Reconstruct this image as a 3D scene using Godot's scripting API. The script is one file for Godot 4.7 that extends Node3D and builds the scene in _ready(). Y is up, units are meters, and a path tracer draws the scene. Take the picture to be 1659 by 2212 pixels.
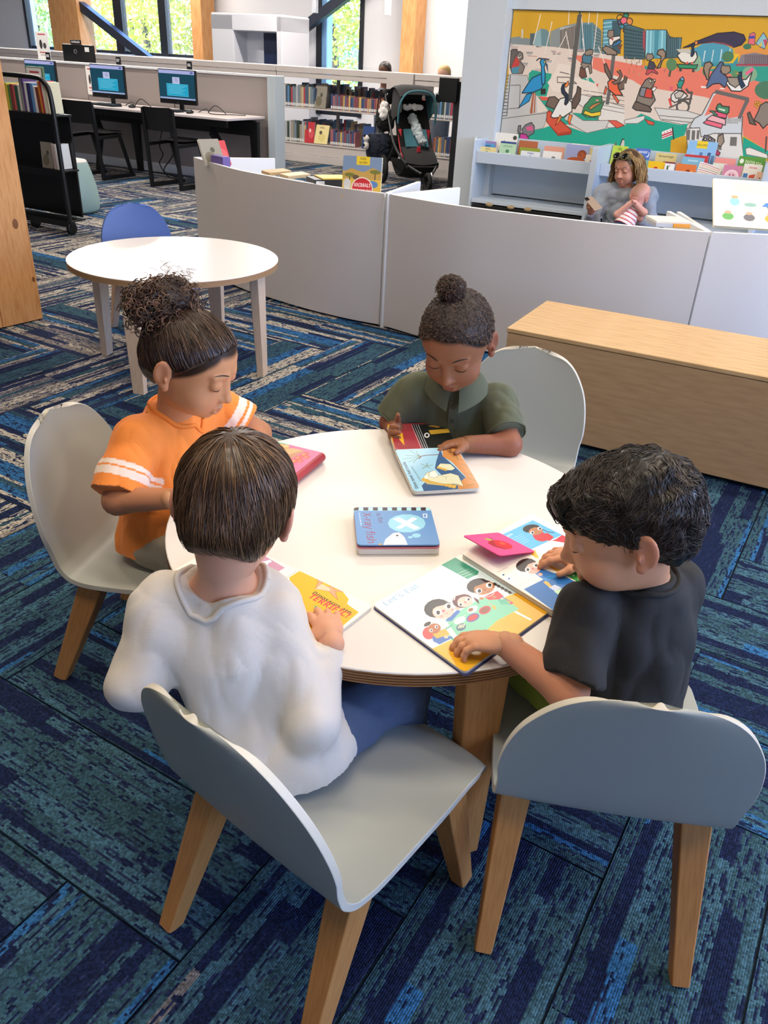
extends Node3D
var TQ := Transform3D(Basis(Vector3.UP, YAW), Vector3.ZERO)
var cam: Camera3D
func _ready() -> void:
	# ---- camera
	cam = Camera3D.new()
	cam.name = "camera"
	add_child(cam)
	cam.fov = 65.33
	cam.near = 0.05
	cam.far = 200.0
	cam.transform = Transform3D(Basis.from_euler(Vector3(-0.51667, 0, 0)) * Basis(Vector3(0, 0, 1), 0.055), Vector3(0, 1.2075, 0))
	cam.current = true
	# ---- sky, exposure
	var we := WorldEnvironment.new()
	we.name = "world_environment"
	add_child(we)
	var env := Environment.new()
	env.background_mode = Environment.BG_SKY
	var sky := Sky.new()
	var psm := ProceduralSkyMaterial.new()
	psm.sky_top_color = Color(0.42, 0.6, 0.9)
	psm.sky_horizon_color = Color(0.86, 0.92, 1.0)
	psm.ground_bottom_color = Color(0.5, 0.5, 0.46)
	psm.ground_horizon_color = Color(0.75, 0.78, 0.78)
	psm.sky_energy_multiplier = SKY
	psm.ground_energy_multiplier = SKY * 0.5
	sky.sky_material = psm
	env.sky = sky
	env.tonemap_mode = Environment.TONE_MAPPER_LINEAR
	env.tonemap_exposure = EXPO
	env.sdfgi_enabled = true
	env.ssao_enabled = true
	env.ssil_enabled = true
	we.environment = env
	# ---- sun: from behind the building's left, onto the trees outside
	var sun := DirectionalLight3D.new()
	sun.name = "sun"
	add_child(sun)
	sun.light_energy = SUN
	sun.light_color = Color(1.0, 0.95, 0.86)
	sun.light_angular_distance = 0.6
	sun.shadow_enabled = true
	sun.sky_mode = DirectionalLight3D.SKY_MODE_LIGHT_ONLY
	sun.look_at_from_position(Vector3.ZERO, Q(0.45, -0.75, 0.55), Vector3.UP)
	# ---- ceiling panels
	var pm := M.new().box(Vector3.ZERO, Vector3(1.2, 0.03, 0.12), 0.004)
	var glow := mt("ceiling lamp diffuser", Color(0.9, 0.9, 0.9), 0.5)
	glow.emission_enabled = true
	glow.emission = Color(1.0, 0.93, 0.82)
	glow.emission_energy_multiplier = 1.5
	for p in PANELS:
		var o := solo("ceiling_lamp", "slim glowing lamp panel fixed under the white ceiling", "lamp", pm, glow, TQ * Transform3D(Basis(), Vector3(p[0], 3.36, -p[1])), "ceiling lamp panels")
		var l := AreaLight3D.new()
		l.name = "lamp_light"
		o.add_child(l, true)
		l.area_size = Vector2(1.2, 0.12)
		l.rotation.x = -PI / 2
		l.position.y = -0.03
		l.light_energy = p[2]
		l.light_color = Color(1.0, 0.93, 0.83) if p[1] < 4.0 else Color(1.0, 0.96, 0.92)
		l.shadow_enabled = true
		l.set("area_range", 40.0)
	room()
	floor_planks()
	furniture()
	people()
	table_books()
	shelving()
	backdrop()
const SKY := 3.2
const SUN := 7.0
const EXPO := 1.0
const PANELS := [[-2.0, 0.0, 2.3], [0.18, 0.09, 2.2], [-0.73, 1.04, 3.2], [1.9, 1.3, 2.2], [-3.4, 2.6, 4.2], [0.6, 3.4, 5.0], [-1.6, 4.6, 5.0], [-5.6, 4.4, 7.0], [-4.4, 7.4, 9.0], [-7.6, 6.4, 9.0], [-7.2, 10.9, 15.0], [-10.6, 9.4, 12.0], [-11.5, 12.4, 12.0], [-5.4, 12.2, 15.0], [2.6, 3.2, 7.0], [3.2, 5.6, 5.0]]
func qbox(m: M, a0: float, a1: float, h0: float, h1: float, b0: float, b1: float, bev := 0.003) -> M:
	return m.box(Vector3((a0 + a1) / 2, (h0 + h1) / 2, -(b0 + b1) / 2), Vector3(absf(a1 - a0), absf(h1 - h0), absf(b1 - b0)), bev)
func wall_with_holes(m: M, along: Vector2, across: Vector2, top: float, holes: Array, swap: bool) -> void:
	# a wall built of blocks round its openings; holes: [from, to, sill, head]
	var put := func(x0, x1, h0, h1):
		if x1 - x0 > 0.001 and h1 - h0 > 0.001:
			if swap:
				qbox(m, across.x, across.y, h0, h1, x0, x1, 0.001)
			else:
				qbox(m, x0, x1, h0, h1, across.x, across.y, 0.001)
	var x := along.x
	for q in holes:
		put.call(x, q[0], 0.0, top)
		put.call(q[0], q[1], 0.0, q[2])
		put.call(q[0], q[1], q[3], top)
		x = q[1]
	put.call(x, along.y, 0.0, top)
func room() -> void:
	var white := mt("white wall paint", Color(0.86, 0.86, 0.87), 0.75)
	var m := M.new()
	wall_with_holes(m, Vector2(-17.5, 5.2), Vector2(14.0, 14.3), 4.0, [[-15.85, -11.12, 1.02, 3.7], [-8.64, -7.73, 0.25, 3.7]], false)
	struct("wall_back", m, white, "white painted wall with tall windows behind the low bookcases", TQ)
	m = M.new()
	wall_with_holes(m, Vector2(-5.0, 14.3), Vector2(5.0, 5.3), 4.0, [[-3.0, -0.6, 0.6, 3.5], [1.2, 6.2, 0.6, 3.5]], true)
	struct("wall_right", m, white, "white wall with windows to the right of the view", TQ)
	m = M.new()
	qbox(m, -17.8, -17.5, 0, 4, -5, 14.3)
	struct("wall_left", m, white, "white wall at the far left of the hall", TQ)
	m = M.new()
	qbox(m, -17.8, 5.3, 0, 4, -5.3, -5.0)
	struct("wall_front", m, white, "white wall behind the viewer", TQ)
	m = M.new()
	qbox(m, -17.8, 5.3, 4.0, 4.2, -5.3, 14.3)
	struct("ceiling", m, mt("ceiling paint", Color(0.85, 0.85, 0.85), 0.8), "white ceiling above the hall", TQ)
	# windows: dark frames, mullions, panes
	var dark := mt("dark window frame", Color(0.13, 0.14, 0.16), 0.4)
	var glass := mt("window glass", Color(0.9, 0.95, 0.95, 0.06), 0.02)
	glass.transparency = BaseMaterial3D.TRANSPARENCY_ALPHA
	var w := Node3D.new()
	w.name = "window_1"
	add_child(w)
	w.transform = TQ
	tag(w, "wide window with dark mullions looking out on green trees", "", "", "structure")
	for x in [[-15.85, -15.78], [-13.36, -13.15], [-12.22, -12.04], [-11.29, -11.12]]:
		part(w, "mullion", qbox(M.new(), x[0], x[1], 1.02, 3.7, 13.98, 14.12), dark)
	part(w, "frame", qbox(qbox(M.new(), -15.85, -11.12, 3.62, 3.7, 14.0, 14.1), -15.85, -11.12, 1.02, 1.07, 14.02, 14.1), dark)
	part(w, "window_sill", qbox(M.new(), -15.9, -11.05, 0.99, 1.02, 13.8, 14.1), mt("white sill", Color(0.9, 0.9, 0.88), 0.5))
	for x in [[-15.78, -13.36], [-13.15, -12.22], [-12.04, -11.29]]:
		part(w, "pane", qbox(M.new(), x[0], x[1], 1.07, 3.62, 14.06, 14.063, 0.0), glass)
	w = Node3D.new()
	w.name = "window_2"
	add_child(w)
	w.transform = TQ
	tag(w, "narrow tall window with dark frame and pale blue reveal", "", "", "structure")
	for x in [[-8.66, -8.56], [-7.79, -7.71]]:
		part(w, "mullion", qbox(M.new(), x[0], x[1], 0.25, 3.7, 13.97, 14.1), dark)
	part(w, "frame", qbox(qbox(M.new(), -8.6, -7.75, 3.62, 3.7, 14.0, 14.1), -8.6, -7.75, 0.25, 0.33, 14.0, 14.1), dark)
	part(w, "reveal", qbox(M.new(), -8.56, -8.46, 0.33, 3.62, 14.0, 14.2), mt("blue reveal", Color(0.5, 0.68, 0.85), 0.5))
	part(w, "pane", qbox(M.new(), -8.46, -7.79, 0.33, 3.62, 14.06, 14.063, 0.0), glass)
	for q in [[-3.0, -0.6], [1.2, 6.2]]:
		w = Node3D.new()
		w.name = "window_%d" % (3 if q[0] < 0 else 4)
		add_child(w)
		w.transform = TQ
		tag(w, "large window in the right wall, outside the view", "", "", "structure")
		part(w, "frame", qbox(qbox(M.new(), 5.05, 5.15, 0.6, 0.66, q[0], q[1]), 5.05, 5.15, 3.44, 3.5, q[0], q[1]), dark)
		for k in 4:
			var b: float = lerpf(q[0], q[1], k / 3.0)
			part(w, "mullion", qbox(M.new(), 5.04, 5.16, 0.6, 3.5, b - 0.04, b + 0.04), dark)
		part(w, "pane", qbox(M.new(), 5.1, 5.103, 0.66, 3.44, q[0], q[1], 0.0), glass)
func carpet_texture(seed_: int, pal: Array, share: Array) -> ImageTexture:
	var r := RandomNumberGenerator.new()
	r.seed = seed_
	var im := Image.create(1024, 256, false, Image.FORMAT_RGB8)
	var z := noise(seed_ * 7 + 3, 0.9, 2)
	var row := 0
	var line := []
	while row < 64:
		var band := r.randi_range(2, 9)
		var segs := []
		var x := -r.randi_range(0, 90)
		while x < 256:
			var n := r.randi_range(60, 230)
			var t := r.randf()
			var k := 0
			while k < pal.size() - 1 and t > share[k]:
				t -= share[k]; k += 1
			segs.append([x, x + n, k])
			x += n
		for i in band:
			if row < 64:
				line.append(segs)
			row += 1
	for y in 64:
		for s in line[y]:
			for x in range(maxi(0, s[0]), mini(256, s[1])):
				var k: int = s[2]
				# the neighbouring yarn shows through in dashes along the row
				if z.get_noise_2d(x * 0.06, y * 3.1) > 0.34:
					k = 4 * (y % 2)
				elif z.get_noise_2d(x * 0.08 + 300.0, y * 5.3) > 0.42:
					k = 0
				var c: Color = pal[k]
				c = c * (0.78 + 0.44 * r.randf())
				im.fill_rect(Rect2i(x * 4 - (2 if y % 2 else 0), y * 4, 4, 4), c)
	return ImageTexture.create_from_image(im)
func floor_planks() -> void:
	var base := struct("floor", qbox(M.new(), -17.8, 5.3, -0.16, -0.006, -5.3, 14.3), mt("concrete slab", Color(0.16, 0.18, 0.22), 0.9), "carpeted floor laid with blue, navy and cream carpet planks", TQ)
	var navy := Color("1f2a4a")
	var ink := Color("2c3757")
	var teal := Color("3a5a68")
	var blue := Color("356a9c")
	var cream := Color("b9b2a4")
	var grey := Color("7c7a7c")
	var sets := []
	for k in 3: sets.append(carpet_texture(11 + k, [navy, teal, Color("44687a"), blue, ink, grey], [0.28, 0.36, 0.2, 0.06, 0.08, 0.02]))
	for k in 3: sets.append(carpet_texture(31 + k, [navy, blue, teal, cream, ink, grey], [0.15, 0.25, 0.24, 0.22, 0.08, 0.06]))
	for k in 3: sets.append(carpet_texture(51 + k, [ink, cream, grey, teal, navy, Color("968f87")], [0.16, 0.27, 0.2, 0.14, 0.08, 0.15]))
	# loop pile as relief: one small tile of loops, repeated
	var tile := Image.create(64, 64, false, Image.FORMAT_RGB8)
	for y in 64:
		for x in 64:
			var yy := int(y / 4)
			var xs := (x + (2 if yy % 2 else 0)) % 4
			var d := Vector2(xs - 1.5, (y % 4) - 1.5).length() / 2.2
			var hgt := clampf(1.0 - d * d, 0.0, 1.0)
			tile.set_pixel(x, y, Color(hgt, hgt, hgt))
	var bump := Image.create(1024, 256, false, Image.FORMAT_RGB8)
	for y in 4:
		for x in 16:
			bump.blit_rect(tile, Rect2i(0, 0, 64, 64), Vector2i(x * 64, y * 64))
	var bt := ImageTexture.create_from_image(bump)
	var ms := []
	for i in sets.size():
		var m := mt("carpet %d" % i, Color.WHITE, 0.95)
		m.albedo_texture = sets[i]
		m.uv1_scale = Vector3(1, 4, 1)
		m.heightmap_enabled = true
		m.heightmap_texture = bt
		m.heightmap_scale = 0.3
		m.metallic_specular = 0.2
		ms.append(m)
	var pm := M.new().box(Vector3.ZERO, Vector3(0.9985, 0.006, 0.2485), 0.0015).mesh()
	var d1 := Vector3(0.5, 0, -0.866025)
	var d2 := Vector3(0.866025, 0, 0.5)
	var o := Vector3(-0.34, -0.003, -3.092) - d1 * 0.03
	var r := RandomNumberGenerator.new()
	r.seed = 5
	var list := []
	for i in range(-40, 44):
		for j in range(-60, 44):
			var k := posmod(i - j, 8)
			var c: Vector3
			var turn := false
			if k == 0:
				c = o + d1 * (i + 2.0) * 0.25 + d2 * (j + 0.5) * 0.25
			elif k == 7:
				c = o + d1 * (i + 0.5) * 0.25 + d2 * (j + 2.0) * 0.25
				turn = true
			else:
				continue
			var q := Vector2(c.x * 0.898794 + c.z * 0.438371, c.x * 0.438371 - c.z * 0.898794)
			if q.x < -17.2 or q.x > 4.7 or q.y < -1.5 or q.y > 13.7:
				continue
			var e := cam.transform.affine_inverse() * c
			var dep := -e.z
			if dep < 0.3:
				continue
			var sx := absf(e.x / dep) / (0.6412 * 0.75)
			var sy := e.y / dep / 0.6412
			if sx > 1.0 + 0.9 / dep or sy < -1.0 - 0.9 / dep or q.y > 10.5 or q.x > 2.6:
				continue
			list.append([dep, c, turn])
	list.sort_custom(func(a, b): return a[0] < b[0])
	var rest := {}
	for n in list.size():
		var c: Vector3 = list[n][1]
		var t: float = clampf((-c.z - 1.3) / 1.6 + (0.5 if c.x < -0.75 and c.z < -1.15 else 0.0), 0.0, 1.0)
		var s := 0
		var x := r.randf()
		if x < t:
			s = 1 if r.randf() < (0.85 if c.z > -4.2 else 0.35) else 2
		elif x > 0.97:
			s = 2
		if c.x > 0.3 and c.z > -3.0:
			s = 0
		var B := Basis(d2, Vector3.UP, -d1 if false else d2.cross(Vector3.UP)) if list[n][2] else Basis(d1, Vector3.UP, d1.cross(Vector3.UP))
		if r.randf() < 0.5:
			B = B * Basis(Vector3.UP, PI)
		var T := Transform3D(B, c)
		var mi: int = s * 3 + r.randi_range(0, 2)
		if n < 296:
			part(base, "carpet_plank", pm, ms[mi], base.transform.affine_inverse() * T)
		else:
			if not rest.has(mi): rest[mi] = []
			rest[mi].append(T)
	for mi in rest:
		var mm := MultiMesh.new()
		mm.transform_format = MultiMesh.TRANSFORM_3D
		mm.mesh = pm
		mm.instance_count = rest[mi].size()
		for i in rest[mi].size():
			mm.set_instance_transform(i, base.transform.affine_inverse() * rest[mi][i])
		var g := MultiMeshInstance3D.new()
		g.name = numbered(base, "far_carpet_planks")
		g.multimesh = mm
		g.material_override = ms[mi]
		base.add_child(g, true)
		g.set_meta("kind", "stuff")
# ---------------------------------------------------------------- helpers
class M:
	var v := PackedVector3Array()
	var n := PackedVector3Array()
	var uv := PackedVector2Array()
	var col := PackedColorArray()
	var ix := PackedInt32Array()
	var c := Color(1, 1, 1)
	var tint := false
	func vert(p: Vector3, nn: Vector3, u := Vector2.ZERO) -> int:
		v.append(p); n.append(nn); uv.append(u); col.append(c)
		return v.size() - 1
	func tri(a: int, b: int, d: int) -> void:
		var x := (v[b] - v[a]).cross(v[d] - v[a])
		if x.dot(n[a] + n[b] + n[d]) > 0.0:
			ix.append(a); ix.append(d); ix.append(b)
		else:
			ix.append(a); ix.append(b); ix.append(d)
	func quad(a: int, b: int, d: int, e: int) -> void:
		tri(a, b, d); tri(a, d, e)
	func flat(p: Array, u: Array = []) -> void:
		var nn: Vector3 = (p[2] - p[0]).cross(p[1] - p[0]).normalized()
		var f: Array = []
		for i in p.size():
			f.append(vert(p[i], nn, u[i] if u.size() else Vector2.ZERO))
		for i in range(1, p.size() - 1):
			tri(f[0], f[i], f[i + 1])
	func mesh() -> ArrayMesh:
		var a := []
		a.resize(Mesh.ARRAY_MAX)
		a[Mesh.ARRAY_VERTEX] = v
		a[Mesh.ARRAY_NORMAL] = n
		a[Mesh.ARRAY_TEX_UV] = uv
		if tint:
			a[Mesh.ARRAY_COLOR] = col
		a[Mesh.ARRAY_INDEX] = ix
		var m := ArrayMesh.new()
		m.add_surface_from_arrays(Mesh.PRIMITIVE_TRIANGLES, a)
		return m
	func box(o: Vector3, s: Vector3, bev := 0.003, B := Basis.IDENTITY) -> M:
		var h := s * 0.5
		bev = minf(bev, minf(h.x, minf(h.y, h.z)) * 0.9)
		var id := {}
		for sx in [-1, 1]:
			for sy in [-1, 1]:
				for sz in [-1, 1]:
					for f in 3:
						var sg := Vector3(sx, sy, sz)
						var q := Vector3(sx * (h.x - bev), sy * (h.y - bev), sz * (h.z - bev))
						q[f] = sg[f] * h[f]
						var nn := Vector3.ZERO
						nn[f] = sg[f]
						var u := Vector2(q.z, -q.y) if f == 0 else (Vector2(q.x, q.z) if f == 1 else Vector2(q.x, -q.y))
						id[[sx, sy, sz, f]] = vert(o + B * q, B * nn, u)
		for f in 3:
			var a := (f + 1) % 3
			var b := (f + 2) % 3
			for s0 in [-1, 1]:
				var r := []
				for st in [[-1, -1], [1, -1], [1, 1], [-1, 1]]:
					var k := [0, 0, 0, f]
					k[f] = s0; k[a] = st[0]; k[b] = st[1]
					r.append(id[k])
				quad(r[0], r[1], r[2], r[3])
			for sa in [-1, 1]:
				for sb in [-1, 1]:
					var k0 := [0, 0, 0, a]
					k0[f] = -1; k0[a] = sa; k0[b] = sb
					var k1: Array = k0.duplicate(); k1[f] = 1
					var k2: Array = k1.duplicate(); k2[3] = b
					var k3: Array = k0.duplicate(); k3[3] = b
					quad(id[k0], id[k1], id[k2], id[k3])
		for sx in [-1, 1]:
			for sy in [-1, 1]:
				for sz in [-1, 1]:
					tri(id[[sx, sy, sz, 0]], id[[sx, sy, sz, 1]], id[[sx, sy, sz, 2]])
		return self
	func bar(a: Vector3, b: Vector3, w: float, d: float, bev := 0.002, up := Vector3.UP) -> M:
		# a board from a to b: w across (perpendicular to up), d along up
		var y := (b - a).normalized()
		var z := (up - y * up.dot(y)).normalized()
		var x := y.cross(z)
		return box((a + b) * 0.5, Vector3(w, a.distance_to(b), d), bev, Basis(x, y, z))
	func taper(a: Vector3, b: Vector3, wa: Vector2, wb: Vector2, up: Vector3, bev := 0.003) -> M:
		# a tapered square leg, chamfered along its length
		var y := (b - a).normalized()
		var z := (up - y * up.dot(y)).normalized()
		var x := y.cross(z)
		var rows := []
		for e in [[a, wa], [b, wb]]:
			var h: Vector2 = e[1] * 0.5
			var r := []
			for k in 4:
				var sx: float = [1, -1, -1, 1][k]
				var sz: float = [1, 1, -1, -1][k]
				var L: float = 0.0 if e[0] == a else a.distance_to(b)
				r.append(vert(e[0] + x * sx * h.x + z * sz * (h.y - bev), x * sx, Vector2(sz * h.y, L)))
				r.append(vert(e[0] + x * sx * (h.x - bev) + z * sz * h.y, z * sz, Vector2(sx * h.x, L)))
			rows.append(r)
			var nn := -y if e[0] == a else y
			var cp := []
			for k in 8:
				cp.append(vert(v[r[k]], nn, uv[r[k]]))
			# order round the section: corner k gives x-face then z-face points
			var o := [cp[0], cp[1], cp[3], cp[2], cp[4], cp[5], cp[7], cp[6]]
			for i in range(1, 7):
				tri(o[0], o[i], o[i + 1])
		var o2 := [0, 1, 3, 2, 4, 5, 7, 6]
		for i in 8:
			var p: int = o2[i]
			var q: int = o2[(i + 1) % 8]
			quad(rows[0][p], rows[0][q], rows[1][q], rows[1][p])
		return self
	func tube(p: PackedVector3Array, rad, seg := 8, caps := true, vs := 1.0) -> M:
		var m := p.size()
		var t0 := (p[1] - p[0]).normalized()
		var s := t0.cross(Vector3.UP if absf(t0.y) < 0.9 else Vector3.RIGHT).normalized()
		var prev := []
		var L := 0.0
		for i in m:
			var t := (p[mini(i + 1, m - 1)] - p[maxi(i - 1, 0)]).normalized()
			s = (s - t * s.dot(t)).normalized()
			var b := t.cross(s)
			var r: float = rad[i] if rad is Array or rad is PackedFloat32Array else rad
			if i > 0:
				L += p[i].distance_to(p[i - 1])
			var ring := []
			for j in seg + 1:
				var a := TAU * j / seg
				var d := s * cos(a) + b * sin(a)
				ring.append(vert(p[i] + d * r, d, Vector2(float(j) / seg, L * vs)))
			if i > 0:
				for j in seg:
					quad(prev[j], prev[j + 1], ring[j + 1], ring[j])
			prev = ring
			if caps and (i == 0 or i == m - 1):
				var nn := -t if i == 0 else t
				var c0 := vert(p[i], nn)
				var rr := []
				for j in seg:
					rr.append(vert(v[ring[j]], nn))
				for j in seg:
					tri(c0, rr[j], rr[(j + 1) % seg])
		return self
	func lathe(prof: Array, seg := 32, T := Transform3D.IDENTITY) -> M:
		# prof: Vector2(r, y) from one end to the other; a doubled point makes a crease
		var prev := []
		for i in prof.size():
			var p: Vector2 = prof[i]
			var a: Vector2 = prof[maxi(i - 1, 0)]
			var b: Vector2 = prof[mini(i + 1, prof.size() - 1)]
			var crease_a: bool = i > 0 and a == p
			var crease_b: bool = i < prof.size() - 1 and b == p
			var d: Vector2 = (b - p) if crease_a or i == 0 else ((p - a) if crease_b or i == prof.size() - 1 else (b - a))
			var nn := Vector2(d.y, -d.x).normalized()
			var ring := []
			for j in seg + 1:
				var t := TAU * j / seg
				ring.append(vert(T * Vector3(p.x * cos(t), p.y, p.x * sin(t)), (T.basis * Vector3(nn.x * cos(t), nn.y, nn.x * sin(t))).normalized(), Vector2(float(j) / seg, p.y)))
			if i > 0 and not crease_a:
				for j in seg:
					quad(prev[j], prev[j + 1], ring[j + 1], ring[j])
			prev = ring
		return self
	func ell(o: Vector3, r: Vector3, B := Basis.IDENTITY, nu := 16, nv := 10) -> M:
		var prev := []
		for i in nv + 1:
			var a := PI * i / nv
			var ring := []
			for j in nu + 1:
				var t := TAU * j / nu
				var d := Vector3(sin(a) * cos(t), cos(a), sin(a) * sin(t))
				ring.append(vert(o + B * (d * r), (B * (d / r)).normalized(), Vector2(float(j) / nu, float(i) / nv)))
			if i > 0:
				for j in nu:
					quad(prev[j], prev[j + 1], ring[j + 1], ring[j])
			prev = ring
		return self
	func prism(poly: PackedVector2Array, depth: float, bev: float, T := Transform3D.IDENTITY, us := 1.0) -> M:
		var m := poly.size()
		var area := 0.0
		for i in m:
			area += poly[i].cross(poly[(i + 1) % m])
		if area < 0:
			poly = poly.duplicate(); poly.reverse()
		var en := []
		for i in m:
			var d := (poly[(i + 1) % m] - poly[i]).normalized()
			en.append(Vector2(d.y, -d.x))
		var inn := PackedVector2Array()
		for i in m:
			var a: Vector2 = en[(i + m - 1) % m]
			var b: Vector2 = en[i]
			var q := (a + b).normalized()
			inn.append(poly[i] - q * bev / maxf(0.4, q.dot(b)))
		var hz := depth * 0.5
		var tris := Geometry2D.triangulate_polygon(inn)
		for sg in [-1, 1]:
			var at := []
			for i in m:
				at.append(vert(T * Vector3(inn[i].x, inn[i].y, sg * hz), (T.basis * Vector3(0, 0, sg)).normalized(), Vector2(poly[i].x, -poly[i].y) * us))
			for i in range(0, tris.size(), 3):
				tri(at[tris[i]], at[tris[i + 1]], at[tris[i + 2]])
		var L := 0.0
		for i in m:
			var j := (i + 1) % m
			var e: Vector2 = en[i]
			var na: Vector2 = e if e.dot(en[(i + m - 1) % m]) < 0.75 else (e + en[(i + m - 1) % m]).normalized()
			var nb: Vector2 = e if e.dot(en[j]) < 0.75 else (e + en[j]).normalized()
			var L2 := L + poly[i].distance_to(poly[j])
			var r := []
			for k in 4:
				var z: float = [-hz, -hz + bev, hz - bev, hz][k]
				var src := inn if k == 0 or k == 3 else poly
				var tz: float = [-1.0, 0.0, 0.0, 1.0][k]
				r.append(vert(T * Vector3(src[i].x, src[i].y, z), (T.basis * Vector3(na.x, na.y, tz * 1.5)).normalized(), Vector2(L, z) * us))
				r.append(vert(T * Vector3(src[j].x, src[j].y, z), (T.basis * Vector3(nb.x, nb.y, tz * 1.5)).normalized(), Vector2(L2, z) * us))
			for k in 3:
				quad(r[k * 2], r[k * 2 + 1], r[k * 2 + 3], r[k * 2 + 2])
			L = L2
		return self
	func sheet(nu: int, nv: int, f: Callable, thick: float, su := 1.0, sv := 1.0) -> M:
		# a sheet with thickness: f(u, v) is its front
		var P := []
		for i in nu + 1:
			for j in nv + 1:
				P.append(f.call(float(i) / nu, float(j) / nv))
		var w := nv + 1
		var F := []
		var K := []
		for i in nu + 1:
			for j in nv + 1:
				var du: Vector3 = P[mini(i + 1, nu) * w + j] - P[maxi(i - 1, 0) * w + j]
				var dv: Vector3 = P[i * w + mini(j + 1, nv)] - P[i * w + maxi(j - 1, 0)]
				if dv.length_squared() < 1e-12:
					var i2 := clampi(i, 2, nu - 2)
					dv = P[i2 * w + nv] - P[i2 * w]
				var nn := du.cross(dv).normalized()
				var u := Vector2(float(j) / nv * sv, float(i) / nu * su)
				F.append(vert(P[i * w + j], nn, u))
				K.append(vert(P[i * w + j] - nn * thick, -nn, u))
		for i in nu:
			for j in nv:
				quad(F[i * w + j], F[i * w + w + j], F[i * w + w + j + 1], F[i * w + j + 1])
				quad(K[i * w + j], K[i * w + w + j], K[i * w + w + j + 1], K[i * w + j + 1])
		return self
	func rim(nu: int, nv: int, f: Callable, thick: float) -> M:
		# the edge of the same sheet, a band of its own
		var P := []
		for i in nu + 1:
			for j in nv + 1:
				P.append(f.call(float(i) / nu, float(j) / nv))
		var w := nv + 1
		var loop := []
		for j in nv: loop.append([0, j])
		for i in nu: loop.append([i, nv])
		for j in nv: loop.append([nu, nv - j])
		for i in nu: loop.append([nu - i, 0])
		var slim := []
		for q in loop:
			if slim.is_empty() or P[q[0] * w + q[1]].distance_to(P[slim[-1][0] * w + slim[-1][1]]) > 0.0015:
				slim.append(q)
		loop = slim
		var mid: Vector3 = P[(nu / 2) * w + nv / 2]
		var A := []
		var L := 0.0
		for k in loop.size() + 1:
			var q: Array = loop[k % loop.size()]
			var i: int = q[0]
			var j: int = q[1]
			var du: Vector3 = P[mini(i + 1, nu) * w + j] - P[maxi(i - 1, 0) * w + j]
			var dv: Vector3 = P[i * w + mini(j + 1, nv)] - P[i * w + maxi(j - 1, 0)]
			if dv.length_squared() < 1e-12:
				var i2 := clampi(i, 2, nu - 2)
				dv = P[i2 * w + nv] - P[i2 * w]
			var nn := du.cross(dv).normalized()
			var p: Vector3 = P[i * w + j]
			var qa: Array = loop[(k + loop.size() - 1) % loop.size()]
			var qb: Array = loop[(k + 1) % loop.size()]
			var t: Vector3 = P[qb[0] * w + qb[1]] - P[qa[0] * w + qa[1]]
			var o := t.cross(nn).normalized()
			if o.dot(p - mid) < 0:
				o = -o
			var pa: Vector3 = P[qa[0] * w + qa[1]]
			L += p.distance_to(pa)
			var e := 0.0012
			A.append([vert(p, nn * 0.6 + o * 0.8, Vector2(L, 0)), vert(p + o * e - nn * e, o, Vector2(L, 0.1)), vert(p + o * e - nn * (thick - e), o, Vector2(L, 0.9)), vert(p - nn * thick, -nn * 0.6 + o * 0.8, Vector2(L, 1))])
		for k in loop.size():
			for e in 3:
				quad(A[k][e], A[k + 1][e], A[k + 1][e + 1], A[k][e + 1])
		return self
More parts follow.
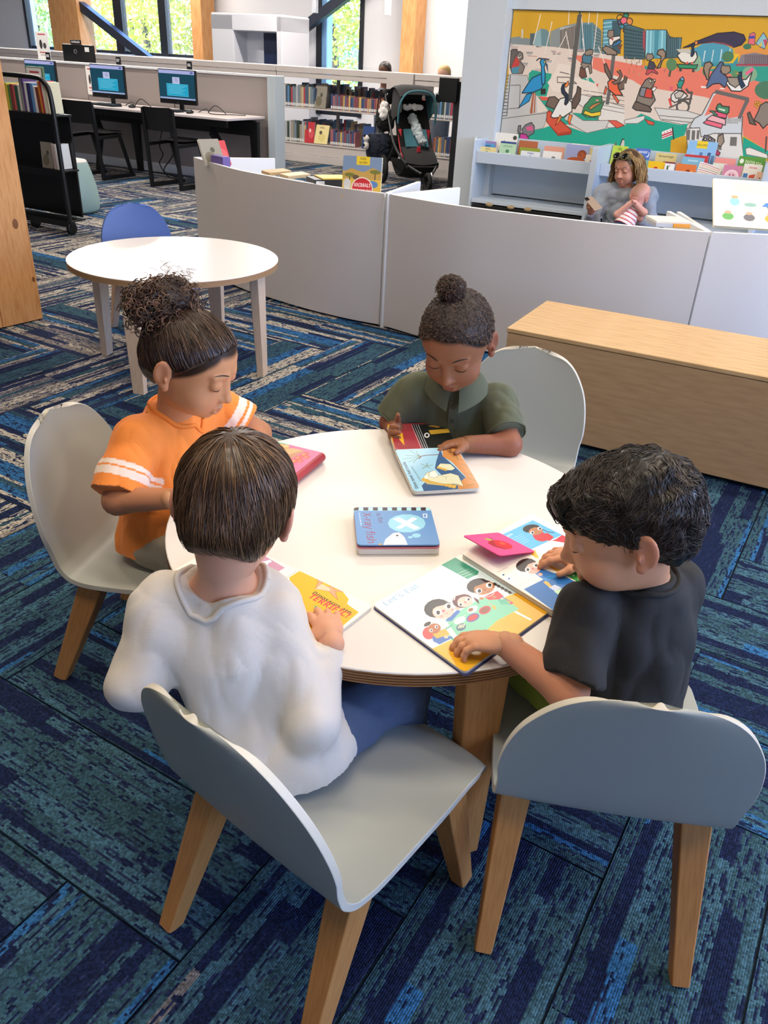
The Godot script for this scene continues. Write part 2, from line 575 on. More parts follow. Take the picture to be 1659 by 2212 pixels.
class Canvas:
	var im: Image
	var w: int
	var h: int
	func _init(ww: int, hh: int, bg: Color) -> void:
		w = ww; h = hh
		im = Image.create(w, h, false, Image.FORMAT_RGB8)
		im.fill(bg)
	func poly(p: Array, c) -> void:
		c = Color(c) if c is String else c
		var m := p.size() / 2
		var y0 := 1e9
		var y1 := -1e9
		for i in m:
			y0 = minf(y0, p[i * 2 + 1]); y1 = maxf(y1, p[i * 2 + 1])
		for y in range(maxi(0, int(floor(y0))), mini(h, int(ceil(y1)) + 1)):
			var yy := y + 0.5
			var xs: Array[float] = []
			for i in m:
				var ax: float = p[i * 2]
				var ay: float = p[i * 2 + 1]
				var j := (i + 1) % m
				var bx: float = p[j * 2]
				var by: float = p[j * 2 + 1]
				if (ay <= yy) != (by <= yy):
					xs.append(ax + (yy - ay) / (by - ay) * (bx - ax))
			xs.sort()
			for i in range(0, xs.size() - 1, 2):
				var a := int(round(xs[i]))
				var b := int(round(xs[i + 1]))
				if b > a:
					im.fill_rect(Rect2i(a, y, b - a, 1), c)
	func ell(cx: float, cy: float, rx: float, ry: float, c, rot := 0.0) -> void:
		poly(ring(cx, cy, rx, ry, rot), c)
	func ring(cx: float, cy: float, rx: float, ry: float, rot := 0.0) -> Array:
		var p := []
		for i in 28:
			var a := TAU * i / 28
			var x := rx * cos(a)
			var y := ry * sin(a)
			p.append(cx + x * cos(rot) - y * sin(rot)); p.append(cy + x * sin(rot) + y * cos(rot))
		return p
	func line(p: Array, wd: float, c, closed := false) -> void:
		c = Color(c) if c is String else c
		var m := p.size() / 2
		for i in (m if closed else m - 1):
			var j := (i + 1) % m
			var a := Vector2(p[i * 2], p[i * 2 + 1])
			var b := Vector2(p[j * 2], p[j * 2 + 1])
			var d := (b - a).normalized() * wd * 0.5
			var q := Vector2(-d.y, d.x)
			poly([a.x + q.x - d.x * 0.5, a.y + q.y - d.y * 0.5, b.x + q.x + d.x * 0.5, b.y + q.y + d.y * 0.5, b.x - q.x + d.x * 0.5, b.y - q.y + d.y * 0.5, a.x - q.x - d.x * 0.5, a.y - q.y - d.y * 0.5], c)
	func shape(p: Array, fill, wd: float, ink) -> void:
		poly(p, fill)
		line(p, wd, ink, true)
	func rect(x: float, y: float, ww: float, hh: float, c) -> void:
		im.fill_rect(Rect2i(int(x), int(y), int(ww), int(hh)), Color(c) if c is String else c)
	func text(s: String, x: float, y: float, size: float, c, rot := 0.0, font := "Droid Sans", squeeze := 1.0, mid := false, draw := true) -> float:
		# (x, y) is the left end of the baseline (its middle with mid)
		c = Color(c) if c is String else c
		var tm := TextMesh.new()
		var sf := SystemFont.new()
		sf.font_names = PackedStringArray([font])
		if font.ends_with("Bold"):
			sf.font_names = PackedStringArray([font.trim_suffix(" Bold")])
			sf.font_weight = 700
		tm.font = sf
		tm.font_size = 48
		tm.pixel_size = 1.0
		tm.depth = 0.0
		tm.text = s
		tm.horizontal_alignment = HORIZONTAL_ALIGNMENT_CENTER if mid else HORIZONTAL_ALIGNMENT_LEFT
		tm.vertical_alignment = VERTICAL_ALIGNMENT_BOTTOM
		if tm.get_surface_count() == 0:
			return 0.0
		var ar := tm.surface_get_arrays(0)
		var vv: PackedVector3Array = ar[Mesh.ARRAY_VERTEX]
		var xi: PackedInt32Array = ar[Mesh.ARRAY_INDEX] if ar[Mesh.ARRAY_INDEX] != null else PackedInt32Array(range(vv.size()))
		var k := size / 48.0
		var wide: float = tm.get_aabb().end.x * k
		if not draw:
			return wide
		var cs := cos(rot)
		var sn := sin(rot)
		for i in range(0, xi.size(), 3):
			var p := []
			for e in 3:
				var q := vv[xi[i + e]]
				var lx := q.x * k * squeeze
				var ly := -(q.y - 11.0) * k
				p.append(x + lx * cs - ly * sn); p.append(y + lx * sn + ly * cs)
			poly(p, c)
		return wide
	func fit(s: String, x: float, y: float, x2: float, y2: float, cap: float, c, font := "Droid Sans") -> void:
		# lettering squeezed to run from (x, y) to (x2, y2)
		var d := Vector2(x2 - x, y2 - y)
		var wide := text(s, 0, 0, cap / 0.72, c, 0.0, font, 1.0, false, false)
		text(s, x, y, cap / 0.72, c, d.angle(), font, d.length() / maxf(wide, 0.01))
	func tex() -> ImageTexture:
		return ImageTexture.create_from_image(im)
class F:
	# a smooth union of tapered limbs and ellipsoids, meshed by surface nets
	var ty := PackedInt32Array()
	var A := PackedVector3Array()
	var D := PackedVector3Array()
	var R0 := PackedFloat32Array()
	var R1 := PackedFloat32Array()
	var K := PackedFloat32Array()
	var OP := PackedInt32Array()
	var IB: Array[Basis] = []
	var lo := Vector3(1e9, 1e9, 1e9)
	var hi := Vector3(-1e9, -1e9, -1e9)
	var noises := []
	var planes := []
	var grow := 0.0
	func _grow(p: Vector3, r: float) -> void:
		lo = lo.min(p - Vector3(r, r, r)); hi = hi.max(p + Vector3(r, r, r))
	func add(t: int, a: Vector3, d: Vector3, r0: float, r1: float, k: float, op: int, b := Basis.IDENTITY) -> void:
		ty.append(t); A.append(a); D.append(d); R0.append(r0); R1.append(r1); K.append(k); OP.append(op); IB.append(b)
	func cap(a: Vector3, b: Vector3, ra: float, rb: float, k := 0.012, op := 0) -> F:
		add(0, a, b - a, ra, rb, k, op)
		if op == 0:
			_grow(a, ra + 0.01); _grow(b, rb + 0.01)
		return self
	func cut(a: Vector3, b: Vector3, ra: float, rb: float, k := 0.012, op := 0) -> F:
		# a limb whose end at b is flat, as a cuff
		add(2, a, b - a, ra, rb, k, op)
		if op == 0:
			_grow(a, ra + 0.01); _grow(b, rb + 0.01)
		return self
	func ball(c: Vector3, r: Vector3, B := Basis.IDENTITY, k := 0.012, op := 0) -> F:
		add(1, c, r, 0, 0, k, op, B.inverse())
		if op == 0:
			_grow(c, maxf(r.x, maxf(r.y, r.z)) + 0.008)
		return self
	func keep(p: Vector3, nn: Vector3) -> F:
		# keeps what lies behind the plane
		planes.append([p, nn.normalized()])
		return self
	func one(i: int, p: Vector3) -> float:
		var t := ty[i]
		if t == 1:
			var q := IB[i] * (p - A[i])
			var r := D[i]
			var s := q / r
			var k0 := s.length()
			var k1 := (s / r).length()
			return k0 * (k0 - 1.0) / k1 if k1 > 1e-6 else -minf(r.x, minf(r.y, r.z))
		var d := D[i]
		var e := p - A[i]
		var raw := e.dot(d) / d.length_squared()
		var h := clampf(raw, 0.0, 1.0)
		var u := (e - d * h).length() - lerpf(R0[i], R1[i], h)
		if t == 2:
			var rad := (e - d * raw).length() - lerpf(R0[i], R1[i], h)
			if raw > 0.0:
				u = rad
			u = maxf(u, (raw - 1.0) * d.length())
		return u
	func dist(p: Vector3, use: PackedInt32Array) -> float:
		var v := 1.0
		for i in use:
			var d := one(i, p)
			var k := K[i]
			if OP[i] == 0:
				var h := maxf(k - absf(v - d), 0.0) / k
				v = minf(v, d) - h * h * k * 0.25
			else:
				var h2 := maxf(k - absf(v + d), 0.0) / k
				v = maxf(v, -d) + h2 * h2 * k * 0.25
		v -= grow
		if absf(v) < 0.03:
			for z in noises:
				v += (z[0] as FastNoiseLite).get_noise_3dv(p * z[1]) * z[2]
		for z in planes:
			v = maxf(v, (p - z[0]).dot(z[1]))
		return v
	func build(m: M, cell: float, tintf = null) -> M:
		var nb := 8
		var bs := cell * nb
		var rad := bs * 0.87 * 1.25
		var o := lo - Vector3.ONE * (grow + cell)
		var cnt := ((hi - o + Vector3.ONE * (grow + cell)) / bs).ceil()
		var cx := int(cnt.x)
		var cy := int(cnt.y)
		var cz := int(cnt.z)
		var sy := cx * nb + 2
		var sz := sy * (cy * nb + 2)
		var at := {}
		var edges := PackedInt32Array()
		var g := PackedFloat32Array()
		var w := nb + 1
		g.resize(w * w * w)
		var all := PackedInt32Array(range(ty.size()))
		var offs := PackedInt32Array([0, 1, w, w + 1, w * w, w * w + 1, w * w + w, w * w + w + 1])
		for bz in cz:
			for by in cy:
				for bx in cx:
					var b0 := o + Vector3(bx, by, bz) * bs
					var mid := b0 + Vector3.ONE * bs * 0.5
					var use := PackedInt32Array()
					var any := false
					for i in all:
						var d := one(i, mid) - grow
						if d < rad + K[i]:
							use.append(i)
							if OP[i] == 0:
								any = true
					if not any:
						continue
					var dm := dist(mid, use)
					if dm < -rad * 1.15 or dm > rad * 1.6:
						continue
					var q := 0
					for z in w:
						for y in w:
							for x in w:
								g[q] = dist(b0 + Vector3(x, y, z) * cell, use)
								q += 1
					for z in nb:
						for y in nb:
							var base := (z * w + y) * w
							for x in nb:
								var s := base + x
								var g0 := g[s]
								var neg := 0
								for e in offs:
									if g[s + e] < 0.0:
										neg += 1
								if neg == 0 or neg == 8:
									continue
								var ga := g[s + 1]
								var gb := g[s + w]
								var gc := g[s + w + 1]
								var gd := g[s + w * w]
								var ge := g[s + w * w + 1]
								var gf := g[s + w * w + w]
								var gh := g[s + w * w + w + 1]
								var acc := Vector3.ZERO
								var nn := 0
								if (g0 < 0) != (ga < 0): acc += Vector3(g0 / (g0 - ga), 0, 0); nn += 1
								if (gb < 0) != (gc < 0): acc += Vector3(gb / (gb - gc), 1, 0); nn += 1
								if (gd < 0) != (ge < 0): acc += Vector3(gd / (gd - ge), 0, 1); nn += 1
								if (gf < 0) != (gh < 0): acc += Vector3(gf / (gf - gh), 1, 1); nn += 1
								if (g0 < 0) != (gb < 0): acc += Vector3(0, g0 / (g0 - gb), 0); nn += 1
								if (ga < 0) != (gc < 0): acc += Vector3(1, ga / (ga - gc), 0); nn += 1
								if (gd < 0) != (gf < 0): acc += Vector3(0, gd / (gd - gf), 1); nn += 1
								if (ge < 0) != (gh < 0): acc += Vector3(1, ge / (ge - gh), 1); nn += 1
								if (g0 < 0) != (gd < 0): acc += Vector3(0, 0, g0 / (g0 - gd)); nn += 1
								if (ga < 0) != (ge < 0): acc += Vector3(1, 0, ga / (ga - ge)); nn += 1
								if (gb < 0) != (gf < 0): acc += Vector3(0, 1, gb / (gb - gf)); nn += 1
								if (gc < 0) != (gh < 0): acc += Vector3(1, 1, gc / (gc - gh)); nn += 1
								acc /= nn
								var f := acc
								var r := Vector3.ONE - f
								var gx := lerpf(lerpf(ga - g0, gc - gb, f.y), lerpf(ge - gd, gh - gf, f.y), f.z)
								var gy := lerpf(lerpf(gb - g0, gc - ga, f.x), lerpf(gf - gd, gh - ge, f.x), f.z)
								var gz := lerpf(lerpf(gd - g0, ge - ga, f.x), lerpf(gf - gb, gh - gc, f.x), f.y)
								var p := b0 + (Vector3(x, y, z) + acc) * cell
								var key := (bx * nb + x) + (by * nb + y) * sy + (bz * nb + z) * sz
								if tintf != null:
									m.c = tintf.call(p)
								at[key] = m.vert(p, Vector3(gx, gy, gz).normalized(), Vector2(p.x + p.z * 0.6, p.y - p.z * 0.5))
								if (g0 < 0) != (ga < 0): edges.append(key); edges.append(0)
								if (g0 < 0) != (gb < 0): edges.append(key); edges.append(1)
								if (g0 < 0) != (gd < 0): edges.append(key); edges.append(2)
		for i in range(0, edges.size(), 2):
			var k := edges[i]
			var s1 := [sy, sz, 1][edges[i + 1]] as int
			var s2 := [sz, 1, sy][edges[i + 1]] as int
			if at.has(k - s1) and at.has(k - s2) and at.has(k - s1 - s2):
				m.quad(at[k], at[k - s1], at[k - s1 - s2], at[k - s2])
		return m
var kinds := {}
func numbered(p: Node, nm: String) -> String:
	var key := str(p.get_instance_id()) + nm
	var k: int = kinds.get(key, 0)
	kinds[key] = k + 1
	return nm if k == 0 else "%s_%03d" % [nm, k]
func tag(o: Node, label := "", cat := "", group := "", kind := "") -> Node:
	if label: o.set_meta("label", label)
	if cat: o.set_meta("category", cat)
	if group: o.set_meta("group", group)
	if kind: o.set_meta("kind", kind)
	return o
func thing(nm: String, label: String, cat: String, pos := Vector3.ZERO, yaw := 0.0, group := "") -> Node3D:
	var o := Node3D.new()
	o.name = numbered(self, nm)
	add_child(o, true)
	o.position = pos
	o.rotation.y = yaw
	tag(o, label, cat, group)
	return o
func part(parent: Node, nm: String, m, mat: Material, T := Transform3D.IDENTITY, label := "") -> MeshInstance3D:
	var o := MeshInstance3D.new()
	o.name = numbered(parent, nm)
	o.mesh = m.mesh() if m is M else m
	o.material_override = mat
	parent.add_child(o, true)
	o.transform = T
	if label: o.set_meta("label", label)
	return o
func solo(nm: String, label: String, cat: String, m, mat: Material, T := Transform3D.IDENTITY, group := "") -> MeshInstance3D:
	var o := part(self, nm, m, mat, T)
	tag(o, label, cat, group)
	return o
func struct(nm: String, m, mat: Material, label := "", T := Transform3D.IDENTITY, parent: Node = self) -> MeshInstance3D:
	var o := part(parent, nm, m, mat, T, label)
	if parent == self:
		o.set_meta("kind", "structure")
	return o
func copy(o: Node3D, pos: Vector3, yaw: float, label: String) -> Node3D:
	var c: Node3D = o.duplicate()
	var nm := String(o.name)
	if nm.length() > 4 and nm[-4] == "_" and nm.right(3).is_valid_int():
		nm = nm.left(-4)
	c.name = numbered(self, nm)
	add_child(c, true)
	c.position = pos
	c.rotation.y = yaw
	c.set_meta("label", label)
	return c
var mats := {}
func mt(nm: String, c, rough := 0.6, metal := 0.0) -> StandardMaterial3D:
	if mats.has(nm):
		return mats[nm]
	var m := StandardMaterial3D.new()
	m.resource_name = nm
	m.albedo_color = Color(c) if c is String else c
	m.roughness = rough
	m.metallic = metal
	mats[nm] = m
	return m
func tinted(nm: String, rough := 0.7) -> StandardMaterial3D:
	var m := mt(nm, Color.WHITE, rough)
	m.vertex_color_use_as_albedo = true
	return m
func lin(s: String) -> Color:
	return Color(s).srgb_to_linear()
func noise(seed_: int, freq: float, oct := 3, kind := FastNoiseLite.TYPE_SIMPLEX_SMOOTH) -> FastNoiseLite:
	var z := FastNoiseLite.new()
	z.seed = seed_
	z.frequency = freq
	z.noise_type = kind
	z.fractal_octaves = oct
	return z
func ntex(z: FastNoiseLite, w: int, h: int, cols: Array = [], normal := false, bump := 4.0) -> NoiseTexture2D:
	var t := NoiseTexture2D.new()
	t.width = w; t.height = h
	t.seamless = true
	t.generate_mipmaps = false
	t.noise = z
	t.as_normal_map = normal
	t.bump_strength = bump
	if cols.size():
		var g := Gradient.new()
		g.offsets = PackedFloat32Array()
		var o := PackedFloat32Array()
		var c := PackedColorArray()
		for i in cols.size():
			o.append(float(i) / (cols.size() - 1)); c.append(Color(cols[i]))
		g.offsets = o; g.colors = c
		t.color_ramp = g
	return t
func wood(nm: String, cols: Array, rough: float, scale: Vector3, seed_ := 1) -> StandardMaterial3D:
	# grain runs along the texture's v axis
	var m := mt(nm, Color.WHITE, rough)
	m.albedo_texture = ntex(noise(seed_, 0.02, 4), 256, 256, cols)
	m.uv1_scale = scale
	return m
func fine(m: StandardMaterial3D, t: Texture2D, scale: float, amount := 1.0) -> StandardMaterial3D:
	m.uv1_triplanar = true
	m.uv1_scale = Vector3.ONE * scale
	m.normal_enabled = true
	m.normal_texture = t
	m.normal_scale = amount
	return m
func Q(a: float, h: float, b: float) -> Vector3:
	# the building's own axes: a along the mural wall, b away from the camera
	return Vector3(a * 0.898794 + b * 0.438371, h, a * 0.438371 - b * 0.898794)
const YAW := -0.453786
func pts(a: Array) -> PackedVector3Array:
	return PackedVector3Array(a)
func smooth(p: Array, k := 6) -> PackedVector3Array:
	# Catmull-Rom through the points
	var out := PackedVector3Array()
	for i in p.size() - 1:
		var a: Vector3 = p[maxi(i - 1, 0)]
		var b: Vector3 = p[i]
		var c: Vector3 = p[i + 1]
		var d: Vector3 = p[mini(i + 2, p.size() - 1)]
		for j in k:
			out.append(b.cubic_interpolate(c, a, d, float(j) / k))
	out.append(p[-1])
	return out
func chair_shape(u: float, v: float) -> Vector3:
	# bent plywood shell, u from the seat's front edge to the top of the back; the sitter faces -z
	var P := [Vector2(-0.205, 0.244), Vector2(-0.190, 0.262), Vector2(-0.15, 0.272), Vector2(-0.05, 0.270), Vector2(0.06, 0.264), Vector2(0.112, 0.268), Vector2(0.140, 0.288), Vector2(0.153, 0.322), Vector2(0.168, 0.39), Vector2(0.192, 0.48), Vector2(0.216, 0.560)]
	var W := [0.148, 0.158, 0.166, 0.170, 0.170, 0.168, 0.166, 0.166, 0.172, 0.172, 0.0]
	# evenly spaced along the profile, packed towards the top
	var s := (1.0 - pow(1.0 - u, 1.45)) * 10.0
	var i := mini(int(s), 9)
	var f := s - i
	var p: Vector2 = P[i].cubic_interpolate(P[i + 1], P[maxi(i - 1, 0)], P[mini(i + 2, 10)], f)
	var w: float = lerpf(W[i], W[i + 1], f * f * (3 - 2 * f)) if i < 9 else 0.0
	if s > 7.6:
		var t := clampf((s - 7.6) / 2.4, 0.0, 1.0)
		w = 0.1702 * sqrt(maxf(0.0, 1.0 - 0.975 * pow(t, 2.3)))
	var t2 := v * 2.0 - 1.0
	# corners of the seat front are eased
	var fr := 0.0
	if s < 2.0:
		fr = (2.0 - s) * 0.006 * pow(absf(t2), 6.0)
	var dish := (1.0 - t2 * t2) * 0.006 * clampf((s - 1.0) / 2.0, 0, 1)
	var back := clampf((s - 6.0) / 2.0, 0.0, 1.0)
	return Vector3(-t2 * w, p.y - dish * (1.0 - back), p.x + fr + dish * back * 1.6)
func kid_chair(label: String, shell: Material, rimm: Material, legm: Material, group := "small bent plywood chairs") -> Node3D:
	var c := thing("kids_chair", label, "chair", Vector3.ZERO, 0, group)
	part(c, "shell", M.new().sheet(76, 24, chair_shape, 0.011, 1.0, 0.4), shell)
	part(c, "shell_edge", M.new().rim(76, 24, chair_shape, 0.011), rimm)
	for s in [-1, 1]:
		part(c, "leg", M.new().taper(Vector3(s * 0.132, 0.256, 0.085), Vector3(s * 0.15, 0, 0.19), Vector2(0.046, 0.05), Vector2(0.027, 0.03), Vector3(0, 0, 1)), legm)
		part(c, "leg", M.new().taper(Vector3(s * 0.132, 0.258, -0.125), Vector3(s * 0.15, 0, -0.185), Vector2(0.046, 0.05), Vector2(0.027, 0.03), Vector3(0, 0, 1)), legm)
	part(c, "seat_rail", M.new().box(Vector3(0, 0.243, 0.06), Vector3(0.24, 0.03, 0.03)).box(Vector3(0, 0.245, -0.1), Vector3(0.24, 0.03, 0.03)), legm)
	return c
func round_table(label: String, pos: Vector3, r: float, h: float, legm: Material, edge_cols: Array, first: float, top_mat: Material) -> Node3D:
	var t := thing("round_table", label, "table", pos, 0, "low round tables")
	var th := 0.024
	part(t, "tabletop", M.new().lathe([Vector2(0, h), Vector2(r - 0.0015, h), Vector2(r - 0.0015, h), Vector2(r, h - 0.001), Vector2(r, h - 0.0022), Vector2(r, h - 0.0022), Vector2(0, h - 0.0022)], 96), top_mat)
	var e := M.new()
	e.tint = true
	var n := 9
	for k in n:
		var y0 := h - 0.0022 - (th - 0.0022) * k / n
		var y1 := h - 0.0022 - (th - 0.0022) * (k + 1) / n
		e.c = lin(edge_cols[k % 2])
		var rr := r - (0.0004 if k % 2 else 0.0)
		e.lathe([Vector2(rr, y0), Vector2(rr, y1)], 96)
	e.c = lin(edge_cols[0])
	e.lathe([Vector2(r - 0.0005, h - th), Vector2(0, h - th)], 96)
	part(t, "plywood_edge", e, tinted("plywood layers", 0.55))
	for k in 4:
		var a := deg_to_rad(first + 90 * k)
		var d := Vector3(sin(a), 0, cos(a))
		part(t, "leg", M.new().taper(d * (r - 0.062) + Vector3(0, h - th, 0), d * (r - 0.05), Vector2(0.078, 0.04), Vector2(0.05, 0.03), d, 0.003), legm)
		part(t, "foot_pad", M.new().box(d * (r - 0.05) + Vector3(0, 0.002, 0), Vector3(0.022, 0.006, 0.022), 0.001), mt("black rubber", Color(0.03, 0.03, 0.03), 0.7))
	return t
func furniture() -> void:
	var honey := wood("honey birch", ["a9723a", "b98046", "c28a4e"], 0.5, Vector3(22, 2.2, 1), 3)
	var pale := wood("pale birch", ["c4ab92", "cfb69c", "d8c1a8"], 0.5, Vector3(22, 2.2, 1), 4)
	var lam := mt("white laminate", Color(0.87, 0.855, 0.835), 0.32)
	round_table("white round table with a layered plywood edge where the four children read", Vector3(0.03, 0, -1.288), 0.424, 0.4575, honey, ["9a6a3c", "5f3d20"], 22, lam)
	round_table("empty white round table with pale birch legs behind the girl in orange", Vector3(-0.913, 0, -3.337), 0.420, 0.4575, pale, ["b08a62", "8d6a47"], -13, lam)
	var grey := mt("grey stained shell", Color("a6aaa4"), 0.42)
	var rimm := mt("pale plywood rim", Color("c9c5b8"), 0.5)
	var c := kid_chair("grey plywood chair in front whose sitter wears the white shirt", grey, rimm, honey)
	c.position = Vector3(-0.066, 0, -0.826)
	c.rotation.y = -deg_to_rad(38)
	copy(c, Vector3(0.365, 0, -0.93), -deg_to_rad(7), "grey plywood chair under the boy in the black shirt, its arched back nearest the viewer")
	copy(c, Vector3(-0.47, 0, -1.44), -deg_to_rad(100), "grey plywood chair under the girl in orange, its tall back standing free at the left")
	copy(c, Vector3(0.30, 0, -1.86), -deg_to_rad(200), "grey plywood chair behind the boy in the green polo shirt")
	var blue := mt("blue stained shell", Color("33508f"), 0.4)
	var bc := kid_chair("blue plywood chair tucked behind the empty round table", blue, mt("blue rim", Color("3f5c98"), 0.5), pale)
	bc.position = Vector3(-1.14, 0, -3.75)
	bc.rotation.y = -deg_to_rad(145)
	# bench
	var birch := wood("birch veneer", ["b99566", "c9a678", "d2b182"], 0.45, Vector3(1.2, 9, 1), 9)
	var bm := wood("birch veneer front", ["ab8a63", "b5936b", "bd9b73"], 0.5, Vector3(1.2, 9, 1), 10)
	var ax := Vector3(0.896, 0, 0.444)
	var bn := thing("bench", "long box bench of pale birch plywood along the white curved shelf", "bench", Vector3(0.50, 0, -2.84), -atan2(ax.z, ax.x))
	part(bn, "seat_top", M.new().box(Vector3(0.92, 0.3815, -0.17), Vector3(2.0, 0.018, 0.46), 0.004), birch)
	part(bn, "front_panel", M.new().box(Vector3(0.92, 0.195, 0.048), Vector3(1.99, 0.354, 0.018), 0.002), bm)
	part(bn, "back_panel", M.new().box(Vector3(0.92, 0.195, -0.388), Vector3(1.99, 0.354, 0.018), 0.002), bm)
	for x in [-0.068, 1.908]:
		part(bn, "end_panel", M.new().box(Vector3(x, 0.195, -0.17), Vector3(0.018, 0.354, 0.418), 0.002), bm)
	part(bn, "kick_plinth", M.new().box(Vector3(0.92, 0.01, -0.17), Vector3(1.93, 0.02, 0.40), 0.001), mt("black kick", Color(0.03, 0.03, 0.035), 0.8))
	# timber post at the left
	var post := wood("glulam fir", ["b5793f", "c58a4f", "cf965c", "bb7f45"], 0.6, Vector3(9, 1.1, 1), 21)
	var n := Vector3(0.831, 0, 0.556)
	var d := Vector3(-0.556, 0, 0.831)
	var tp := Node3D.new()
	tp.name = "timber_post"
	add_child(tp)
	tp.transform = Transform3D(Basis(d, Vector3.UP, n), Vector3(-1.736, 0, -3.868))
	tag(tp, "thick glued timber post at the left edge, with knots and long grain", "", "", "structure")
	for k in 3:
		part(tp, "lamination", M.new().box(Vector3(0.11 + 0.215 * k, 2.0, -0.16), Vector3(0.214, 3.99, 0.32), 0.003), post)
	for q in [[0.065, 0.46, 0.014], [0.02, 0.2, 0.008], [0.12, 0.95, 0.009], [0.05, 1.06, 0.006]]:
		part(tp, "knot", M.new().ell(Vector3(q[0], q[1], 0.0005), Vector3(q[2], q[2] * 1.6, 0.0012)), mt("dark knot", Color("7a4a24"), 0.7))
	part(tp, "base_shadow_gap", M.new().box(Vector3(0.3, 0.004, -0.16), Vector3(0.6, 0.008, 0.3), 0.001), mt("black kick", Color(0.03, 0.03, 0.035), 0.8))
# ---------------------------------------------------------------- people
func facing(f: Vector3, pitch: float, roll := 0.0) -> Basis:
	# x to the person's left, y up, z forward; pitch > 0 looks down
	var z := f.normalized()
	var x := Vector3.UP.cross(z).normalized()
	var b := Basis(x, z.cross(x), z)
	return b * Basis(Vector3.RIGHT, pitch) * Basis(Vector3.BACK, roll)
func add_head(f: F, o: Vector3, B: Basis, s := 1.0, adult := 0.0) -> void:
	var L := func(x, y, z): return o + B * (Vector3(x, y, z) * s)
	var V := func(x, y, z): return Vector3(x, y, z) * s
	var lowf: float = 0.012 * adult
	f.ball(L.call(0, 0.022, -0.014), V.call(0.071, 0.076, 0.086), B, 0.02 * s)
	f.ball(L.call(0, 0.030, 0.026), V.call(0.058, 0.052, 0.050), B, 0.02 * s)
	f.ball(L.call(0, -0.030 - lowf * 0.5, 0.020), V.call(0.056, 0.056, 0.060), B, 0.02 * s)
	for k in [-1, 1]:
		f.ball(L.call(k * 0.032, -0.042 - lowf * 0.5, 0.044), V.call(0.024 - 0.003 * adult, 0.024, 0.022), B, 0.02 * s)
	f.ball(L.call(0, -0.060 - lowf, 0.020), V.call(0.045, 0.033, 0.046), B, 0.02 * s)
	f.ball(L.call(0, -0.079 - lowf, 0.054), V.call(0.016, 0.012, 0.014), B, 0.014 * s)
	for k in [-1, 1]:
		f.ball(L.call(k * 0.029, 0.001, 0.087), V.call(0.017, 0.010, 0.013), B, 0.012 * s, 1)
	f.cap(L.call(0, 0.000, 0.074), L.call(0, -0.028, 0.085 + 0.004 * adult), 0.006 * s, 0.0075 * s, 0.012 * s)
	f.ball(L.call(0, -0.033, 0.087 + 0.004 * adult), V.call(0.0092, 0.0082, 0.0095), B, 0.006 * s)
	for k in [-1, 1]:
		f.ball(L.call(k * 0.009, -0.036, 0.079 + 0.003 * adult), V.call(0.0062, 0.0058, 0.0075), B, 0.005 * s)
		f.ball(L.call(k * 0.029, -0.001, 0.0665), V.call(0.0140, 0.0125, 0.0122), B, 0.003 * s)
		f.cap(L.call(k * 0.016, 0.018, 0.077), L.call(k * 0.040, 0.017, 0.066), 0.005 * s, 0.004 * s, 0.012 * s)
	f.cap(L.call(-0.013, -0.0575 - lowf * 0.6, 0.0725), L.call(-0.003, -0.0555 - lowf * 0.6, 0.0785), 0.0040 * s, 0.0048 * s, 0.006 * s)
	f.cap(L.call(0.013, -0.0575 - lowf * 0.6, 0.0725), L.call(0.003, -0.0555 - lowf * 0.6, 0.0785), 0.0040 * s, 0.0048 * s, 0.006 * s)
	f.cap(L.call(-0.008, -0.0665 - lowf * 0.6, 0.0735), L.call(0.008, -0.0665 - lowf * 0.6, 0.0735), 0.0060 * s, 0.0060 * s, 0.006 * s)
	f.cap(L.call(-0.015, -0.0612 - lowf * 0.6, 0.082), L.call(0.015, -0.0612 - lowf * 0.6, 0.082), 0.0032 * s, 0.0032 * s, 0.003 * s, 1)
	for k in [-1, 1]:
		var eb := B * Basis(Vector3.UP, k * -0.45) * Basis(Vector3.RIGHT, -0.15)
		f.ball(L.call(k * 0.0755, -0.006, -0.016), V.call(0.0062, 0.0262, 0.0168), eb, 0.006 * s)
		f.ball(L.call(k * 0.0740, -0.030, -0.006), V.call(0.0060, 0.0085, 0.0075), eb, 0.006 * s)
		f.ball(L.call(k * 0.0835, -0.004, -0.013), V.call(0.0062, 0.0185, 0.0105), eb, 0.004 * s, 1)
		f.ball(L.call(k * 0.0790, -0.014, -0.006), V.call(0.0035, 0.0060, 0.0035), eb, 0.004 * s)
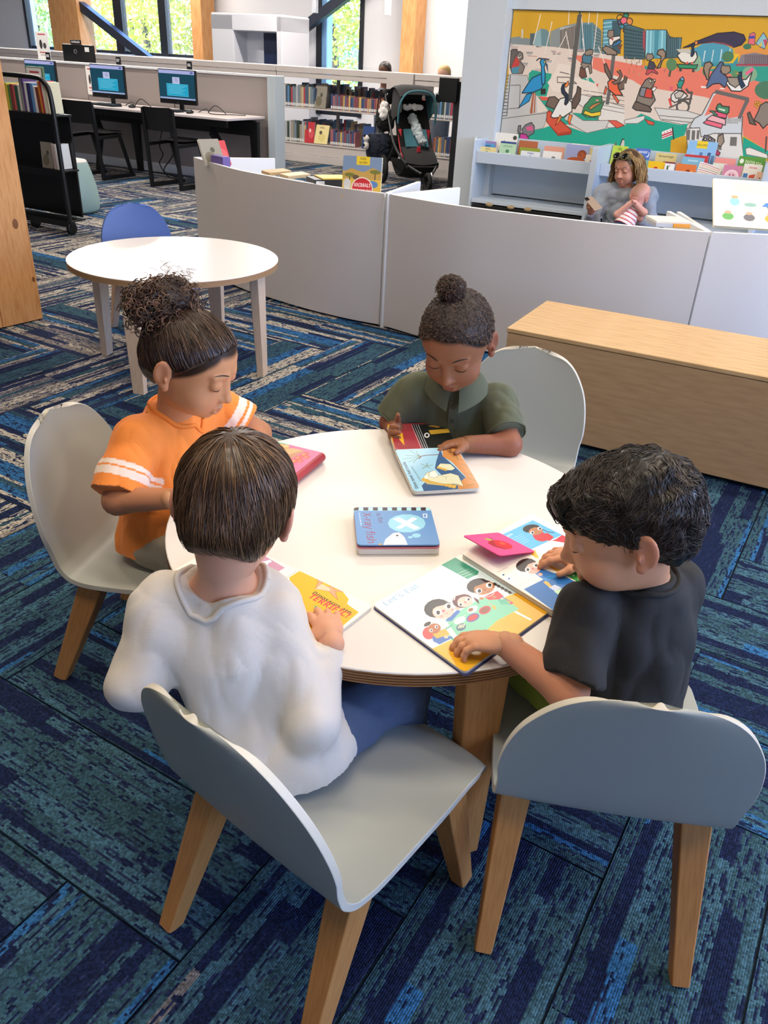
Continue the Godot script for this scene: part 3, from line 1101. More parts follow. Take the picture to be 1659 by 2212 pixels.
func add_hand(f: F, wrist: Vector3, fwd: Vector3, palm: Vector3, thumb: Vector3, curl: Array, s := 1.0, spread := 0.1, tcurl := 0.3) -> void:
	var z := fwd.normalized()
	var y := (palm - z * palm.dot(z)).normalized()
	var x := z.cross(y)
	if x.dot(thumb) < 0:
		x = -x
	var B := Basis(x, y, x.cross(y))
	f.cap(wrist - z * 0.012 * s, wrist + z * 0.012 * s, 0.0165 * s, 0.015 * s, 0.008 * s)
	f.ball(wrist + z * 0.027 * s, Vector3(0.0225, 0.0115, 0.029) * s, B, 0.01 * s)
	f.ball(wrist + z * 0.020 * s + x * 0.012 * s + y * 0.005 * s, Vector3(0.011, 0.009, 0.016) * s, B, 0.008 * s)
	var len := [0.037, 0.041, 0.038, 0.030]
	for k in 4:
		var off: float = 0.0165 - k * 0.0112
		var p: Vector3 = wrist + z * (0.046 - 0.003 * absf(k - 1.2)) * s + x * off * s
		var a: float = (1.3 - k) * spread
		var dirb := (z * cos(a) + x * sin(a)).normalized()
		var ang := 0.0
		var r := 0.0066 - 0.0004 * (k if k > 1 else 0)
		for j in 3:
			ang += curl[k] * [0.75, 1.0, 0.7][j]
			var dd := dirb * cos(ang) + y * sin(ang)
			var q: Vector3 = p + dd * float(len[k]) * [0.46, 0.31, 0.23][j] * s
			f.cap(p, q, (r - 0.0004 * j) * s, (r - 0.0004 * (j + 1)) * s, 0.0028 * s)
			p = q
	var tp := wrist + z * 0.012 * s + x * 0.017 * s + y * 0.003 * s
	var td := (x * 0.75 + z * 0.62 + y * 0.25).normalized()
	var tq := tp + td * 0.022 * s
	f.cap(tp, tq, 0.0085 * s, 0.0070 * s, 0.008 * s)
	var td2 := (td * cos(tcurl) + (z * 0.9 + y * 0.3 - x * 0.35).normalized() * sin(tcurl)).normalized()
	f.cap(tq, tq + td2 * 0.019 * s, 0.0068 * s, 0.0055 * s, 0.004 * s)
func march(f: F, p: Vector3, dir: Vector3, all: PackedInt32Array, far := 0.12) -> Vector3:
	var t := 0.0
	for i in 24:
		var d := f.dist(p + dir * t, all)
		if d < 0.0004 or t > far:
			break
		t += maxf(d * 0.85, 0.0003)
	return p + dir * t
func skin_tint(o: Vector3, B: Basis, s: float, base: Color, lip: Color, hair: Color, hairline: Callable) -> Callable:
	var inv := B.inverse()
	return func(p: Vector3) -> Color:
		var q := inv * (p - o) / s
		var c := base
		var l: float = 1.0 - clampf((Vector3(q.x * 0.55, q.y + 0.0615, (q.z - 0.078) * 0.7).length() - 0.004) / 0.0045, 0.0, 1.0)
		c = c.lerp(lip, l * 0.8)
		var ck: float = 1.0 - clampf((Vector3(absf(q.x) - 0.034, q.y + 0.04, q.z - 0.05).length() - 0.012) / 0.02, 0.0, 1.0)
		c = c.lerp(lip, ck * 0.16)
		if absf(q.x) > 0.068:
			c = c.lerp(lip, 0.3)
		var h: float = hairline.call(q)
		if h > 0.0 and absf(q.x) < 0.0705:
			c = c.lerp(hair, clampf(h, 0.0, 1.0))
		return c
func features(parent: Node, f: F, o: Vector3, B: Basis, s: float, ink: Color, brow := 0.0014) -> void:
	var all := PackedInt32Array(range(f.ty.size()))
	for k in [-1, 1]:
		var e := M.new()
		var b := M.new()
		var p := PackedVector3Array()
		var q := PackedVector3Array()
		for i in 9:
			var t := i / 8.0 * 2.0 - 1.0
			var st := o + B * (Vector3(k * (0.029 + t * 0.0125), -0.0065 - 0.0035 * (1 - t * t), 0.12) * s)
			p.append(march(f, st, -B.z, all) + B.z * 0.0004)
			var t2 := i / 8.0
			st = o + B * (Vector3(k * (0.015 + t2 * 0.030), 0.0215 + 0.0030 * sin(t2 * 2.8), 0.12) * s)
			q.append(march(f, st, -B.z, all) + B.z * 0.0002)
		e.tube(p, [0.0004, 0.0007, 0.0009, 0.001, 0.001, 0.001, 0.001, 0.0008, 0.0004], 5)
		b.tube(q, [brow * 0.5, brow, brow * 1.2, brow * 1.2, brow * 1.1, brow, brow * 0.8, brow * 0.6, brow * 0.3], 5)
		part(parent, "eyelash", e, mt("lash " + str(ink), ink, 0.5))
		part(parent, "eyebrow", b, mt("brow " + str(ink), ink, 0.7))
func strand(m: M, p: PackedVector3Array, r: float, c: Color) -> void:
	m.c = c
	var rr := PackedFloat32Array()
	for i in p.size():
		rr.append(r * (1.0 - 0.75 * pow(float(i) / (p.size() - 1), 3.0)))
	m.tube(p, rr, 3, false)
func rshade(r: RandomNumberGenerator, a: Color, b: Color) -> Color:
	return a.lerp(b, r.randf() * r.randf())
func cloth(nm: String, c: Color, grain := 0.5, rough := 0.85) -> StandardMaterial3D:
	var m := mt(nm, c, rough)
	if not m.normal_enabled:
		if not mats.has("_weave"):
			mats["_weave"] = ntex(noise(77, 0.35, 2), 128, 128, [], true, 3.0)
		fine(m, mats["_weave"], 22.0, grain)
		m.rim_enabled = true
		m.rim = 0.25
		m.rim_tint = 0.6
	return m
func folds(seed_: int, freq: float) -> FastNoiseLite:
	# ridged noise: sharp creases between soft rolls
	var z := noise(seed_, freq, 2)
	z.fractal_type = FastNoiseLite.FRACTAL_RIDGED
	return z
func skinm(nm: String) -> StandardMaterial3D:
	var m := tinted(nm, 0.52)
	m.subsurf_scatter_enabled = true
	m.subsurf_scatter_strength = 0.12
	m.metallic_specular = 0.4
	return m
func torso(f: F, pel: Vector3, chest: Vector3, neck: Vector3, sl: Vector3, sr: Vector3, side: Vector3, g := 0.0, w := 1.0) -> void:
	for k in [-1, 1]:
		f.cap(pel + side * 0.036 * k * w, chest + side * 0.034 * k * w, (0.066 + g) * w, (0.060 + g) * w, 0.05)
	f.cap(chest, neck - (neck - chest).normalized() * 0.02, (0.062 + g) * w, (0.034 + g) * w, 0.04)
	f.cap(neck - (neck - chest) * 0.25, sl, (0.038 + g) * w, (0.030 + g) * w, 0.03)
	f.cap(neck - (neck - chest) * 0.25, sr, (0.038 + g) * w, (0.030 + g) * w, 0.03)
func ringband(m: M, c: Vector3, nn: Vector3, f: F, all: PackedInt32Array, r0: float, tube_r: float, seg := 28, out := 0.0) -> M:
	# a band laid round a limb or neck: each point found on the cloth from outside
	var z := nn.normalized()
	var x := z.cross(Vector3(0.3, 0.2, 0.9)).normalized()
	var y := z.cross(x)
	var p := PackedVector3Array()
	for i in seg + 1:
		var a := TAU * i / seg
		var d := x * cos(a) + y * sin(a)
		p.append(march(f, c + d * r0, -d, all, r0) + d * out)
	return m.tube(p, tube_r, 6, false)
func shoe(parent: Node, ankle: Vector3, fwd: Vector3, mat: Material, s := 1.0) -> void:
	var z := Vector3(fwd.x, 0, fwd.z).normalized()
	var B := Basis(Vector3.UP.cross(z), Vector3.UP, z)
	var f := F.new()
	f.ball(ankle + z * 0.035 * s - Vector3(0, 0.02, 0) * s, Vector3(0.030, 0.024, 0.066) * s, B, 0.01)
	f.cap(ankle + Vector3(0, 0.012, 0), ankle - Vector3(0, 0.015, 0) * s, 0.028 * s, 0.029 * s, 0.015)
	f.keep(ankle - Vector3(0, 0.042, 0) * s, Vector3.DOWN)
	f.keep(ankle + Vector3(0, 0.02, 0) * s, Vector3.UP)
	part(parent, "shoe", f.build(M.new(), 0.006), mat)
func person(label: String, m: M, mat: Material, group := "") -> MeshInstance3D:
	return solo("person", label, "person", m, mat, Transform3D.IDENTITY, group)
func people() -> void:
	boy_white()
	girl_orange()
	boy_green()
	boy_black()
	woman_and_baby()
func boy_white() -> void:
	var pel := Vector3(-0.135, 0.335, -0.872)
	var chest := Vector3(-0.200, 0.480, -0.893)
	var neck := Vector3(-0.215, 0.584, -0.900)
	var sl := Vector3(-0.298, 0.532, -0.890)
	var sr := Vector3(-0.146, 0.530, -0.902)
	var el := Vector3(-0.330, 0.435, -0.835)
	var er := Vector3(-0.086, 0.405, -0.822)
	var wl := Vector3(-0.335, 0.472, -0.985)
	var wr := Vector3(-0.066, 0.472, -0.915)
	var side := (sr - sl).normalized()
	var ho := Vector3(-0.196, 0.686, -0.913)
	var B := facing(Vector3(-0.02, 0, -1), 0.42, 0.13)
	var base := lin("d9a184")
	var dark := lin("3a2a1c")
	var f := F.new()
	torso(f, pel, chest, neck, sl, sr, side, -0.008)
	f.cap(neck - Vector3(0, 0.03, 0), ho - B.y * 0.05 - B.z * 0.012, 0.034, 0.036, 0.02)
	f.cap(sl, el, 0.026, 0.023); f.cap(el, wl, 0.023, 0.017)
	f.cap(sr, er, 0.026, 0.023); f.cap(er, wr, 0.023, 0.017)
	var hr := Vector3(-0.088, 0.325, -0.862)
	var hl := Vector3(-0.172, 0.325, -0.872)
	var kr := Vector3(0.045, 0.318, -0.992)
	var kl := Vector3(-0.035, 0.322, -1.052)
	var ar := Vector3(0.062, 0.09, -0.98)
	var al := Vector3(-0.015, 0.09, -1.05)
	f.cap(hr, kr, 0.046, 0.034); f.cap(kr, ar, 0.034, 0.024)
	f.cap(hl, kl, 0.046, 0.034); f.cap(kl, al, 0.034, 0.024)
	var line := func(q: Vector3) -> float:
		return -1.0
	var m := M.new()
	m.tint = true
	var st := skin_tint(ho, B, 1.0, base, lin("c4776a"), dark, line)
	f.build(m, 0.007, st)
	var h := F.new()
	add_head(h, ho, B, 0.95)
	h.cap(ho - B.y * 0.05 - B.z * 0.015, neck - Vector3(0, 0.01, 0), 0.0365, 0.0345, 0.02)
	h.build(m, 0.003, st)
	var hd := F.new()
	add_hand(hd, wr, Vector3(-0.28, 0.02, -0.95), Vector3(0.1, -1, 0), Vector3(-1, 0, 0), [0.22, 0.2, 0.25, 0.3])
	hd.build(m, 0.002, func(p): return base)
	hd = F.new()
	add_hand(hd, wl, Vector3(0.15, 0.1, -0.95), Vector3(0.2, -1, 0), Vector3(1, 0, 0), [0.1, 0.15, 0.2, 0.3])
	hd.build(m, 0.002, func(p): return base)
	var who := person("boy seen from behind in a white long-sleeved shirt and jeans, reading", m, skinm("fair skin"))
	# shirt
	var s := F.new()
	torso(s, pel - Vector3(0, 0.055, 0), chest, neck - Vector3(0, 0.012, 0), sl, sr, side, 0.009)
	s.ball(pel - Vector3(0, 0.01, 0), Vector3(0.112, 0.06, 0.09), facing(Vector3(0.3, 0, -1), 0), 0.05)
	s.cap(sl, el, 0.041, 0.039, 0.03); s.cut(el, wl.lerp(el, 0.06), 0.039, 0.027, 0.02)
	s.cap(sr, er, 0.037, 0.040, 0.03); s.cut(er, wr.lerp(er, 0.05), 0.040, 0.026, 0.02)
	s.ball(neck + Vector3(0, 0.034, 0.004), Vector3(0.066, 0.058, 0.058), facing(Vector3(0, 0, -1), 0.0), 0.008, 1)
	s.noises = [[noise(4, 9.0, 1), Vector3(1, 0.5, 1), 0.005], [folds(5, 9.0), Vector3(1, 0.38, 1), 0.006]]
	s.keep(Vector3(-0.06, 0.298, -0.80), Vector3(0.15, -1, -0.1))
	var white := cloth("white jersey", Color("d3ccc3"), 0.25)
	part(who, "shirt", s.build(M.new(), 0.0055), white)
	var all := PackedInt32Array(range(s.ty.size()))
	var col := M.new()
	var cp := PackedVector3Array()
	for i in 33:
		var a := TAU * i / 32
		var d := Vector3(cos(a) * 0.061, 0, sin(a) * 0.057)
		var top := neck + Vector3(0, 0.06, 0.003) + d
		cp.append(march(s, top, Vector3.DOWN, all, 0.12) + Vector3(0, 0.001, 0))
	col.tube(cp, 0.0042, 8, false)
	part(who, "collar_band", col, white)
	# jeans
	var j := F.new()
	j.ball(pel - Vector3(0, 0.018, 0), Vector3(0.094, 0.052, 0.074), facing(Vector3(0.4, 0, -1), 0), 0.02)
	j.cap(hr, kr, 0.058, 0.044, 0.03); j.cut(kr, ar + Vector3(0, 0.01, 0), 0.045, 0.038, 0.02)
	j.cap(hl, kl, 0.058, 0.044, 0.03); j.cut(kl, al + Vector3(0, 0.01, 0), 0.045, 0.038, 0.02)
	j.noises = [[noise(8, 22.0, 3), Vector3.ONE, 0.005]]
	part(who, "jeans", j.build(M.new(), 0.006), cloth("blue denim", Color("47597a"), 0.9))
	var bm := mt("dark sneaker", Color("23242a"), 0.6)
	shoe(who, ar, Vector3(0.3, 0, -1), bm); shoe(who, al, Vector3(0.3, 0, -1), bm)
	# hair: short and straight, falling from a whorl on the crown
	var c := F.new()
	c.ball(ho + B * Vector3(0, 0.022, -0.014), Vector3(0.071, 0.076, 0.086), B, 0.02)
	c.ball(ho + B * Vector3(0, 0.030, 0.026), Vector3(0.058, 0.052, 0.050), B, 0.02)
	c.ball(ho + B * Vector3(0, -0.028, -0.044), Vector3(0.047, 0.046, 0.048), B, 0.03)
	c.grow = 0.005
	c.noises = [[noise(12, 24.0, 2), Vector3(1, 0.25, 1), 0.0022]]
	c.keep(ho + B * Vector3(0, 0.055, 0.062), B * Vector3(0, -0.62, 0.78))
	c.keep(ho + B * Vector3(0, -0.058, -0.06), B * Vector3(0, -0.95, -0.30))
	for k in [-1, 1]:
		c.ball(ho + B * Vector3(k * 0.084, -0.022, 0.000), Vector3(0.024, 0.036, 0.040), B, 0.004, 1)
	var hm := M.new()
	hm.tint = true
	var hb := lin("3a291c")
	c.build(hm, 0.004, func(p): return hb)
	var whorl := Vector3(0.01, 0.098, -0.048).normalized()
	var flow := func(d: Vector3) -> Vector3:
		var t := (d - whorl * d.dot(whorl)).normalized()
		return t + whorl.cross(t) * 0.35 * exp(-d.distance_to(whorl) * 2.5)
	strands(hm, c, ho + B * Vector3(0, 0.015, -0.012), B, flow, func(d): return d.y > -0.62 and d.z < 0.72 and d.distance_to(whorl) > 0.02 and (absf(d.x) < 0.80 or d.y > 0.05), 4200, Vector2(0.35, 0.85), Vector2(0.0005, 0.0009), lin("36251a"), lin("9a7350"), 3, 0.0, 0.0028, 0.055)
	part(who, "hair", hm, tinted("straight hair", 0.38))
func strands(hm: M, c: F, mid: Vector3, B: Basis, flow: Callable, where: Callable, count: int, len: Vector2, rad: Vector2, c0: Color, c1: Color, seed_: int, wave := 0.0, lift_ := 0.0025, least := 0.05, jitter := 0.1) -> void:
	# locks that hug the scalp: each starts on the cap and follows the flow over it
	var r := RandomNumberGenerator.new()
	r.seed = seed_
	var ca := PackedInt32Array(range(c.ty.size()))
	for i in count:
		var d := Vector3(r.randfn(), r.randfn(), r.randfn()).normalized()
		if not where.call(d):
			continue
		var fl: Vector3 = flow.call(d)
		fl = (fl - d * fl.dot(d))
		if fl.length() < 0.02:
			continue
		fl = (fl.normalized() + Vector3(r.randfn(), r.randfn(), r.randfn()) * jitter)
		fl = (fl - d * fl.dot(d)).normalized()
		var sidew := d.cross(fl)
		var p := PackedVector3Array()
		var L := r.randf_range(len.x, len.y)
		var lift := r.randf_range(0.0, lift_)
		var ph := r.randf() * TAU
		var bad := false
		var n := 7 if wave == 0.0 else 10
		for k in n:
			var t := float(k) / (n - 1)
			var a := L * t
			var e := (d * cos(a) + fl * sin(a) + sidew * wave * sin(ph + t * 7.0)).normalized()
			e = B * e
			var q := march(c, mid + e * 0.15, -e, ca, 0.11)
			if (q - mid).length() < least:
				bad = true
				break
			p.append(q + e * (lift * (0.4 + 0.6 * t) + wave * 0.02 * cos(ph + t * 7.0) - (0.0012 if k == 0 else 0.0)))
		if bad:
			continue
		strand(hm, p, r.randf_range(rad.x, rad.y), rshade(r, c0, c1))
func curl(hm: M, p: Vector3, dir: Vector3, L: float, rad: float, turns: float, tr: float, c: Color, r: RandomNumberGenerator, seg := 7) -> void:
	# a corkscrew of hair
	var z := dir.normalized()
	var x := z.cross(Vector3(r.randfn(), r.randfn(), r.randfn())).normalized()
	var y := z.cross(x)
	var n := int(turns * seg) + 2
	var q := PackedVector3Array()
	var ph := r.randf() * TAU
	for i in n:
		var t := float(i) / (n - 1)
		var a := ph + t * turns * TAU
		var w := rad * minf(1.0, t * 3.0 + 0.15)
		q.append(p + z * L * t + (x * cos(a) + y * sin(a)) * w - Vector3(0, L * 0.35 * t * t, 0))
	hm.c = c
	hm.tube(q, tr, 4, false)
func girl_orange() -> void:
	var pel := Vector3(-0.455, 0.335, -1.435)
	var chest := Vector3(-0.440, 0.480, -1.485)
	var neck := Vector3(-0.430, 0.583, -1.480)
	var sr := Vector3(-0.490, 0.540, -1.405)
	var sl := Vector3(-0.365, 0.540, -1.580)
	var er := Vector3(-0.508, 0.452, -1.318)
	var wr := Vector3(-0.385, 0.482, -1.285)
	var el := Vector3(-0.285, 0.478, -1.600)
	var wl := Vector3(-0.272, 0.476, -1.500)
	var side := (sr - sl).normalized()
	var ho := Vector3(-0.376, 0.693, -1.432)
	var B := facing(Vector3(0.97, 0, 0.27), 0.36, 0.0)
	var base := lin("c08a63")
	var ink := lin("2a1b14")
	var f := F.new()
	torso(f, pel, chest, neck, sl, sr, side, -0.008)
	f.cap(neck - Vector3(0, 0.03, 0), ho - B.y * 0.05 - B.z * 0.012, 0.034, 0.036, 0.02)
	f.cap(sl, el, 0.030, 0.028); f.cap(el, wl, 0.028, 0.019)
	f.cap(sr, er, 0.028, 0.027); f.cap(er, wr, 0.027, 0.019)
	var hr := Vector3(-0.460, 0.320, -1.385)
	var hl := Vector3(-0.435, 0.320, -1.480)
	var kr := Vector3(-0.325, 0.318, -1.318)
	var kl := Vector3(-0.300, 0.318, -1.410)
	var ar := Vector3(-0.300, 0.09, -1.300)
	var al := Vector3(-0.280, 0.09, -1.390)
	f.cap(hr, kr, 0.046, 0.034); f.cap(kr, ar, 0.034, 0.024)
	f.cap(hl, kl, 0.046, 0.034); f.cap(kl, al, 0.034, 0.024)
	var line := func(q: Vector3) -> float:
		# hair drawn back: the line runs from high on the forehead down in front of the ear
		var edge := 0.048 - maxf(0.0, absf(q.x) - 0.03) * 0.9 - maxf(0.0, 0.055 - q.z) * 0.62
		return (q.y - edge) / 0.010 if q.z > -0.02 else (q.y + 0.045) / 0.02
	var m := M.new()
	m.tint = true
	var st := skin_tint(ho, B, 1.0, base, lin("a8604c"), ink, line)
	f.build(m, 0.007, st)
	var h := F.new()
	add_head(h, ho, B)
	h.cap(ho - B.y * 0.05 - B.z * 0.015, neck - Vector3(0, 0.01, 0), 0.0365, 0.0345, 0.02)
	h.build(m, 0.003, st)
	for q in [[wr, Vector3(0.93, 0.0, -0.25), Vector3(0, 0, -1)], [wl, Vector3(0.35, -0.02, 0.9), Vector3(-1, 0, 0.3)]]:
		var hd := F.new()
		add_hand(hd, q[0], q[1], Vector3(0, -1, 0), q[2], [0.25, 0.25, 0.3, 0.35])
		hd.build(m, 0.002, func(p): return base)
	var who := person("girl with a curly bun in an orange shirt with white striped sleeves, looking down", m, skinm("warm skin"))
	features(who, h, ho, B, 1.0, Color("2a1b14"), 0.0011)
	# shirt with two white stripes on each sleeve and a blue patch on the chest
	var orange := lin("f08a36")
	var stripe := lin("f1dccb")
	var s := F.new()
	torso(s, pel - Vector3(0, 0.02, 0), chest, neck - Vector3(0, 0.010, 0), sl, sr, side, 0.009)
	s.cut(sr, sr.lerp(er, 0.92), 0.044, 0.056, 0.02)
	s.cut(sl, sl.lerp(el, 0.62), 0.044, 0.050, 0.02)
	s.cap(pel + Vector3(0.02, 0.05, 0.0), pel + Vector3(0.01, -0.03, 0.0), 0.088, 0.098, 0.03)
	s.ball(neck + Vector3(0.004, 0.036, 0.0), Vector3(0.050, 0.038, 0.050), Basis.IDENTITY, 0.006, 1)
	s.noises = [[noise(14, 10.0, 1), Vector3(1, 0.6, 1), 0.005], [folds(15, 10.0), Vector3(1, 0.42, 1), 0.0055]]
	s.keep(Vector3(-0.45, 0.300, -1.43), Vector3(0.1, -1, 0.1))
	var dr := (er - sr).normalized()
	var dl := (el - sl).normalized()
	var fw := Vector3(-side.z, 0, side.x) * -1.0
	fw = Vector3(0.815, 0, 0.58)
	var lft := Vector3(0.58, 0, -0.815)
	var tint := func(p: Vector3) -> Color:
		var t := (p - sr).dot(dr)
		var near := (p - sr - dr * t).length()
		if near < 0.075 and t > 0.02 and (p - chest).dot(-lft) > 0.062:
			if (t > 0.058 and t < 0.068) or (t > 0.072 and t < 0.088):
				return stripe
		t = (p - sl).dot(dl)
		if (p - sl - dl * t).length() < 0.07 and (p - chest).dot(lft) > 0.07:
			if (t > 0.022 and t < 0.040) or (t > 0.046 and t < 0.054):
				return stripe
		var q := p - chest
		if q.dot(fw) > 0.03 and absf(q.dot(lft) - 0.005) < 0.055 and absf(q.y + 0.018) < 0.017:
			return lin("7ea3bd")
		return orange
	var sm := M.new()
	sm.tint = true
	var om := tinted("orange cotton", 0.85)
	cloth("orange cotton", Color.WHITE, 0.3)
	part(who, "shirt", s.build(sm, 0.0030, tint), om)
	var all := PackedInt32Array(range(s.ty.size()))
	var cp := PackedVector3Array()
	for i in 33:
		var a := TAU * i / 32
		var top := neck + Vector3(0.004, 0.06, 0.0) + Vector3(cos(a) * 0.051, 0, sin(a) * 0.051)
		cp.append(march(s, top, Vector3.DOWN, all, 0.12) + Vector3(0, 0.001, 0))
	part(who, "collar_band", M.new().tube(cp, 0.0048, 8, false), cloth("orange rib", Color("ee8630"), 0.3))
	var j := F.new()
	j.ball(pel - Vector3(0, 0.025, 0), Vector3(0.082, 0.045, 0.082), Basis.IDENTITY, 0.02)
	j.cap(hr, kr, 0.058, 0.048, 0.03); j.cut(kr, ar + Vector3(0, 0.03, 0), 0.048, 0.042, 0.02)
	j.cap(hl, kl, 0.058, 0.048, 0.03); j.cut(kl, al + Vector3(0, 0.03, 0), 0.048, 0.042, 0.02)
	j.noises = [[noise(18, 20.0, 2), Vector3.ONE, 0.004]]
	part(who, "trousers", j.build(M.new(), 0.006), cloth("khaki cotton", Color("a39883"), 0.4))
	var bm := mt("pale sneaker", Color("c9c4bd"), 0.6)
	shoe(who, ar, Vector3(1, 0, 0.4), bm); shoe(who, al, Vector3(1, 0, 0.4), bm)
	# hair: slicked back into a curly puff
	var c := F.new()
	c.ball(ho + B * Vector3(0, 0.022, -0.014), Vector3(0.071, 0.076, 0.086), B, 0.02)
	c.ball(ho + B * Vector3(0, 0.030, 0.026), Vector3(0.058, 0.052, 0.050), B, 0.02)
	c.ball(ho + B * Vector3(0, -0.020, -0.045), Vector3(0.055, 0.045, 0.050), B, 0.02)
	c.grow = 0.0035
	c.noises = [[noise(22, 40.0, 2), Vector3(1, 1, 0.4), 0.0014]]
	c.keep(ho + B * Vector3(0, 0.060, 0.060), B * Vector3(0, -0.66, 0.75))
	c.keep(ho + B * Vector3(0, -0.050, -0.06), B * Vector3(0, -0.95, -0.25))
	for k in [-1, 1]:
		c.ball(ho + B * Vector3(k * 0.084, -0.014, 0.000), Vector3(0.022, 0.034, 0.040), B, 0.004, 1)
	var hm := M.new()
	hm.tint = true
	var hb := lin("20140f")
	c.build(hm, 0.004, func(p): return hb)
	var bun := Vector3(0.0, 0.068, -0.060).normalized()
	strands(hm, c, ho + B * Vector3(0, 0.015, -0.012), B, func(d): return bun - d * bun.dot(d), func(d): return d.y > -0.5 and d.z < 0.86 and d.y > d.z * 0.75 - 0.25 and d.distance_to(bun) > 0.25, 3600, Vector2(0.25, 0.7), Vector2(0.0005, 0.0010), lin("2a1c15"), lin("7a5a44"), 8, 0.0, 0.0014, 0.06, 0.05)
	part(who, "hair", hm, tinted("slick hair", 0.34))
	var pm := M.new()
	pm.tint = true
	var r := RandomNumberGenerator.new()
	r.seed = 12
	var bc := ho + B * Vector3(0.0, 0.094, -0.072)
	var pf := F.new()
	pf.ball(bc, Vector3(0.042, 0.034, 0.040), B, 0.02)
	pf.ball(bc + B * Vector3(-0.025, -0.016, -0.022), Vector3(0.034, 0.030, 0.034), B, 0.02)
	pf.noises = [[noise(30, 55.0, 2), Vector3.ONE, 0.006]]
	pf.build(pm, 0.004, func(p): return hb)
	for i in 620:
		var d := Vector3(r.randfn(), r.randfn() * 0.8 + 0.15, r.randfn() - 0.25).normalized()
		var sp := B * (d * Vector3(0.036, 0.028, 0.036))
		if d.x < 0.2 and r.randf() < 0.5:
			sp += B * Vector3(-0.024, -0.016, -0.020)
		curl(pm, bc + sp, B * d + Vector3(r.randfn(), r.randfn(), r.randfn()) * 0.5, r.randf_range(0.012, 0.034), r.randf_range(0.0035, 0.0065), r.randf_range(1.6, 3.4), r.randf_range(0.0007, 0.0012), rshade(r, lin("2c1d16"), lin("84604a")), r)
	for i in 40:
		var d := Vector3(r.randfn() * 0.6, 1.0, r.randfn() * 0.6).normalized()
		curl(pm, bc + B * d * 0.04, B * d, r.randf_range(0.02, 0.05), r.randf_range(0.003, 0.007), r.randf_range(1.0, 2.2), 0.00025, lin("5a4030"), r)
	part(who, "curly_bun", pm, tinted("curly hair", 0.5))
func boy_green() -> void:
	var pel := Vector3(0.175, 0.335, -1.800)
	var chest := Vector3(0.155, 0.480, -1.755)
	var neck := Vector3(0.148, 0.580, -1.715)
	var sr := Vector3(0.052, 0.543, -1.735)
	var sl := Vector3(0.245, 0.540, -1.708)
	var er := Vector3(0.004, 0.462, -1.738)
	var wr := Vector3(0.022, 0.470, -1.668)
	var el := Vector3(0.268, 0.478, -1.615)
	var wl := Vector3(0.172, 0.485, -1.590)
	var side := (sr - sl).normalized()
	var ho := Vector3(0.133, 0.693, -1.655)
	var B := facing(Vector3(-0.30, 0, 0.95), 0.50, 0.03)
	var base := lin("8f5f44")
	var ink := lin("1c130f")
	var f := F.new()
	torso(f, pel, chest, neck, sl, sr, side, -0.008)
	f.cap(neck - Vector3(0, 0.03, 0), ho - B.y * 0.05 - B.z * 0.012, 0.034, 0.036, 0.02)
	f.cap(sl, el, 0.030, 0.027); f.cap(el, wl, 0.027, 0.019)
	f.cap(sr, er, 0.030, 0.025); f.cap(er, wr, 0.025, 0.018)
	for k in [-1, 1]:
		var hp := pel + Vector3(0.045 * k, -0.015, 0.01)
		var kn := pel + Vector3(0.055 * k - 0.04, -0.012, 0.17)
		f.cap(hp, kn, 0.046, 0.034); f.cap(kn, kn + Vector3(0, -0.23, 0.02), 0.034, 0.024)
	var line := func(q: Vector3) -> float:
		var edge := 0.056 - maxf(0.0, absf(q.x) - 0.030) * 0.7 - maxf(0.0, 0.055 - q.z) * 0.55
		return (q.y - edge) / 0.008 if q.z > -0.02 else (q.y + 0.045) / 0.02
	var m := M.new()
	m.tint = true
	var st := skin_tint(ho, B, 1.0, base, lin("8a4a40"), ink, line)
	f.build(m, 0.007, st)
	var h := F.new()
	add_head(h, ho, B)
	h.cap(ho - B.y * 0.05 - B.z * 0.015, neck - Vector3(0, 0.01, 0), 0.0365, 0.0345, 0.02)
	h.build(m, 0.0028, st)
	var hd := F.new()
	add_hand(hd, wl, Vector3(-0.96, 0.02, 0.24), Vector3(0.0, -0.9, 0.35), Vector3(-0.2, 0, 0.9), [0.35, 0.38, 0.42, 0.5], 1.0, 0.14)
	hd.build(m, 0.002, func(p): return base)
	hd = F.new()
	add_hand(hd, wr, Vector3(-0.35, 0.28, 0.85), Vector3(0.95, 0.1, 0.2), Vector3(0.2, 0.9, 0.2), [0.55, 0.6, 0.65, 0.7], 0.95, 0.05)
	hd.build(m, 0.002, func(p): return base)
	var who := person("boy with a small top knot in a dark green polo shirt, holding an open book", m, skinm("brown skin"))
	features(who, h, ho, B, 1.0, Color("1c130f"), 0.0012)
	var green := cloth("green pique", Color("565c48"), 0.5)
	var s := F.new()
	torso(s, pel - Vector3(0, 0.03, 0), chest, neck - Vector3(0, 0.010, 0), sl, sr, side, 0.009)
	s.cut(sl, sl.lerp(el, 0.78), 0.044, 0.046, 0.02)
	s.cut(sr, sr.lerp(er, 0.86), 0.044, 0.045, 0.02)
	s.ball(neck + Vector3(0, 0.040, 0.010), Vector3(0.042, 0.040, 0.042), Basis.IDENTITY, 0.006, 1)
	s.noises = [[noise(24, 10.0, 1), Vector3(1, 0.6, 1), 0.005], [folds(25, 10.0), Vector3(1, 0.42, 1), 0.005]]
	s.keep(pel - Vector3(0, 0.04, 0), Vector3(0, -1, 0))
	part(who, "polo_shirt", s.build(M.new(), 0.005), green)
	var all := PackedInt32Array(range(s.ty.size()))
	part(who, "sleeve_cuff", ringband(M.new(), sl.lerp(el, 0.74), el - sl, s, all, 0.07, 0.0022, 28, 0.0006), green)
	part(who, "sleeve_cuff", ringband(M.new(), sr.lerp(er, 0.82), er - sr, s, all, 0.07, 0.0022, 28, 0.0006), green)
	# turned-down collar: two leaves that open at the throat
	var fw := Vector3(-0.136, 0, 0.99)
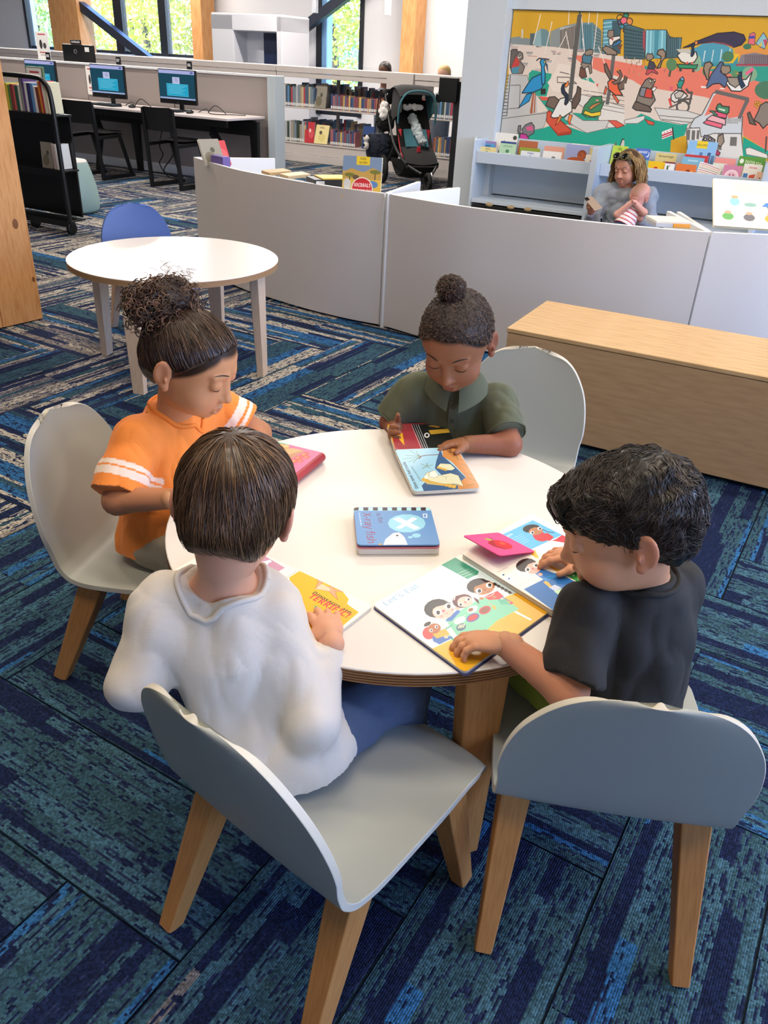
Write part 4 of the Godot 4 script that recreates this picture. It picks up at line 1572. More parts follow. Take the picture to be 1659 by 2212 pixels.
	var lf := Vector3(0.99, 0, 0.136)
	for k in [-1, 1]:
		var leaf := func(u: float, v: float) -> Vector3:
			# u round the neck from nape to throat, v from the stand down to the edge
			var a := lerpf(-PI / 2, PI / 2 - 0.18, u)
			var rad := lerpf(0.043, 0.064 + 0.012 * pow(u, 3.0), v)
			var drop := lerpf(0.030 - 0.022 * u, 0.006 - 0.052 * pow(u, 1.7), v)
			return neck + Vector3(0, 0.004, 0.004) + lf * cos(a) * rad * k * (1.0 + 0.12 * (1.0 - absf(u * 2 - 1))) + fw * sin(a) * rad * 1.0 + Vector3(0, drop + 0.006 * sin(v * PI), 0)
		part(who, "collar", M.new().sheet(20, 6, leaf, 0.002), green)
	var plk := PackedVector3Array()
	for i in 8:
		var q := neck + Vector3(0, -0.028 - 0.012 * i, 0)
		plk.append(march(s, q + fw * 0.12, -fw, all, 0.12))
	var pk := M.new()
	pk.tube(plk, 0.0022, 5)
	var plm := PackedVector3Array()
	for p in plk: plm.append(p + lf * 0.016)
	part(who, "placket", M.new().sheet(7, 3, func(u, v): return plk[int(round(u * 7))] + lf * (v * 0.018 - 0.009) + fw * 0.0016, 0.002), green)
	for t in [1, 4]:
		part(who, "button", M.new().lathe([Vector2(0, 0.0018), Vector2(0.0040, 0.0018), Vector2(0.0052, 0.001), Vector2(0.0052, 0)], 14, Transform3D(Basis(lf, fw, lf.cross(fw)), plk[t] + fw * 0.0018)), mt("dark button", Color("3c4034"), 0.4))
	var j := F.new()
	j.ball(pel - Vector3(0, 0.02, 0), Vector3(0.092, 0.052, 0.078), Basis.IDENTITY, 0.02)
	for k in [-1, 1]:
		var kn := pel + Vector3(0.055 * k - 0.04, -0.012, 0.17)
		j.cap(pel + Vector3(0.045 * k, -0.015, 0.01), kn, 0.056, 0.046, 0.03)
		j.cut(kn, kn + Vector3(0, -0.2, 0.02), 0.046, 0.042, 0.02)
	part(who, "trousers", j.build(M.new(), 0.008), cloth("dark trousers", Color("3a3d45"), 0.4))
	for k in [-1, 1]:
		shoe(who, pel + Vector3(0.055 * k - 0.04, -0.245, 0.19), Vector3(-0.1, 0, 1), mt("pale sneaker", Color("c9c4bd"), 0.6))
	# tight coils drawn up to a knot
	var c := F.new()
	c.ball(ho + B * Vector3(0, 0.022, -0.014), Vector3(0.071, 0.076, 0.086), B, 0.02)
	c.ball(ho + B * Vector3(0, 0.030, 0.026), Vector3(0.058, 0.052, 0.050), B, 0.02)
	c.ball(ho + B * Vector3(0, -0.020, -0.045), Vector3(0.055, 0.045, 0.050), B, 0.02)
	c.grow = 0.0035
	c.noises = [[noise(32, 120.0, 2), Vector3.ONE, 0.0016]]
	c.keep(ho + B * Vector3(0, 0.064, 0.062), B * Vector3(0, -0.72, 0.69))
	c.keep(ho + B * Vector3(0, -0.050, -0.06), B * Vector3(0, -0.95, -0.25))
	for k in [-1, 1]:
		c.ball(ho + B * Vector3(k * 0.084, -0.012, 0.004), Vector3(0.022, 0.036, 0.042), B, 0.004, 1)
	var hm := M.new()
	hm.tint = true
	var hb := lin("1d1512")
	c.build(hm, 0.004, func(p): return hb)
	var r := RandomNumberGenerator.new()
	r.seed = 20
	var ca := PackedInt32Array(range(c.ty.size()))
	var mid := ho + B * Vector3(0, 0.015, -0.012)
	for i in 5200:
		var d := Vector3(r.randfn(), absf(r.randfn()) * 0.9 - 0.25, r.randfn() + 0.2).normalized()
		var e := B * d
		var q := march(c, mid + e * 0.13, -e, ca, 0.09)
		if (q - mid).length() < 0.07 or (q - mid).dot(B.y) < -0.02 and (q - mid).dot(B.z) > -0.03:
			continue
		curl(hm, q - e * 0.002, e + Vector3(r.randfn(), r.randfn(), r.randfn()) * 0.7, r.randf_range(0.003, 0.007), r.randf_range(0.0012, 0.0026), r.randf_range(0.8, 1.6), r.randf_range(0.0004, 0.0007), rshade(r, lin("32261f"), lin("8a7060")), r, 5)
	part(who, "hair", hm, tinted("coily hair", 0.6))
	var pm := M.new()
	pm.tint = true
	var bc := ho + B * Vector3(-0.012, 0.113, -0.035)
	var pf := F.new()
	pf.ball(bc, Vector3(0.027, 0.023, 0.024), B, 0.02)
	pf.noises = [[noise(33, 110.0, 2), Vector3.ONE, 0.004]]
	pf.build(pm, 0.003, func(p): return hb)
	for i in 900:
		var d := Vector3(r.randfn(), r.randfn() + 0.4, r.randfn()).normalized()
		curl(pm, bc + B * (d * Vector3(0.026, 0.022, 0.023)), B * d + Vector3(r.randfn(), r.randfn(), r.randfn()) * 0.6, r.randf_range(0.003, 0.009), r.randf_range(0.0014, 0.003), r.randf_range(0.8, 1.8), r.randf_range(0.0004, 0.0007), rshade(r, lin("32261f"), lin("8a7060")), r, 5)
	part(who, "hair_knot", pm, tinted("coily hair", 0.6))
func boy_black() -> void:
	var pel := Vector3(0.385, 0.335, -0.960)
	var chest := Vector3(0.385, 0.480, -0.965)
	var neck := Vector3(0.380, 0.578, -0.962)
	var sl := Vector3(0.300, 0.535, -0.930)
	var sr := Vector3(0.448, 0.535, -1.005)
	var el := Vector3(0.272, 0.445, -0.860)
	var wl := Vector3(0.182, 0.488, -0.905)
	var er := Vector3(0.440, 0.470, -1.115)
	var wr := Vector3(0.345, 0.490, -1.140)
	var side := (sr - sl).normalized()
	var ho := Vector3(0.332, 0.668, -0.955)
	var B := facing(Vector3(-0.97, 0, -0.10), 0.36, 0.03)
	var base := lin("cc9370")
	var ink := lin("15100e")
	var f := F.new()
	torso(f, pel, chest, neck, sl, sr, side, -0.008)
	f.cap(neck - Vector3(0, 0.03, 0), ho - B.y * 0.05 - B.z * 0.012, 0.034, 0.036, 0.02)
	f.cap(sl, el, 0.030, 0.028); f.cap(el, wl, 0.028, 0.0185)
	f.cap(sr, er, 0.030, 0.026); f.cap(er, wr, 0.026, 0.018)
	var hl := Vector3(0.340, 0.322, -0.965)
	var hr := Vector3(0.420, 0.322, -0.995)
	var kl := Vector3(0.262, 0.322, -1.075)
	var kr := Vector3(0.330, 0.322, -1.130)
	for q in [[hl, kl], [hr, kr]]:
		f.cap(q[0], q[1], 0.046, 0.034); f.cap(q[1], q[1] + Vector3(0.01, -0.22, 0.02), 0.034, 0.024)
	var line := func(q: Vector3) -> float:
		return -1.0
	var m := M.new()
	m.tint = true
	var st := skin_tint(ho, B, 1.0, base, lin("b5675a"), ink, line)
	f.build(m, 0.007, st)
	var h := F.new()
	add_head(h, ho, B)
	h.cap(ho - B.y * 0.05 - B.z * 0.015, neck - Vector3(0, 0.01, 0), 0.0365, 0.0345, 0.02)
	h.build(m, 0.0028, st)
	var hd := F.new()
	add_hand(hd, wl, Vector3(-0.97, -0.04, -0.12), Vector3(-0.15, -1, 0.1), Vector3(-0.2, 0, -1), [0.45, 0.5, 0.6, 0.7], 1.0, 0.06)
	hd.build(m, 0.002, func(p): return base)
	hd = F.new()
	add_hand(hd, wr, Vector3(-0.93, 0.02, -0.22), Vector3(0.0, -1, 0.05), Vector3(0, 0, 1), [0.35, 0.55, 0.5, 0.55], 1.0, 0.2)
	hd.build(m, 0.002, func(p): return base)
	var who := person("boy with wavy black hair in a black shirt, seen in profile over his book", m, skinm("olive skin"))
	features(who, h, ho, B, 1.0, Color("15100e"), 0.0013)
	var black := cloth("black cotton", Color("1b1b1d"), 0.3, 0.8)
	var s := F.new()
	torso(s, pel - Vector3(0, 0.03, 0), chest, neck - Vector3(0, 0.010, 0), sl, sr, side, 0.010)
	s.cut(sl, sl.lerp(el, 0.86), 0.044, 0.050, 0.02)
	s.cut(sr, sr.lerp(er, 0.7), 0.044, 0.046, 0.02)
	s.ball(neck + Vector3(-0.005, 0.036, 0.0), Vector3(0.050, 0.038, 0.050), Basis.IDENTITY, 0.006, 1)
	s.noises = [[noise(44, 10.0, 1), Vector3(1, 0.6, 1), 0.006], [folds(45, 9.0), Vector3(1, 0.42, 1), 0.006]]
	s.keep(pel - Vector3(0, 0.04, 0), Vector3(0, -1, 0))
	part(who, "shirt", s.build(M.new(), 0.005), black)
	var all := PackedInt32Array(range(s.ty.size()))
	var cp := PackedVector3Array()
	for i in 33:
		var a := TAU * i / 32
		var top := neck + Vector3(-0.005, 0.06, 0.0) + Vector3(cos(a) * 0.051, 0, sin(a) * 0.051)
		cp.append(march(s, top, Vector3.DOWN, all, 0.12) + Vector3(0, 0.001, 0))
	part(who, "collar_band", M.new().tube(cp, 0.0045, 8, false), black)
	var j := F.new()
	j.ball(pel - Vector3(0, 0.02, 0), Vector3(0.092, 0.052, 0.078), Basis.IDENTITY, 0.02)
	for q in [[hl, kl], [hr, kr]]:
		j.cut(q[0], q[1] + (q[1] - q[0]) * 0.12, 0.060, 0.052, 0.03)
	j.noises = [[noise(48, 22.0, 3), Vector3.ONE, 0.005]]
	part(who, "shorts", j.build(M.new(), 0.006), cloth("lime cotton", Color("8a9a34"), 0.5))
	for q in [kl, kr]:
		shoe(who, q + Vector3(0.01, -0.235, 0.02), Vector3(-0.6, 0, -0.8), mt("dark sneaker", Color("23242a"), 0.6))
	# thick wavy hair with a curl over the brow
	var c := F.new()
	c.ball(ho + B * Vector3(0, 0.024, -0.016), Vector3(0.071, 0.076, 0.086), B, 0.02)
	c.ball(ho + B * Vector3(0, 0.034, 0.030), Vector3(0.058, 0.050, 0.050), B, 0.02)
	c.ball(ho + B * Vector3(0, -0.020, -0.046), Vector3(0.054, 0.046, 0.050), B, 0.02)
	c.ball(ho + B * Vector3(0, 0.050, 0.074), Vector3(0.034, 0.018, 0.016), B, 0.02)
	c.grow = 0.004
	c.noises = [[noise(52, 20.0, 2), Vector3(1, 1, 1), 0.007], [noise(53, 60.0, 2), Vector3(1, 0.4, 1), 0.002]]
	c.keep(ho + B * Vector3(0, 0.038, 0.076), B * Vector3(0, -0.80, 0.60))
	c.keep(ho + B * Vector3(0, -0.056, -0.06), B * Vector3(0, -0.95, -0.25))
	for k in [-1, 1]:
		c.ball(ho + B * Vector3(k * 0.085, -0.020, -0.004), Vector3(0.022, 0.030, 0.030), B, 0.004, 1)
		c.ball(ho + B * Vector3(k * 0.080, -0.020, 0.052), Vector3(0.030, 0.040, 0.036), B, 0.006, 1)
	var hm := M.new()
	hm.tint = true
	var hb := lin("14100f")
	c.build(hm, 0.004, func(p): return hb)
	var whorl := Vector3(0.0, 0.09, -0.06).normalized()
	strands(hm, c, ho + B * Vector3(0, 0.015, -0.012), B, func(d: Vector3) -> Vector3: return (d - whorl * d.dot(whorl)).normalized() + Vector3(sin(d.y * 9.0), 0, cos(d.x * 8.0)) * 0.5, func(d): return d.y > -0.6 and d.z < 0.9 and d.y > d.z * 0.6 - 0.35, 3800, Vector2(0.3, 0.65), Vector2(0.0004, 0.0008), lin("1a1413"), lin("5a4a44"), 9, 0.035, 0.0025, 0.06, 0.16)
	var r := RandomNumberGenerator.new()
	r.seed = 31
	for i in 90:
		var t := r.randf_range(-0.85, 1.0)
		var p0: Vector3 = ho + B * Vector3(t * 0.042, 0.066 + r.randf() * 0.012, 0.076 - absf(t) * 0.014)
		var p1: Vector3 = ho + B * Vector3(t * 0.046, 0.056, 0.096 - absf(t) * 0.018)
		var p2: Vector3 = ho + B * Vector3(t * 0.046 + r.randfn() * 0.004, 0.038 + r.randfn() * 0.004, 0.094 - absf(t) * 0.02)
		var p3: Vector3 = ho + B * Vector3(t * 0.044 + r.randfn() * 0.006, 0.028 + r.randfn() * 0.005, 0.086 - absf(t) * 0.02)
		strand(hm, smooth([p0, p1, p2, p3], 3), r.randf_range(0.0008, 0.0015), rshade(r, hb, lin("3a302c")))
	part(who, "hair", hm, tinted("wavy hair", 0.4))
func print_mat(nm: String, t: Texture2D, rough := 0.35) -> StandardMaterial3D:
	var m := mt(nm, Color.WHITE, rough)
	m.albedo_texture = t
	return m
func slab(p0: Vector3, U: Vector3, V: Vector3, r: float, up0: float, thick: float, printed: bool) -> M:
	# a sheet of card with rounded corners on the parallelogram p0 + U + V; up0 lifts it
	var m := M.new()
	var nn := V.cross(U).normalized()
	if nn.y < 0: nn = -nn
	var pu := PackedVector2Array()
	var a := r / U.length()
	var b := r / V.length()
	for q in [[Vector2(a, b), PI], [Vector2(1 - a, b), 1.5 * PI], [Vector2(1 - a, 1 - b), 0.0], [Vector2(a, 1 - b), 0.5 * PI]]:
		for i in 5:
			var t: float = q[1] + PI / 2 * i / 4.0
			pu.append(q[0] + Vector2(cos(t) * a, sin(t) * b))
	var cen := m.vert(p0 + U * 0.5 + V * 0.5 + nn * up0, nn, Vector2(0.5, 0.5))
	var top := []
	for q in pu:
		top.append(m.vert(p0 + U * q.x + V * q.y + nn * up0, nn, q))
	for i in pu.size():
		m.tri(cen, top[i], top[(i + 1) % pu.size()])
	if not printed:
		cen = m.vert(p0 + U * 0.5 + V * 0.5 + nn * (up0 - thick), -nn)
		var low := []
		for q in pu:
			low.append(m.vert(p0 + U * q.x + V * q.y + nn * (up0 - thick), -nn))
		for i in pu.size():
			var j := (i + 1) % pu.size()
			m.tri(cen, low[i], low[j])
			var d := (m.v[top[j]] - m.v[top[i]]).cross(nn).normalized()
			if d.dot(m.v[top[i]] - m.v[cen]) < 0: d = -d
			m.quad(m.vert(m.v[top[i]], d), m.vert(m.v[top[j]], d), m.vert(m.v[low[j]], d), m.vert(m.v[low[i]], d))
	return m
func leafs(b: Node, p0: Vector3, U: Vector3, V: Vector3, n: int, each: float, top_mat: Material, r := 0.008, edge: Material = null) -> void:
	# a stack of n boards below the printed face
	var board := mt("white board", Color("d9d5cc"), 0.6) if edge == null else edge
	part(b, "printed_face", slab(p0, U, V, r, 0.0004, 0, true), top_mat)
	for k in n:
		var j := U.normalized() * 0.0006 * sin(k * 2.3)
		part(b, "board_page", slab(p0 + j, U, V, r, -k * each, each - 0.0003, false), board)
func table_books() -> void:
	var t := 0.4575
	# the closed alphabet book in the middle
	var b := thing("board_book", "closed blue board book titled X-ray fish in the middle of the table", "book")
	var p0 := Vector3(-0.057, 0.4795, -1.2925)
	var U := Vector3(0.143, 0, -0.016)
	var V := Vector3(0.0145, 0, 0.1315)
	part(b, "cover", slab(p0, U, V, 0.008, 0.0, 0.002, false), mt("cover blue", Color("4f7ab0"), 0.4))
	part(b, "cover_print", slab(p0, U, V, 0.008, 0.0004, 0, true), print_mat("xray cover", art_xray()))
	for k in 5:
		part(b, "board_page", slab(p0 - Vector3(0, 0.0048 + 0.0026 * k, 0) + V * 0.012, U, V, 0.008, 0.0, 0.0023, false), mt("pink board", Color("c4707c"), 0.6) if k == 0 else mt("white board", Color("d9d5cc"), 0.6))
	part(b, "back_cover", slab(p0 - Vector3(0, 0.0188, 0) + V * 0.012, U, V, 0.008, 0.0, 0.0028, false), mt("pale cover edge", Color("cfc9b8"), 0.5))
	part(b, "spine", M.new().box(p0 + U * 0.5 + V * 0.02 - Vector3(0, 0.011, 0), Vector3(0.14, 0.019, 0.004), 0.001, Basis(U.normalized(), Vector3.UP, U.normalized().cross(Vector3.UP))), mt("cover blue", Color("4f7ab0"), 0.4))
	# the open dining book in front of the boy in black
	b = thing("picture_book", "open picture book with a dining scene headed Let's Eat and paper flaps", "book")
	var L := Vector3(-0.010, 0.4625, -1.016)
	U = Vector3(0.1485, 0, -0.163)
	V = Vector3(0.136, 0, 0.149)
	leafs(b, L, U, V, 2, 0.0022, print_mat("dinner page", art_dinner(), 0.3))
	part(b, "cover_board", slab(L - U * 0.01 + V * 0.004, U * 1.02, V * 1.015, 0.008, -0.0042, 0.0008, false), mt("navy cover", Color("343a66"), 0.4))
	var S := Vector3(0.137, 0.471, -1.166)
	U = Vector3(0.142, 0, -0.156)
	V = Vector3(0.136, 0, 0.154)
	leafs(b, S, U, V, 5, 0.0024, print_mat("flap page", art_flaps(), 0.3))
	part(b, "cover_board", slab(S - U * 0.0, U * 1.02, V * 1.015, 0.008, -0.0124, 0.001, false), mt("red cover", Color("a33138"), 0.4))
	var f0 := Vector3(0.209, 0.4725, -1.242)
	part(b, "paper_flap", slab(f0, Vector3(-0.071, 0.024, 0.058), Vector3(0.058, 0.002, 0.062), 0.006, 0.0, 0.0012, false), mt("pink flap", Color("d2407c"), 0.45))
	part(b, "flap_print", slab(f0, Vector3(-0.071, 0.024, 0.058), Vector3(0.058, 0.002, 0.062), 0.006, 0.0003, 0, true), print_mat("apple flap", art_apple()))
	# the open dinosaur book under the hands of the boy in green
	b = thing("board_book", "open board book with dinosaurs by a palm tree, tilted up by the boy in green", "book")
	var SL := Vector3(0.016, 0.487, -1.537)
	U = Vector3(0.1335, 0, -0.031)
	V = Vector3(0.040, -0.017, 0.152)
	leafs(b, SL, U, V, 3, 0.0024, print_mat("dinosaur page", art_dino_plain(), 0.32))
	leafs(b, Vector3(-0.004, 0.480, -1.686), U, SL - Vector3(-0.004, 0.480, -1.686), 3, 0.0024, print_mat("truck page", art_bolt_page(), 0.32))
	# the white dinosaur book under the arms of the boy in white
	b = thing("picture_book", "open white picture book about dinosaurs with a yellow page reading TERRIFIC", "book")
	var tip := Vector3(-0.009, 0.4628, -1.012)
	U = Vector3(0.1280, 0, 0.0873)
	V = Vector3(-0.0901, 0, 0.1322)
	leafs(b, tip - U, U, V, 2, 0.0024, print_mat("terrific page", art_terrific(), 0.35))
	leafs(b, tip - U * 2.005, U, V, 2, 0.0024, print_mat("dinosaurs page", art_dinosaurs(), 0.35))
	# the pink book before the girl
	b = thing("picture_book", "pink picture book with apples in a basket beside the girl in orange", "book")
	var A := Vector3(-0.138, 0.4785, -1.522)
	U = Vector3(0.120, 0, 0.049)
	V = Vector3(-0.064, 0, 0.158)
	var red := mt("red cover", Color("a33138"), 0.4)
	part(b, "cover", slab(A - U, U, V, 0.003, -0.0004, 0.0018, false), mt("pink cover", Color("e8588c"), 0.4))
	part(b, "cover_print", slab(A - U, U, V, 0.003, 0.0004, 0, true), print_mat("fruit cover", art_fruit()))
	part(b, "page_block", slab(A - U * 0.98 + V * 0.01, U * 0.955, V * 0.985, 0.002, -0.0024, 0.0155, false), mt("page edge", Color("dcd6c8"), 0.8))
	part(b, "back_cover", slab(A - U, U, V, 0.003, -0.0184, 0.002, false), red)
	var ax := U.normalized()
	part(b, "spine", M.new().tube(PackedVector3Array([A - Vector3(0, 0.0095, 0), A - Vector3(0, 0.0095, 0) + V]), 0.0098, 10), red)
	part(b, "ribbon", M.new().tube(smooth([A + V * 0.98 - Vector3(0, 0.01, 0), A + V * 1.04 - Vector3(0, 0.016, 0), A + V * 1.09 - U * 0.03 - Vector3(0, 0.0195, 0), A + V * 1.14 - Vector3(0, 0.0195, 0)], 4), 0.0012, 5), mt("ribbon red", Color("c9303c"), 0.6))
func art_xray() -> ImageTexture:
	var c := Canvas.new(512, 480, Color("5f8fc4"))
	c.poly([-1,4,509,3,510,45,-1,49], "a9d9e0")
	c.poly([1,4,33,4,32,45,0,45], "3a2326")
	c.poly([64,4,97,4,95,45,63,45], "3a2326")
	c.poly([128,4,160,4,158,45,126,45], "3a2326")
	c.poly([192,4,224,4,222,45,189,45], "3a2326")
	c.poly([255,4,288,4,285,45,253,45], "3a2326")
	c.poly([319,4,352,4,349,45,316,45], "3a2326")
	c.poly([384,4,416,4,413,45,380,45], "3a2326")
	c.poly([448,4,481,3,477,45,444,45], "3a2326")
	c.poly([454,216,436,267,397,307,347,329,293,328,247,306,217,266,210,215,226,163,264,121,317,98,372,98,419,121,449,164], "8fcbe0")
	c.poly([248,161,289,135,412,275,371,296], "fdfbf2")
	c.poly([379,135,407,155,287,283,254,275], "fdfbf2")
	c.poly([405,367,400,379,391,388,379,393,367,393,356,387,349,378,348,367,352,355,361,346,373,341,385,341,396,346,403,355], "8fcbe0")
	c.poly([351,389,349,395,344,400,338,403,331,403,325,400,321,395,320,389,322,383,327,378,334,375,341,375,347,378,350,383], "8fcbe0")
	c.poly([156,491,178,412,232,337,270,325,300,393,311,493], "d9e2ea")
	c.poly([189,412,232,337,270,325,297,379,262,413], "c3d0de")
	c.poly([272,366,269,374,263,381,256,384,248,384,241,380,237,374,236,366,238,358,244,352,251,348,259,348,266,352,271,358], "f4f6f8")
	c.poly([265,368,262,375,255,378,248,375,246,368,250,361,257,358,263,361], "20242c")
	c.line([198,422,271,427], 2.0, "9fb0c4")
	c.line([190,440,277,445], 2.0, "9fb0c4")
	c.line([183,458,284,463], 2.0, "9fb0c4")
	c.line([175,476,290,481], 2.0, "9fb0c4")
	c.poly([126,481,144,458,157,485], "e0a23c")
	c.fit("is for", 142, 78, 151, 214, 32.1, "5a2a4a", "Droid Sans")
	c.fit("X-ray fish", 56, 76, 63, 455, 53.5, "8a2f4c", "Droid Sans")
	c.fit("Illustrated by Max Oliver", 28, 74, 33, 246, 10.0, "e8eef4", "Droid Sans")
	c.poly([451,88,480,88,475,142,447,141], "e8eef4")
	c.poly([455,97,472,97,469,133,453,133], "5f8fc4")
	return c.tex()
func art_dinner() -> ImageTexture:
	var c := Canvas.new(900, 840, Color("f1efe9"))
	c.poly([-4,18,238,-7,606,36,828,57,901,288,883,580,250,631,-5,564], "d3e8f0")
	c.poly([-2,0,637,-9,648,72,134,117,-4,100], "f1efe9")
	c.line([2,205,551,162], 3.0, "f4f3ea")
	c.line([4,216,551,179], 3.0, "f4f3ea")
	c.line([6,228,551,195], 3.0, "f4f3ea")
	c.line([8,239,551,212], 3.0, "f4f3ea")
	c.line([10,250,550,228], 3.0, "f4f3ea")
	c.line([12,262,550,245], 3.0, "f4f3ea")
	c.line([14,273,550,261], 3.0, "f4f3ea")
	c.line([15,285,550,277], 3.0, "f4f3ea")
	c.line([17,296,550,294], 3.0, "f4f3ea")
	c.line([16,197,9,298], 3.0, "f4f3ea")
	c.line([62,196,55,298], 3.0, "f4f3ea")
	c.line([109,195,102,298], 3.0, "f4f3ea")
	c.line([156,195,150,298], 3.0, "f4f3ea")
	c.line([204,194,198,298], 3.0, "f4f3ea")
	c.line([252,193,247,298], 3.0, "f4f3ea")
	c.line([301,192,297,297], 3.0, "f4f3ea")
	c.line([350,191,347,297], 3.0, "f4f3ea")
	c.line([401,190,397,297], 3.0, "f4f3ea")
	c.line([452,190,449,297], 3.0, "f4f3ea")
	c.line([503,189,501,297], 3.0, "f4f3ea")
	c.line([555,188,554,297], 3.0, "f4f3ea")
	c.poly([104,112,159,128,125,152,94,140], "c4e0ee")
	c.poly([185,109,275,135,225,168,178,145], "c4e0ee")
	c.poly([307,118,376,138,330,171,289,158], "c4e0ee")
	c.poly([407,138,453,152,417,178,386,173], "c4e0ee")
	c.fit("Let's Eat", 54, 75, 377, 80, 51.0, "7fb4d4", "Droid Sans")
	c.poly([-5,564,175,593,756,546,887,577,886,869,-2,842], "f0b62c")
	c.poly([263,431,621,441,692,524,732,632,724,688,512,666,262,697,185,675,205,592], "7fcfb4")
	c.poly([692,524,736,562,716,618,668,577], "5fb8a0")
	c.poly([673,685,694,688,705,814,689,813], "ffffff")
	c.poly([87,489,265,491,260,502,89,500], "5cb89c")
	c.poly([157,550,177,558,154,703,133,702], "5cb89c")
	c.poly([196,707,185,717,166,724,142,726,118,723,99,716,88,706,88,695,98,685,117,679,141,676,165,679,185,686,196,696], "5cb89c")
	c.poly([525,489,513,500,494,507,473,509,453,505,438,497,432,485,435,473,447,462,465,455,486,453,507,457,521,465,528,477], "f3f0ea")
	c.poly([588,551,574,564,553,572,529,574,507,570,491,560,484,546,488,532,502,519,523,511,547,509,569,513,585,523,592,537], "c8455a")
	c.poly([471,549,457,561,435,569,410,570,386,566,369,556,361,542,364,528,378,516,399,508,425,506,448,510,466,521,474,534], "5a5fae")
	c.poly([378,508,366,518,347,525,325,526,304,522,288,513,281,502,283,490,294,479,313,473,335,471,357,475,373,484,381,496], "f3f0ea")
	c.poly([326,557,314,568,298,576,279,578,262,575,251,566,246,555,249,542,261,531,277,523,296,521,313,524,325,532,329,544], "4a6f8a")
	c.poly([488,480,482,485,473,489,463,490,454,488,447,484,444,478,446,472,451,467,460,463,470,462,480,464,487,468,490,474], "8a5a3c")
	c.poly([577,549,567,558,550,564,532,565,514,562,502,555,496,545,499,534,509,525,525,519,544,518,561,521,574,528,580,538], "8a4a3a")
	c.poly([459,546,449,555,432,560,413,561,395,557,381,550,374,540,376,530,386,522,402,517,421,516,440,519,454,527,461,536], "d8343c")
	c.line([264,545,297,529], 6.0, "f3e6c8")
	c.line([275,550,307,534], 6.0, "f3e6c8")
	c.line([285,555,318,539], 6.0, "f3e6c8")
	c.line([296,561,329,544], 6.0, "f3e6c8")
	c.line([617,512,610,579], 5.0, "f0b050")
	c.poly([605,586,599,585,595,581,593,574,594,566,598,558,604,551,611,548,617,548,621,553,623,559,621,568,617,576,611,582], "f0b050")
	c.line([353,479,302,484], 4.0, "f7f7f2")
	c.line([397,487,345,492], 4.0, "f7f7f2")
	c.poly([286,431,398,417,402,441,283,468,252,441], "3f74c4")
	c.poly([425,420,418,424,409,425,400,422,393,416,389,408,390,400,394,393,402,389,411,388,420,391,427,397,430,405,430,413], "f4b9ae")
	c.poly([387,360,352,387,307,399,263,395,227,375,206,344,204,307,222,272,257,244,302,231,347,234,385,254,406,286,407,324], "2c2a2c")
	c.poly([378,403,348,424,312,433,276,429,247,412,232,385,232,355,248,325,277,303,314,293,351,297,381,314,396,342,396,373], "f6c1b6")
	c.poly([259,246,380,266,419,342,376,326,312,301,234,306], "2c2a2c")
	c.poly([298,365,286,373,273,375,261,372,252,365,248,354,250,341,258,330,270,323,283,320,295,323,304,331,308,342,306,354], "ffffff")
	c.poly([287,360,280,365,271,368,264,368,260,364,259,357,262,350,267,343,275,337,283,334,290,335,295,339,296,345,293,353], "3a2a2a")
	c.poly([401,367,388,375,375,378,362,375,353,367,350,356,352,343,360,332,372,325,386,322,398,325,407,333,411,344,409,356], "ffffff")
	c.poly([390,362,382,368,373,371,366,370,361,366,361,360,363,352,369,345,377,339,386,336,393,337,398,341,399,347,396,355], "3a2a2a")
	c.poly([325,370,316,374,308,371,305,364,309,356,318,352,326,354,329,362], "e85a7a")
	c.poly([275,398,268,401,261,399,258,393,262,386,269,382,276,384,279,391], "ef8fa0")
	c.poly([380,401,373,405,365,403,363,396,366,389,374,386,381,388,384,394], "ef8fa0")
	c.line([304,386,312,397,329,392], 3.0, "b03a4a")
	c.poly([554,413,525,432,490,441,456,436,429,419,416,394,417,365,434,337,463,317,499,308,533,312,561,329,574,355,572,385], "5a2c34")
	c.poly([547,424,525,439,498,445,471,441,451,427,440,408,440,386,453,365,475,350,502,344,529,348,550,361,561,381,560,404], "f6c1b6")
	c.line([457,332,496,306,558,329,585,368], 9.0, "f7e3dd")
	c.poly([468,405,460,410,451,411,443,409,437,404,434,397,436,389,441,382,449,377,458,375,467,377,473,382,475,390,473,398], "ffffff")
	c.poly([461,401,452,406,444,405,443,399,449,390,458,385,466,386,467,393], "3a2a2a")
	c.poly([551,403,543,408,534,409,526,408,520,402,517,395,519,387,524,380,533,375,542,373,550,375,556,380,559,388,557,396], "ffffff")
	c.poly([545,399,535,404,527,403,526,397,532,388,542,383,549,384,551,391], "3a2a2a")
	c.poly([503,404,497,407,491,406,489,400,492,394,499,391,505,393,507,398], "e85a7a")
	c.line([492,415,502,423], 2.0, "b03a4a")
	c.poly([583,398,586,443,553,478,566,426], "5a2c34")
	c.poly([639,446,763,466,752,533,704,534,642,491], "d83a44")
	c.line([647,453,681,472,727,468], 5.0, "f4e7d8")
	c.poly([782,371,751,393,710,404,668,401,633,386,612,360,608,330,623,301,653,279,694,267,737,269,773,285,795,311,798,342], "2f2a2a")
	c.poly([799,412,770,433,731,444,691,442,656,429,633,407,626,380,638,354,666,333,704,322,746,322,782,335,805,358,811,386], "b27a52")
	c.poly([651,281,764,276,812,362,762,349,683,331,613,337], "2f2a2a")
	c.poly([681,395,669,402,656,405,644,402,637,396,634,386,637,375,645,365,657,357,670,355,681,357,689,364,692,374,689,385], "ffffff")
	c.poly([676,391,661,399,650,397,647,387,656,374,671,367,683,368,685,378], "2a2020")
	c.poly([786,401,774,408,760,411,749,408,741,401,738,391,741,380,750,370,762,363,775,360,787,362,795,369,798,380,794,391], "ffffff")
	c.poly([781,397,766,405,754,403,752,393,761,380,776,372,788,374,790,384], "2a2020")
